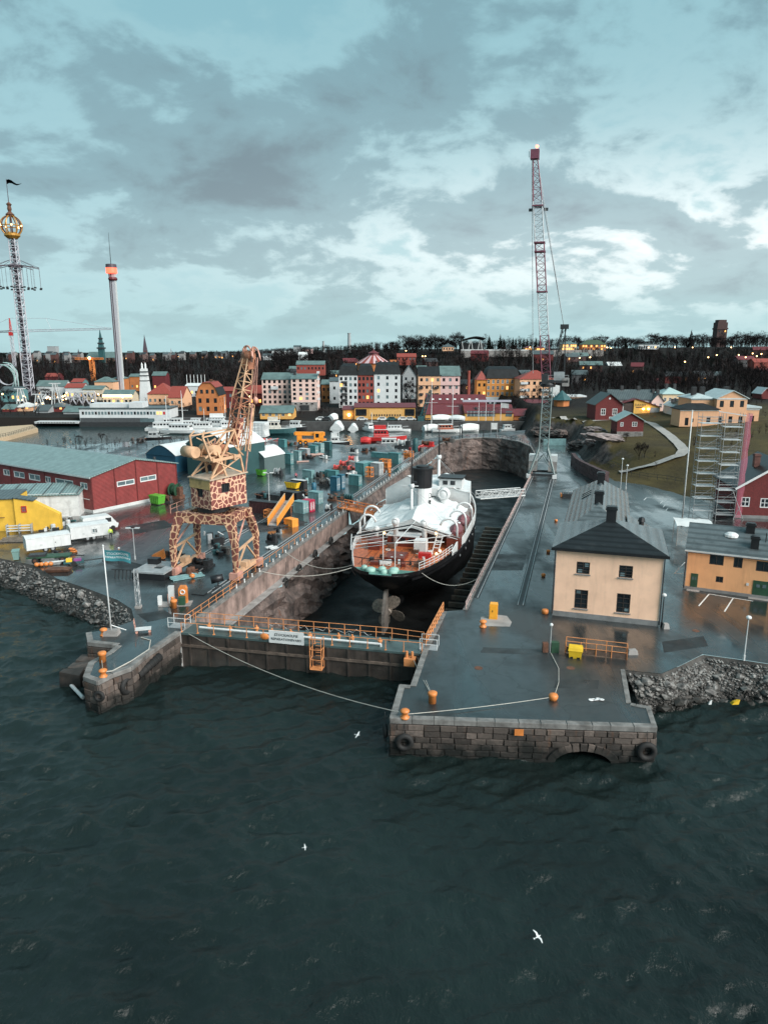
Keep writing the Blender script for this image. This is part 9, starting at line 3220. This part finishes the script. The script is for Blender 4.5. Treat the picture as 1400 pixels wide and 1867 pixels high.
for o in list(THINGS[-1].children):
 if o.name.startswith('tarpaulin'):
  o.data=o.data.copy()
  o.data.materials.clear()
  o.data.materials.append(redm)
bt('dark barge with white tanks and pale canopy at the yard edge',712, 818,0,9.5, 3.6,1.3,teal3, 'motor',cm=lgrey)
bt('small dark fishing boat with lit lantern left of the marina',290, 803,10,8.5, 3.0,1.2,blackm, 'work',mast=6,cm=greym)
mar=[(302,787, 14,'nearest white motor yacht on the left of the marina'),(335, 791,16,'big white motor yacht in front of the tall sailing masts'), (352,784,12, 'white cabin cruiser in the second row of the marina'),(374,787, 13,'white cruiser with a red fender in the marina'),(398, 782,11,'white cruiser right of the red-fendered one'), (326,776,9, 'white motorboat behind the big yacht'),(422,785, 12,'white cruiser behind the crane jib'),(360, 772,8,'small white boat at the back of the marina'), (388,770,8, 'small white boat moored under the gambrel house'),(440,776, 9,'white cruiser at the right end of the marina'),(310, 772,8,'small white boat at the back left of the marina')]
for i,(px, py,L,lab)in enumerate(mar):
 bt(lab,px, py,[8,-5, 15,3,-10, 6,12,0, 5,-6,20][i], L,L*.32,1.5, white,'motor',mast=[0, 14,0,7, 0,0,9, 0,0,8, 0][i])
bt('black sailing ship with white deckhouse under the gambrel house',412, 764,4,16, 4,1.8,blackm, 'work',mast=10)
for i,(px, yt,lab)in enumerate(((306,722, 'tall bare white mast left of two in the marina'),(335,718, 'tall bare white mast right of two in the marina'),(678,752, 'white mast at the far quay by the ochre boathouse'),(786,690, 'tall white mast in front of the boatyard halls'),(824,702, 'white mast with cross-tree beside the boatyard hall'))):
 P=g(px,784, -3)
 P=Vector((xat(px,min(P.y, 280 if px<470 else 265),-3),min(P.y, 280 if px<470 else 265),-3))
 o=thing('ship_mast',lab, 'mast',P)
 h=zat(P.y,yt)+3
 MB().tube((0,0, 0),(0,0, h),.16,.08, 6).build('mast',white,o)
 MB().bar((-2.2,0, h*.55),(2.2,0, h*.55),.1).build('crosstree',white, o)
P=g(474,799, 0)
T=thing('wrapped_boat','tall boat wrapped in a white box of tarpaulin with visible seams', 'boat',P,R(-8))
w,h=27/ppm(P), 29/ppm(P)
mb=MB()
rr=[]
for i in range(9):
 z_=.6+(h-.6)*i/8
 rr.append([(-w/2+.25*math.sin(i),-2.2+.1*math.cos(i*2), z_),(w/2+.2*math.sin(i+1),-2.2, z_),(w/2+.1*math.cos(i),2.6, z_),(-w/2,2.6, z_)])
mb.loft(rr)
mb.build('tarpaulin',white_tarp, T)
for i in range(4):
 MB().bar((-w/2+w*(i+.5)/4,-2.4, .7),(-w/2+w*(i+.5)/4,-2.35, h-.2),.08).build('seam',lgrey, T)
MB().box(-w*.4,-1.5, 0,w*.4,2, .62).build('cradle',rust,T)
P=g(570,810)
T=thing('mobile_crane','orange mobile crane with its telescopic jib lowered', 'crane',P,R(4))
L=60/ppm(P)
yo=mat('crane_orange',(.78, .28,.03),.4, var=.12)
MB().box(-L*.42,-1.2, .7,L*.42,1.2, 1.5).build('chassis',yo,T)
MB().box(-L*.46,-1.2, .8,-L*.32,1.2, 2.6).build('driver_cab',yo,T)
MB().box(-L*.465,-1.0, 1.7,-L*.455,1.0, 2.4).build('windscreen',glass,T)
MB().bar((L*.38,0, 3.0),(-L*.52,0, 3.2),1.0,1.0).build('telescopic_jib', yo,T)
MB().bar((-L*.3,0, 3.2),(-L*.55,0, 3.15),.75,.75).build('jib_tip', yo,T)
MB().box(L*.05,-1.2, 1.5,L*.34,1.2, 3.6).build('superstructure',yo,T)
MB().box(L*.1,-1.25, 2.1,L*.2,-1.2, 3.2).build('operator_window',glass,T)
for x in(-.36,-.2, .1,.25,.38):
 for y in(-1.25,1.05):
  W_=MB().tube((L*x,y, .6),(L*x,y+.25, .6),.6,n=14).build('wheel', rubber,T)
  MB().tube((L*x,y-.02, .6),(L*x,y+.27, .6),.25,n=10).build('rim', yo,W_)
def car(label,px, Y,m_,rz=0.0):
 T=thing('parked_car',label, 'car',(xat(px,Y), Y,.3),rz, 'cars parked on the far quay')
 pr=[(-2.1,.3), (2.1,.3),(2.15, .75),(1.3,.85), (.7,1.42),(-1.1, 1.45),(-1.9,.95), (-2.15,.8)]
 MB().loft([[(x,-.85, z_)for x,z_ in pr],[(x, .85,z_)for x,z_ in pr]]).build('body', m_,T)
 MB().box(-1.2,-.88, .95,.7,-.86, 1.35).build('side_window',glass,T)
 for x in(-1.3,1.35):
  for y in(-.9,.7):
   MB().tube((x,y, .32),(x,y+.2, .32),.32,n=10).build('wheel', rubber,T)
for i,(px, m_,lab)in enumerate(((586,white, 'white car parked left of the covered boats'),(597,darkm, 'dark car parked next to the white one'),(660,lgrey, 'silver car parked by the ochre boathouse window'),(698,white, 'white car parked before the boathouse doors'),(715,teal3, 'blue-green car parked before the boathouse doors'),(735,white, 'white van-like car near the slanting derrick'),(748,lgrey, 'silver car beside the slanting derrick'),(955,darkm, 'dark car by the boatyard shed'),(500,darkm, 'dark car under the ochre shed'))):
 car(lab,px, 272.9 if px>520 else 289.5,m_,R(3*(i%3)))
for i,(px, py,h,lab)in enumerate(((838, 800,4.5,'dark post with lamp left of two at the dock head'), (842,800,5.0, 'dark post with lamp right of two at the dock head'),(881,797, 2.2,'short dark post on the rounded dock head'),(779, 795,5.5,'thin dark mast by the bend of the quay'))):
 P=g(px,py)
 T=thing('mooring_post',lab, 'post',P)
 MB().tube((0,0, 0),(0,0, h),.16,.12, 6).build('post',darkm,T)
 MB().box(-.8,-.2, h-.1,.8,.2, h+.15).build('cap',darkm,T)
P=g(900,798)
T=thing('notice_board','pale square notice board on two legs at the dock head', 'board',P)
MB().box(-.9,-.05, 2.6,.9,.05, 4.6).build('board',lgrey,T)
for s_ in(-1.0,1.0):
 MB().tube((s_,0, 0),(s_,0, 4.7),.07,n=5).build('leg', greym,T)
bark=mat('dark_wet_bark',(.008, .0065,.0065),.85, spec=.08,var=.3,scale=2)
twig=mat('bare_twigs',(.014, .0115,.012),.85, spec=.08,var=.35,scale=.12)
twig_g=mat('grey_bare_twigs',(.032, .028,.029),.85, spec=.08,var=.3,scale=.12)
twig_r=mat('reddish_bare_twigs',(.024, .0165,.0155),.85, spec=.08,var=.35,scale=.12)
needle=mat('dark_conifer_needles',(.0055, .009,.007),.8, spec=.08,var=.35,scale=.2)
def branch_tree(seed,H=12.0, spread=.42,depth=4,leafless=True):
 r_=random.Random(seed)
 trunk,crown=MB(), MB()
 def grow(p,d, L,rad,lv):
  q=p+d*L
  (trunk if lv<=1 else crown).tube(p,q, rad,rad*.62,5 if lv<=1 else 3, cap=False)
  if lv>=depth:
   for i in range(5):
    e=(d+Vector((r_.uniform(-1,1), r_.uniform(-1,1),r_.uniform(-.2, .9)))*.75).normalized()
    s_=p.lerp(q,r_.uniform(.2, 1))
    crown.tube(s_,s_+e*L*r_.uniform(.5, 1.0),.028,.012, 3,cap=False)
   return
  n=r_.choice((3,3, 4))if lv else 5
  for i in range(n):
   a=2*math.pi*(i+r_.random()*.6)/n
   side=Vector((math.cos(a),math.sin(a), 0))
   tilt=r_.uniform(.35,.85)if lv else r_.uniform(.4, .9)
   e=(d*(1-tilt*.5)+side*tilt*(1.1 if lv==0 else .9)+Vector((0,0, .22))).normalized()
   grow(p.lerp(q,r_.uniform(.7, 1.0)if lv else r_.uniform(.55,1.0)),e, L*r_.uniform(.62,.82),rad*.55, lv+1)
 grow(Vector((0,0, 0)),Vector((r_.uniform(-.05,.05), r_.uniform(-.05,.05),1)), H*.30,H*.022,0)
 return trunk.mesh('trunk',bark), crown.mesh('crown',twig)
BT=[branch_tree(i)for i in range(5)]
def conifer(seed,H=12.0):
 r_=random.Random(seed)
 t=MB().tube((0,0, 0),(0,0, H),.2,.03, 5)
 c_=MB()
 n=150
 for i in range(n):
  f_=i/n
  z=H*(.14+.84*f_)
  a=r_.uniform(0,6.28)
  rr=(1-f_)**.8*H*.17*r_.uniform(.6,1.15)+.12
  p=Vector((0,0, z))
  q=Vector((rr*math.cos(a),rr*math.sin(a), z-rr*.35))
  s_=Vector((-math.sin(a),math.cos(a), 0))*rr*.34
  c_.add([p,q+s_, q-s_+Vector((0,0,.05))], [(0,1,2)])
  c_.add([p+Vector((0,0, -.3)),q+Vector((0,0, rr*.3)),q-Vector((0,0, rr*.35))],[(0,1, 2)])
 return t.mesh('trunk',bark), c_.mesh('crown',needle)
CT=[conifer(i)for i in range(3)]
def pine(seed,H=12.0):
 r_=random.Random(seed)
 t=MB().tube((0,0, 0),(0,0, H*.9),.22,.08, 5)
 c_=MB()
 for k_ in range(7):
  cc=Vector((r_.uniform(-1.6,1.6), r_.uniform(-1.6,1.6),H*r_.uniform(.62, .96)))
  for i in range(34):
   d=Vector((r_.gauss(0,1), r_.gauss(0,1),r_.gauss(0, .55))).normalized()*r_.uniform(.5,1.35)
   a=Vector((r_.uniform(-1,1), r_.uniform(-1,1),r_.uniform(-.6, .6)))*.42
   b=Vector((r_.uniform(-1,1), r_.uniform(-1,1),r_.uniform(-.6, .6)))*.42
   c_.add([cc+d,cc+d+a, cc+d+b],[(0,1, 2)])
 return t.mesh('trunk',bark), c_.mesh('crown',needle)
PT_=[pine(i)for i in range(3)]
def put_tree(kind,x, y,z,h, label,group,seed=0, wide=1.0):
 tm,cm={'bare':BT, 'fir':CT,'pine':PT_}[kind][seed%len({'bare':BT,'fir':CT, 'pine':PT_}[kind])]
 s_=h/(12.0 if kind!='bare' else 11.0)
 T=thing({'bare':'bare_tree','fir':'fir_tree', 'pine':'pine_tree'}[kind],label,'tree', (x,y,z), (seed*1.37)%6.28,group)
 T.scale=(s_*wide,s_*wide, s_)
 share('trunk',tm, T)
 share('crown',cm, T)
 return T
r_=random.Random(9)
for i in range(26):
 px=742+i*5.6+r_.uniform(-2,2)
 if 838<px<888:
  continue
 Y=r_.uniform(590,640)
 x=xat(px,Y, 28)
 z=tz(x,Y)-1
 put_tree('bare',x, Y,z,zat(Y, r_.uniform(600,622))-z,'bare dark tree on the skyline of the ridge left of the slender crane', 'bare trees on the ridge',i)
for i in range(16):
 px=884+i*7.0+r_.uniform(-2,2)
 Y=r_.uniform(585,620)
 x=xat(px,Y, 28)
 z=tz(x,Y)-1
 put_tree('fir' if i%3 else 'pine',x, Y,z,zat(Y, r_.uniform(608,622))-z,'dark conifer on the ridge beside the slender crane', 'conifers on the ridge',i)
for i in range(64):
 px=1030+i*6.0+r_.uniform(-2,2)
 Y=r_.uniform(600,700)
 x=xat(px,Y, 30)
 z=tz(x,Y)-1
 yt=612+(5 if px<1180 else 0)-(px-1180)*.012*(px>1180)+r_.uniform(-11,9)
 k_='bare' if i%4 else 'pine'
 put_tree(k_,x, Y,z,zat(Y, yt)-z,'dark '+('bare tree' if k_=='bare' else 'pine')+' on the right-hand ridge behind the lit houses',('bare trees' if k_=='bare' else 'pines')+' on the right ridge', i,r_.uniform(.9,1.7))
for px,yt, Y,lab,k_ in((1258, 600,640,'pointed fir standing above the right-hand wood', 'fir'),(1140,616, 600,'small round conifer right of the green roofed house','fir')):
 x=xat(px,Y, 30)
 z=tz(x,Y)-1
 put_tree(k_,x, Y,z,zat(Y, yt)-z,lab,None, 1)
for i in range(22):
 px=500+i*11+r_.uniform(-4,4)
 Y=r_.uniform(640,800)
 x=xat(px,Y, 25)
 z=tz(x,Y)-1
 put_tree('bare',x, Y,z,max(7, zat(Y,r_.uniform(626,640))-z), 'bare dark tree on the middle skyline above the apartment houses','bare trees on the middle skyline',i+3, 1.1)
for px,yb, yt,lab,w_ in((1366, 706,655,'large spreading bare tree behind the mansion', 1.4),(1242,730, 690,'bare tree left of the mansion roof',1.0), (1164,838,800, 'thin bare sapling on the knoll grass, left of two',.6), (1174,834,800, 'thin bare sapling on the knoll grass, right of two',.6), (1140,806,785, 'little bare sapling below the red cottage',.7),(18, 742,700,'bare tree before the mint coaster loop', 1.0),(76,742, 700,'wide bare tree beside the star flyer foot',1.3), (98,738,704, 'second bare tree beside the star flyer foot',1.1),(186, 806,786,'bare shrub on the shore behind the red workshop', .9),(146,808, 790,'small bare shrub behind the workshop roof',.9), (742,724,690, 'dark bushy tree right of the white apartment house',1.2),(1290, 700,660,'bare tree at the foot of the glasshouse slope', 1.1)):
 if yb>760 and px>1000:
  P=gt(px,yb)
 elif px<200 and yb>780:
  P=g(px,yb)
 else :
  Y={1366:300,1242:330, 742:362,1290:400}.get(px,360)
  P=Vector((xat(px,Y), Y,tz(xat(px,Y), Y)))
 put_tree('bare',P.x, P.y,P.z-.2,zat(P.y, yt)-P.z+.2,lab,None, int(px),w_)
def wood_tpl(seed):
 r_=random.Random(seed)
 vs,fs=[], []
 def tri(a,b, c_):
  o=len(vs)
  vs.extend([tuple(a),tuple(b), tuple(c_)])
  fs.append((o,o+1, o+2))
 tri((-.12,0, 0),(.12,0, 0),(0,0, .6*10))
 tri((0,-.12, 0),(0,.12, 0),(0,0, .6*10))
 for i in range(64):
  z0=r_.uniform(1.8,7.0)
  a=r_.uniform(0,6.28)
  k_=math.sin(math.pi*min(1,(z0-1.2)/7.5))**.7
  L=r_.uniform(1.2,3.4)*k_+.4
  d=Vector((math.cos(a),math.sin(a), r_.uniform(.5,1.6))).normalized()
  p=Vector((math.cos(a)*r_.uniform(0,1.3)*k_, math.sin(a)*r_.uniform(0,1.3)*k_,z0))
  n=Vector((-math.sin(a),math.cos(a), 0))*r_.uniform(.05,.12)
  tri(p-n,p+n, p+d*L)
 return np.array(vs),np.array(fs)
TPL=[wood_tpl(i)for i in range(6)]
def wood(name,spots, m_):
 V,F, off=[],[],0
 for x,y, z,s_,k_, a in spots:
  vs,fs=TPL[k_]
  ca,sa=math.cos(a), math.sin(a)
  w=vs*s_
  V.append(np.stack([w[:,0]*ca-w[:, 1]*sa+x,w[:,0]*sa+w[:, 1]*ca+y,w[:,2]+z], -1))
  F.append(fs+off)
  off+=len(vs)
 V,F=np.concatenate(V), np.concatenate(F)
 me=bpy.data.meshes.new(name)
 me.vertices.add(len(V))
 me.vertices.foreach_set('co',V.astype(np.float32).ravel())
 me.loops.add(F.size)
 me.loops.foreach_set('vertex_index',F.ravel().astype(np.int32))
 me.polygons.add(len(F))
 me.polygons.foreach_set('loop_start',np.arange(0, F.size,3,dtype=np.int32))
 me.polygons.foreach_set('loop_total',np.full(len(F), 3,dtype=np.int32))
 me.update(calc_edges=True)
 me.materials.append(m_)
 o=bpy.data.objects.new(name,me)
 COL.objects.link(o)
 o['kind']='stuff'
 return o
blocked=[]
for o in THINGS:
 if o.get('category')in('house','apartment house', 'apartment block','arena','building', 'restaurant','hall','tower', 'ride tower','mansion','stage', 'crane'):
  blocked.append((o.location.x,o.location.y))
def spots_in(n,u0, u1,y0,y1, s0,s1,seed, pw=1.0):
 r_=random.Random(seed)
 out_=[]
 while len(out_)<n:
  y=y0+(y1-y0)*r_.random()**pw
  x=r_.uniform(u0,u1)*y
  if any(bx-4<x<bx+22 and by-13<y<by+13 for bx,by in blocked):
   continue
  out_.append((x,y, tz(x,y)-.3,r_.uniform(s0, s1),r_.randrange(6),r_.uniform(0, 6.28)))
 return out_
for i_,(m_, n__)in enumerate(((twig,700),(twig_r, 500),(twig_g,450), (bark,350),(needle, 260))):
 wood('hillside_wood',spots_in(n__, -.02,.62,372, 556,.4 if i_<4 else .5,1.25, 31+i_),m_)
wood('bank_wood',spots_in(460, .165,.62,292, 380,.4,.95, 11),twig)
wood('shore_trees',spots_in(520, -.55,.15,290, 372,.2,.6, 12),twig_r)
wood('ridge_wood',spots_in(900, .0,.66,596, 720,.45,1.25, 2),twig)
for i_,(m_, n__)in enumerate(((twig,400),(twig_r, 450),(twig_g,300), (needle,200))):
 wood('middle_wood',spots_in(n__, -.22,.02,400, 760,.5,1.3, 51+i_),m_)
for i_,(m_, n__)in enumerate(((twig,1100),(twig_r, 700),(twig_g,500), (needle,350))):
 wood('park_wood',spots_in(n__, -.62,-.10,470, 1250,.6,1.6, 71+i_,1.1),m_)
wood('distant_wood',spots_in(1100, -.62,-.02,1250, 1950,1.0,1.6, 5),needle)
wood('knoll_scrub',[s_ for s_ in spots_in(260, .30,.62,150, 330,.18,.38, 6)if inside_dist(s_[0],s_[1])>20 or random.random()<.3][:150],twig_r)
wood('shore_scrub',[(x, y,-.2,s_*.35, k_,a)for x,y, z,s_,k_, a in[(r_.uniform(-96,-50),r_.uniform(196, 216),0,r_.uniform(.5, 1),r_.randrange(6),r_.uniform(0, 6))for _ in range(60)]],twig_r)
SC.cycles.max_bounces=6
SC.cycles.diffuse_bounces=3
SC.cycles.glossy_bounces=3
SC.cycles.transparent_max_bounces=8
SC.cycles.sample_clamp_indirect=3.0
SC.cycles.use_denoising=True
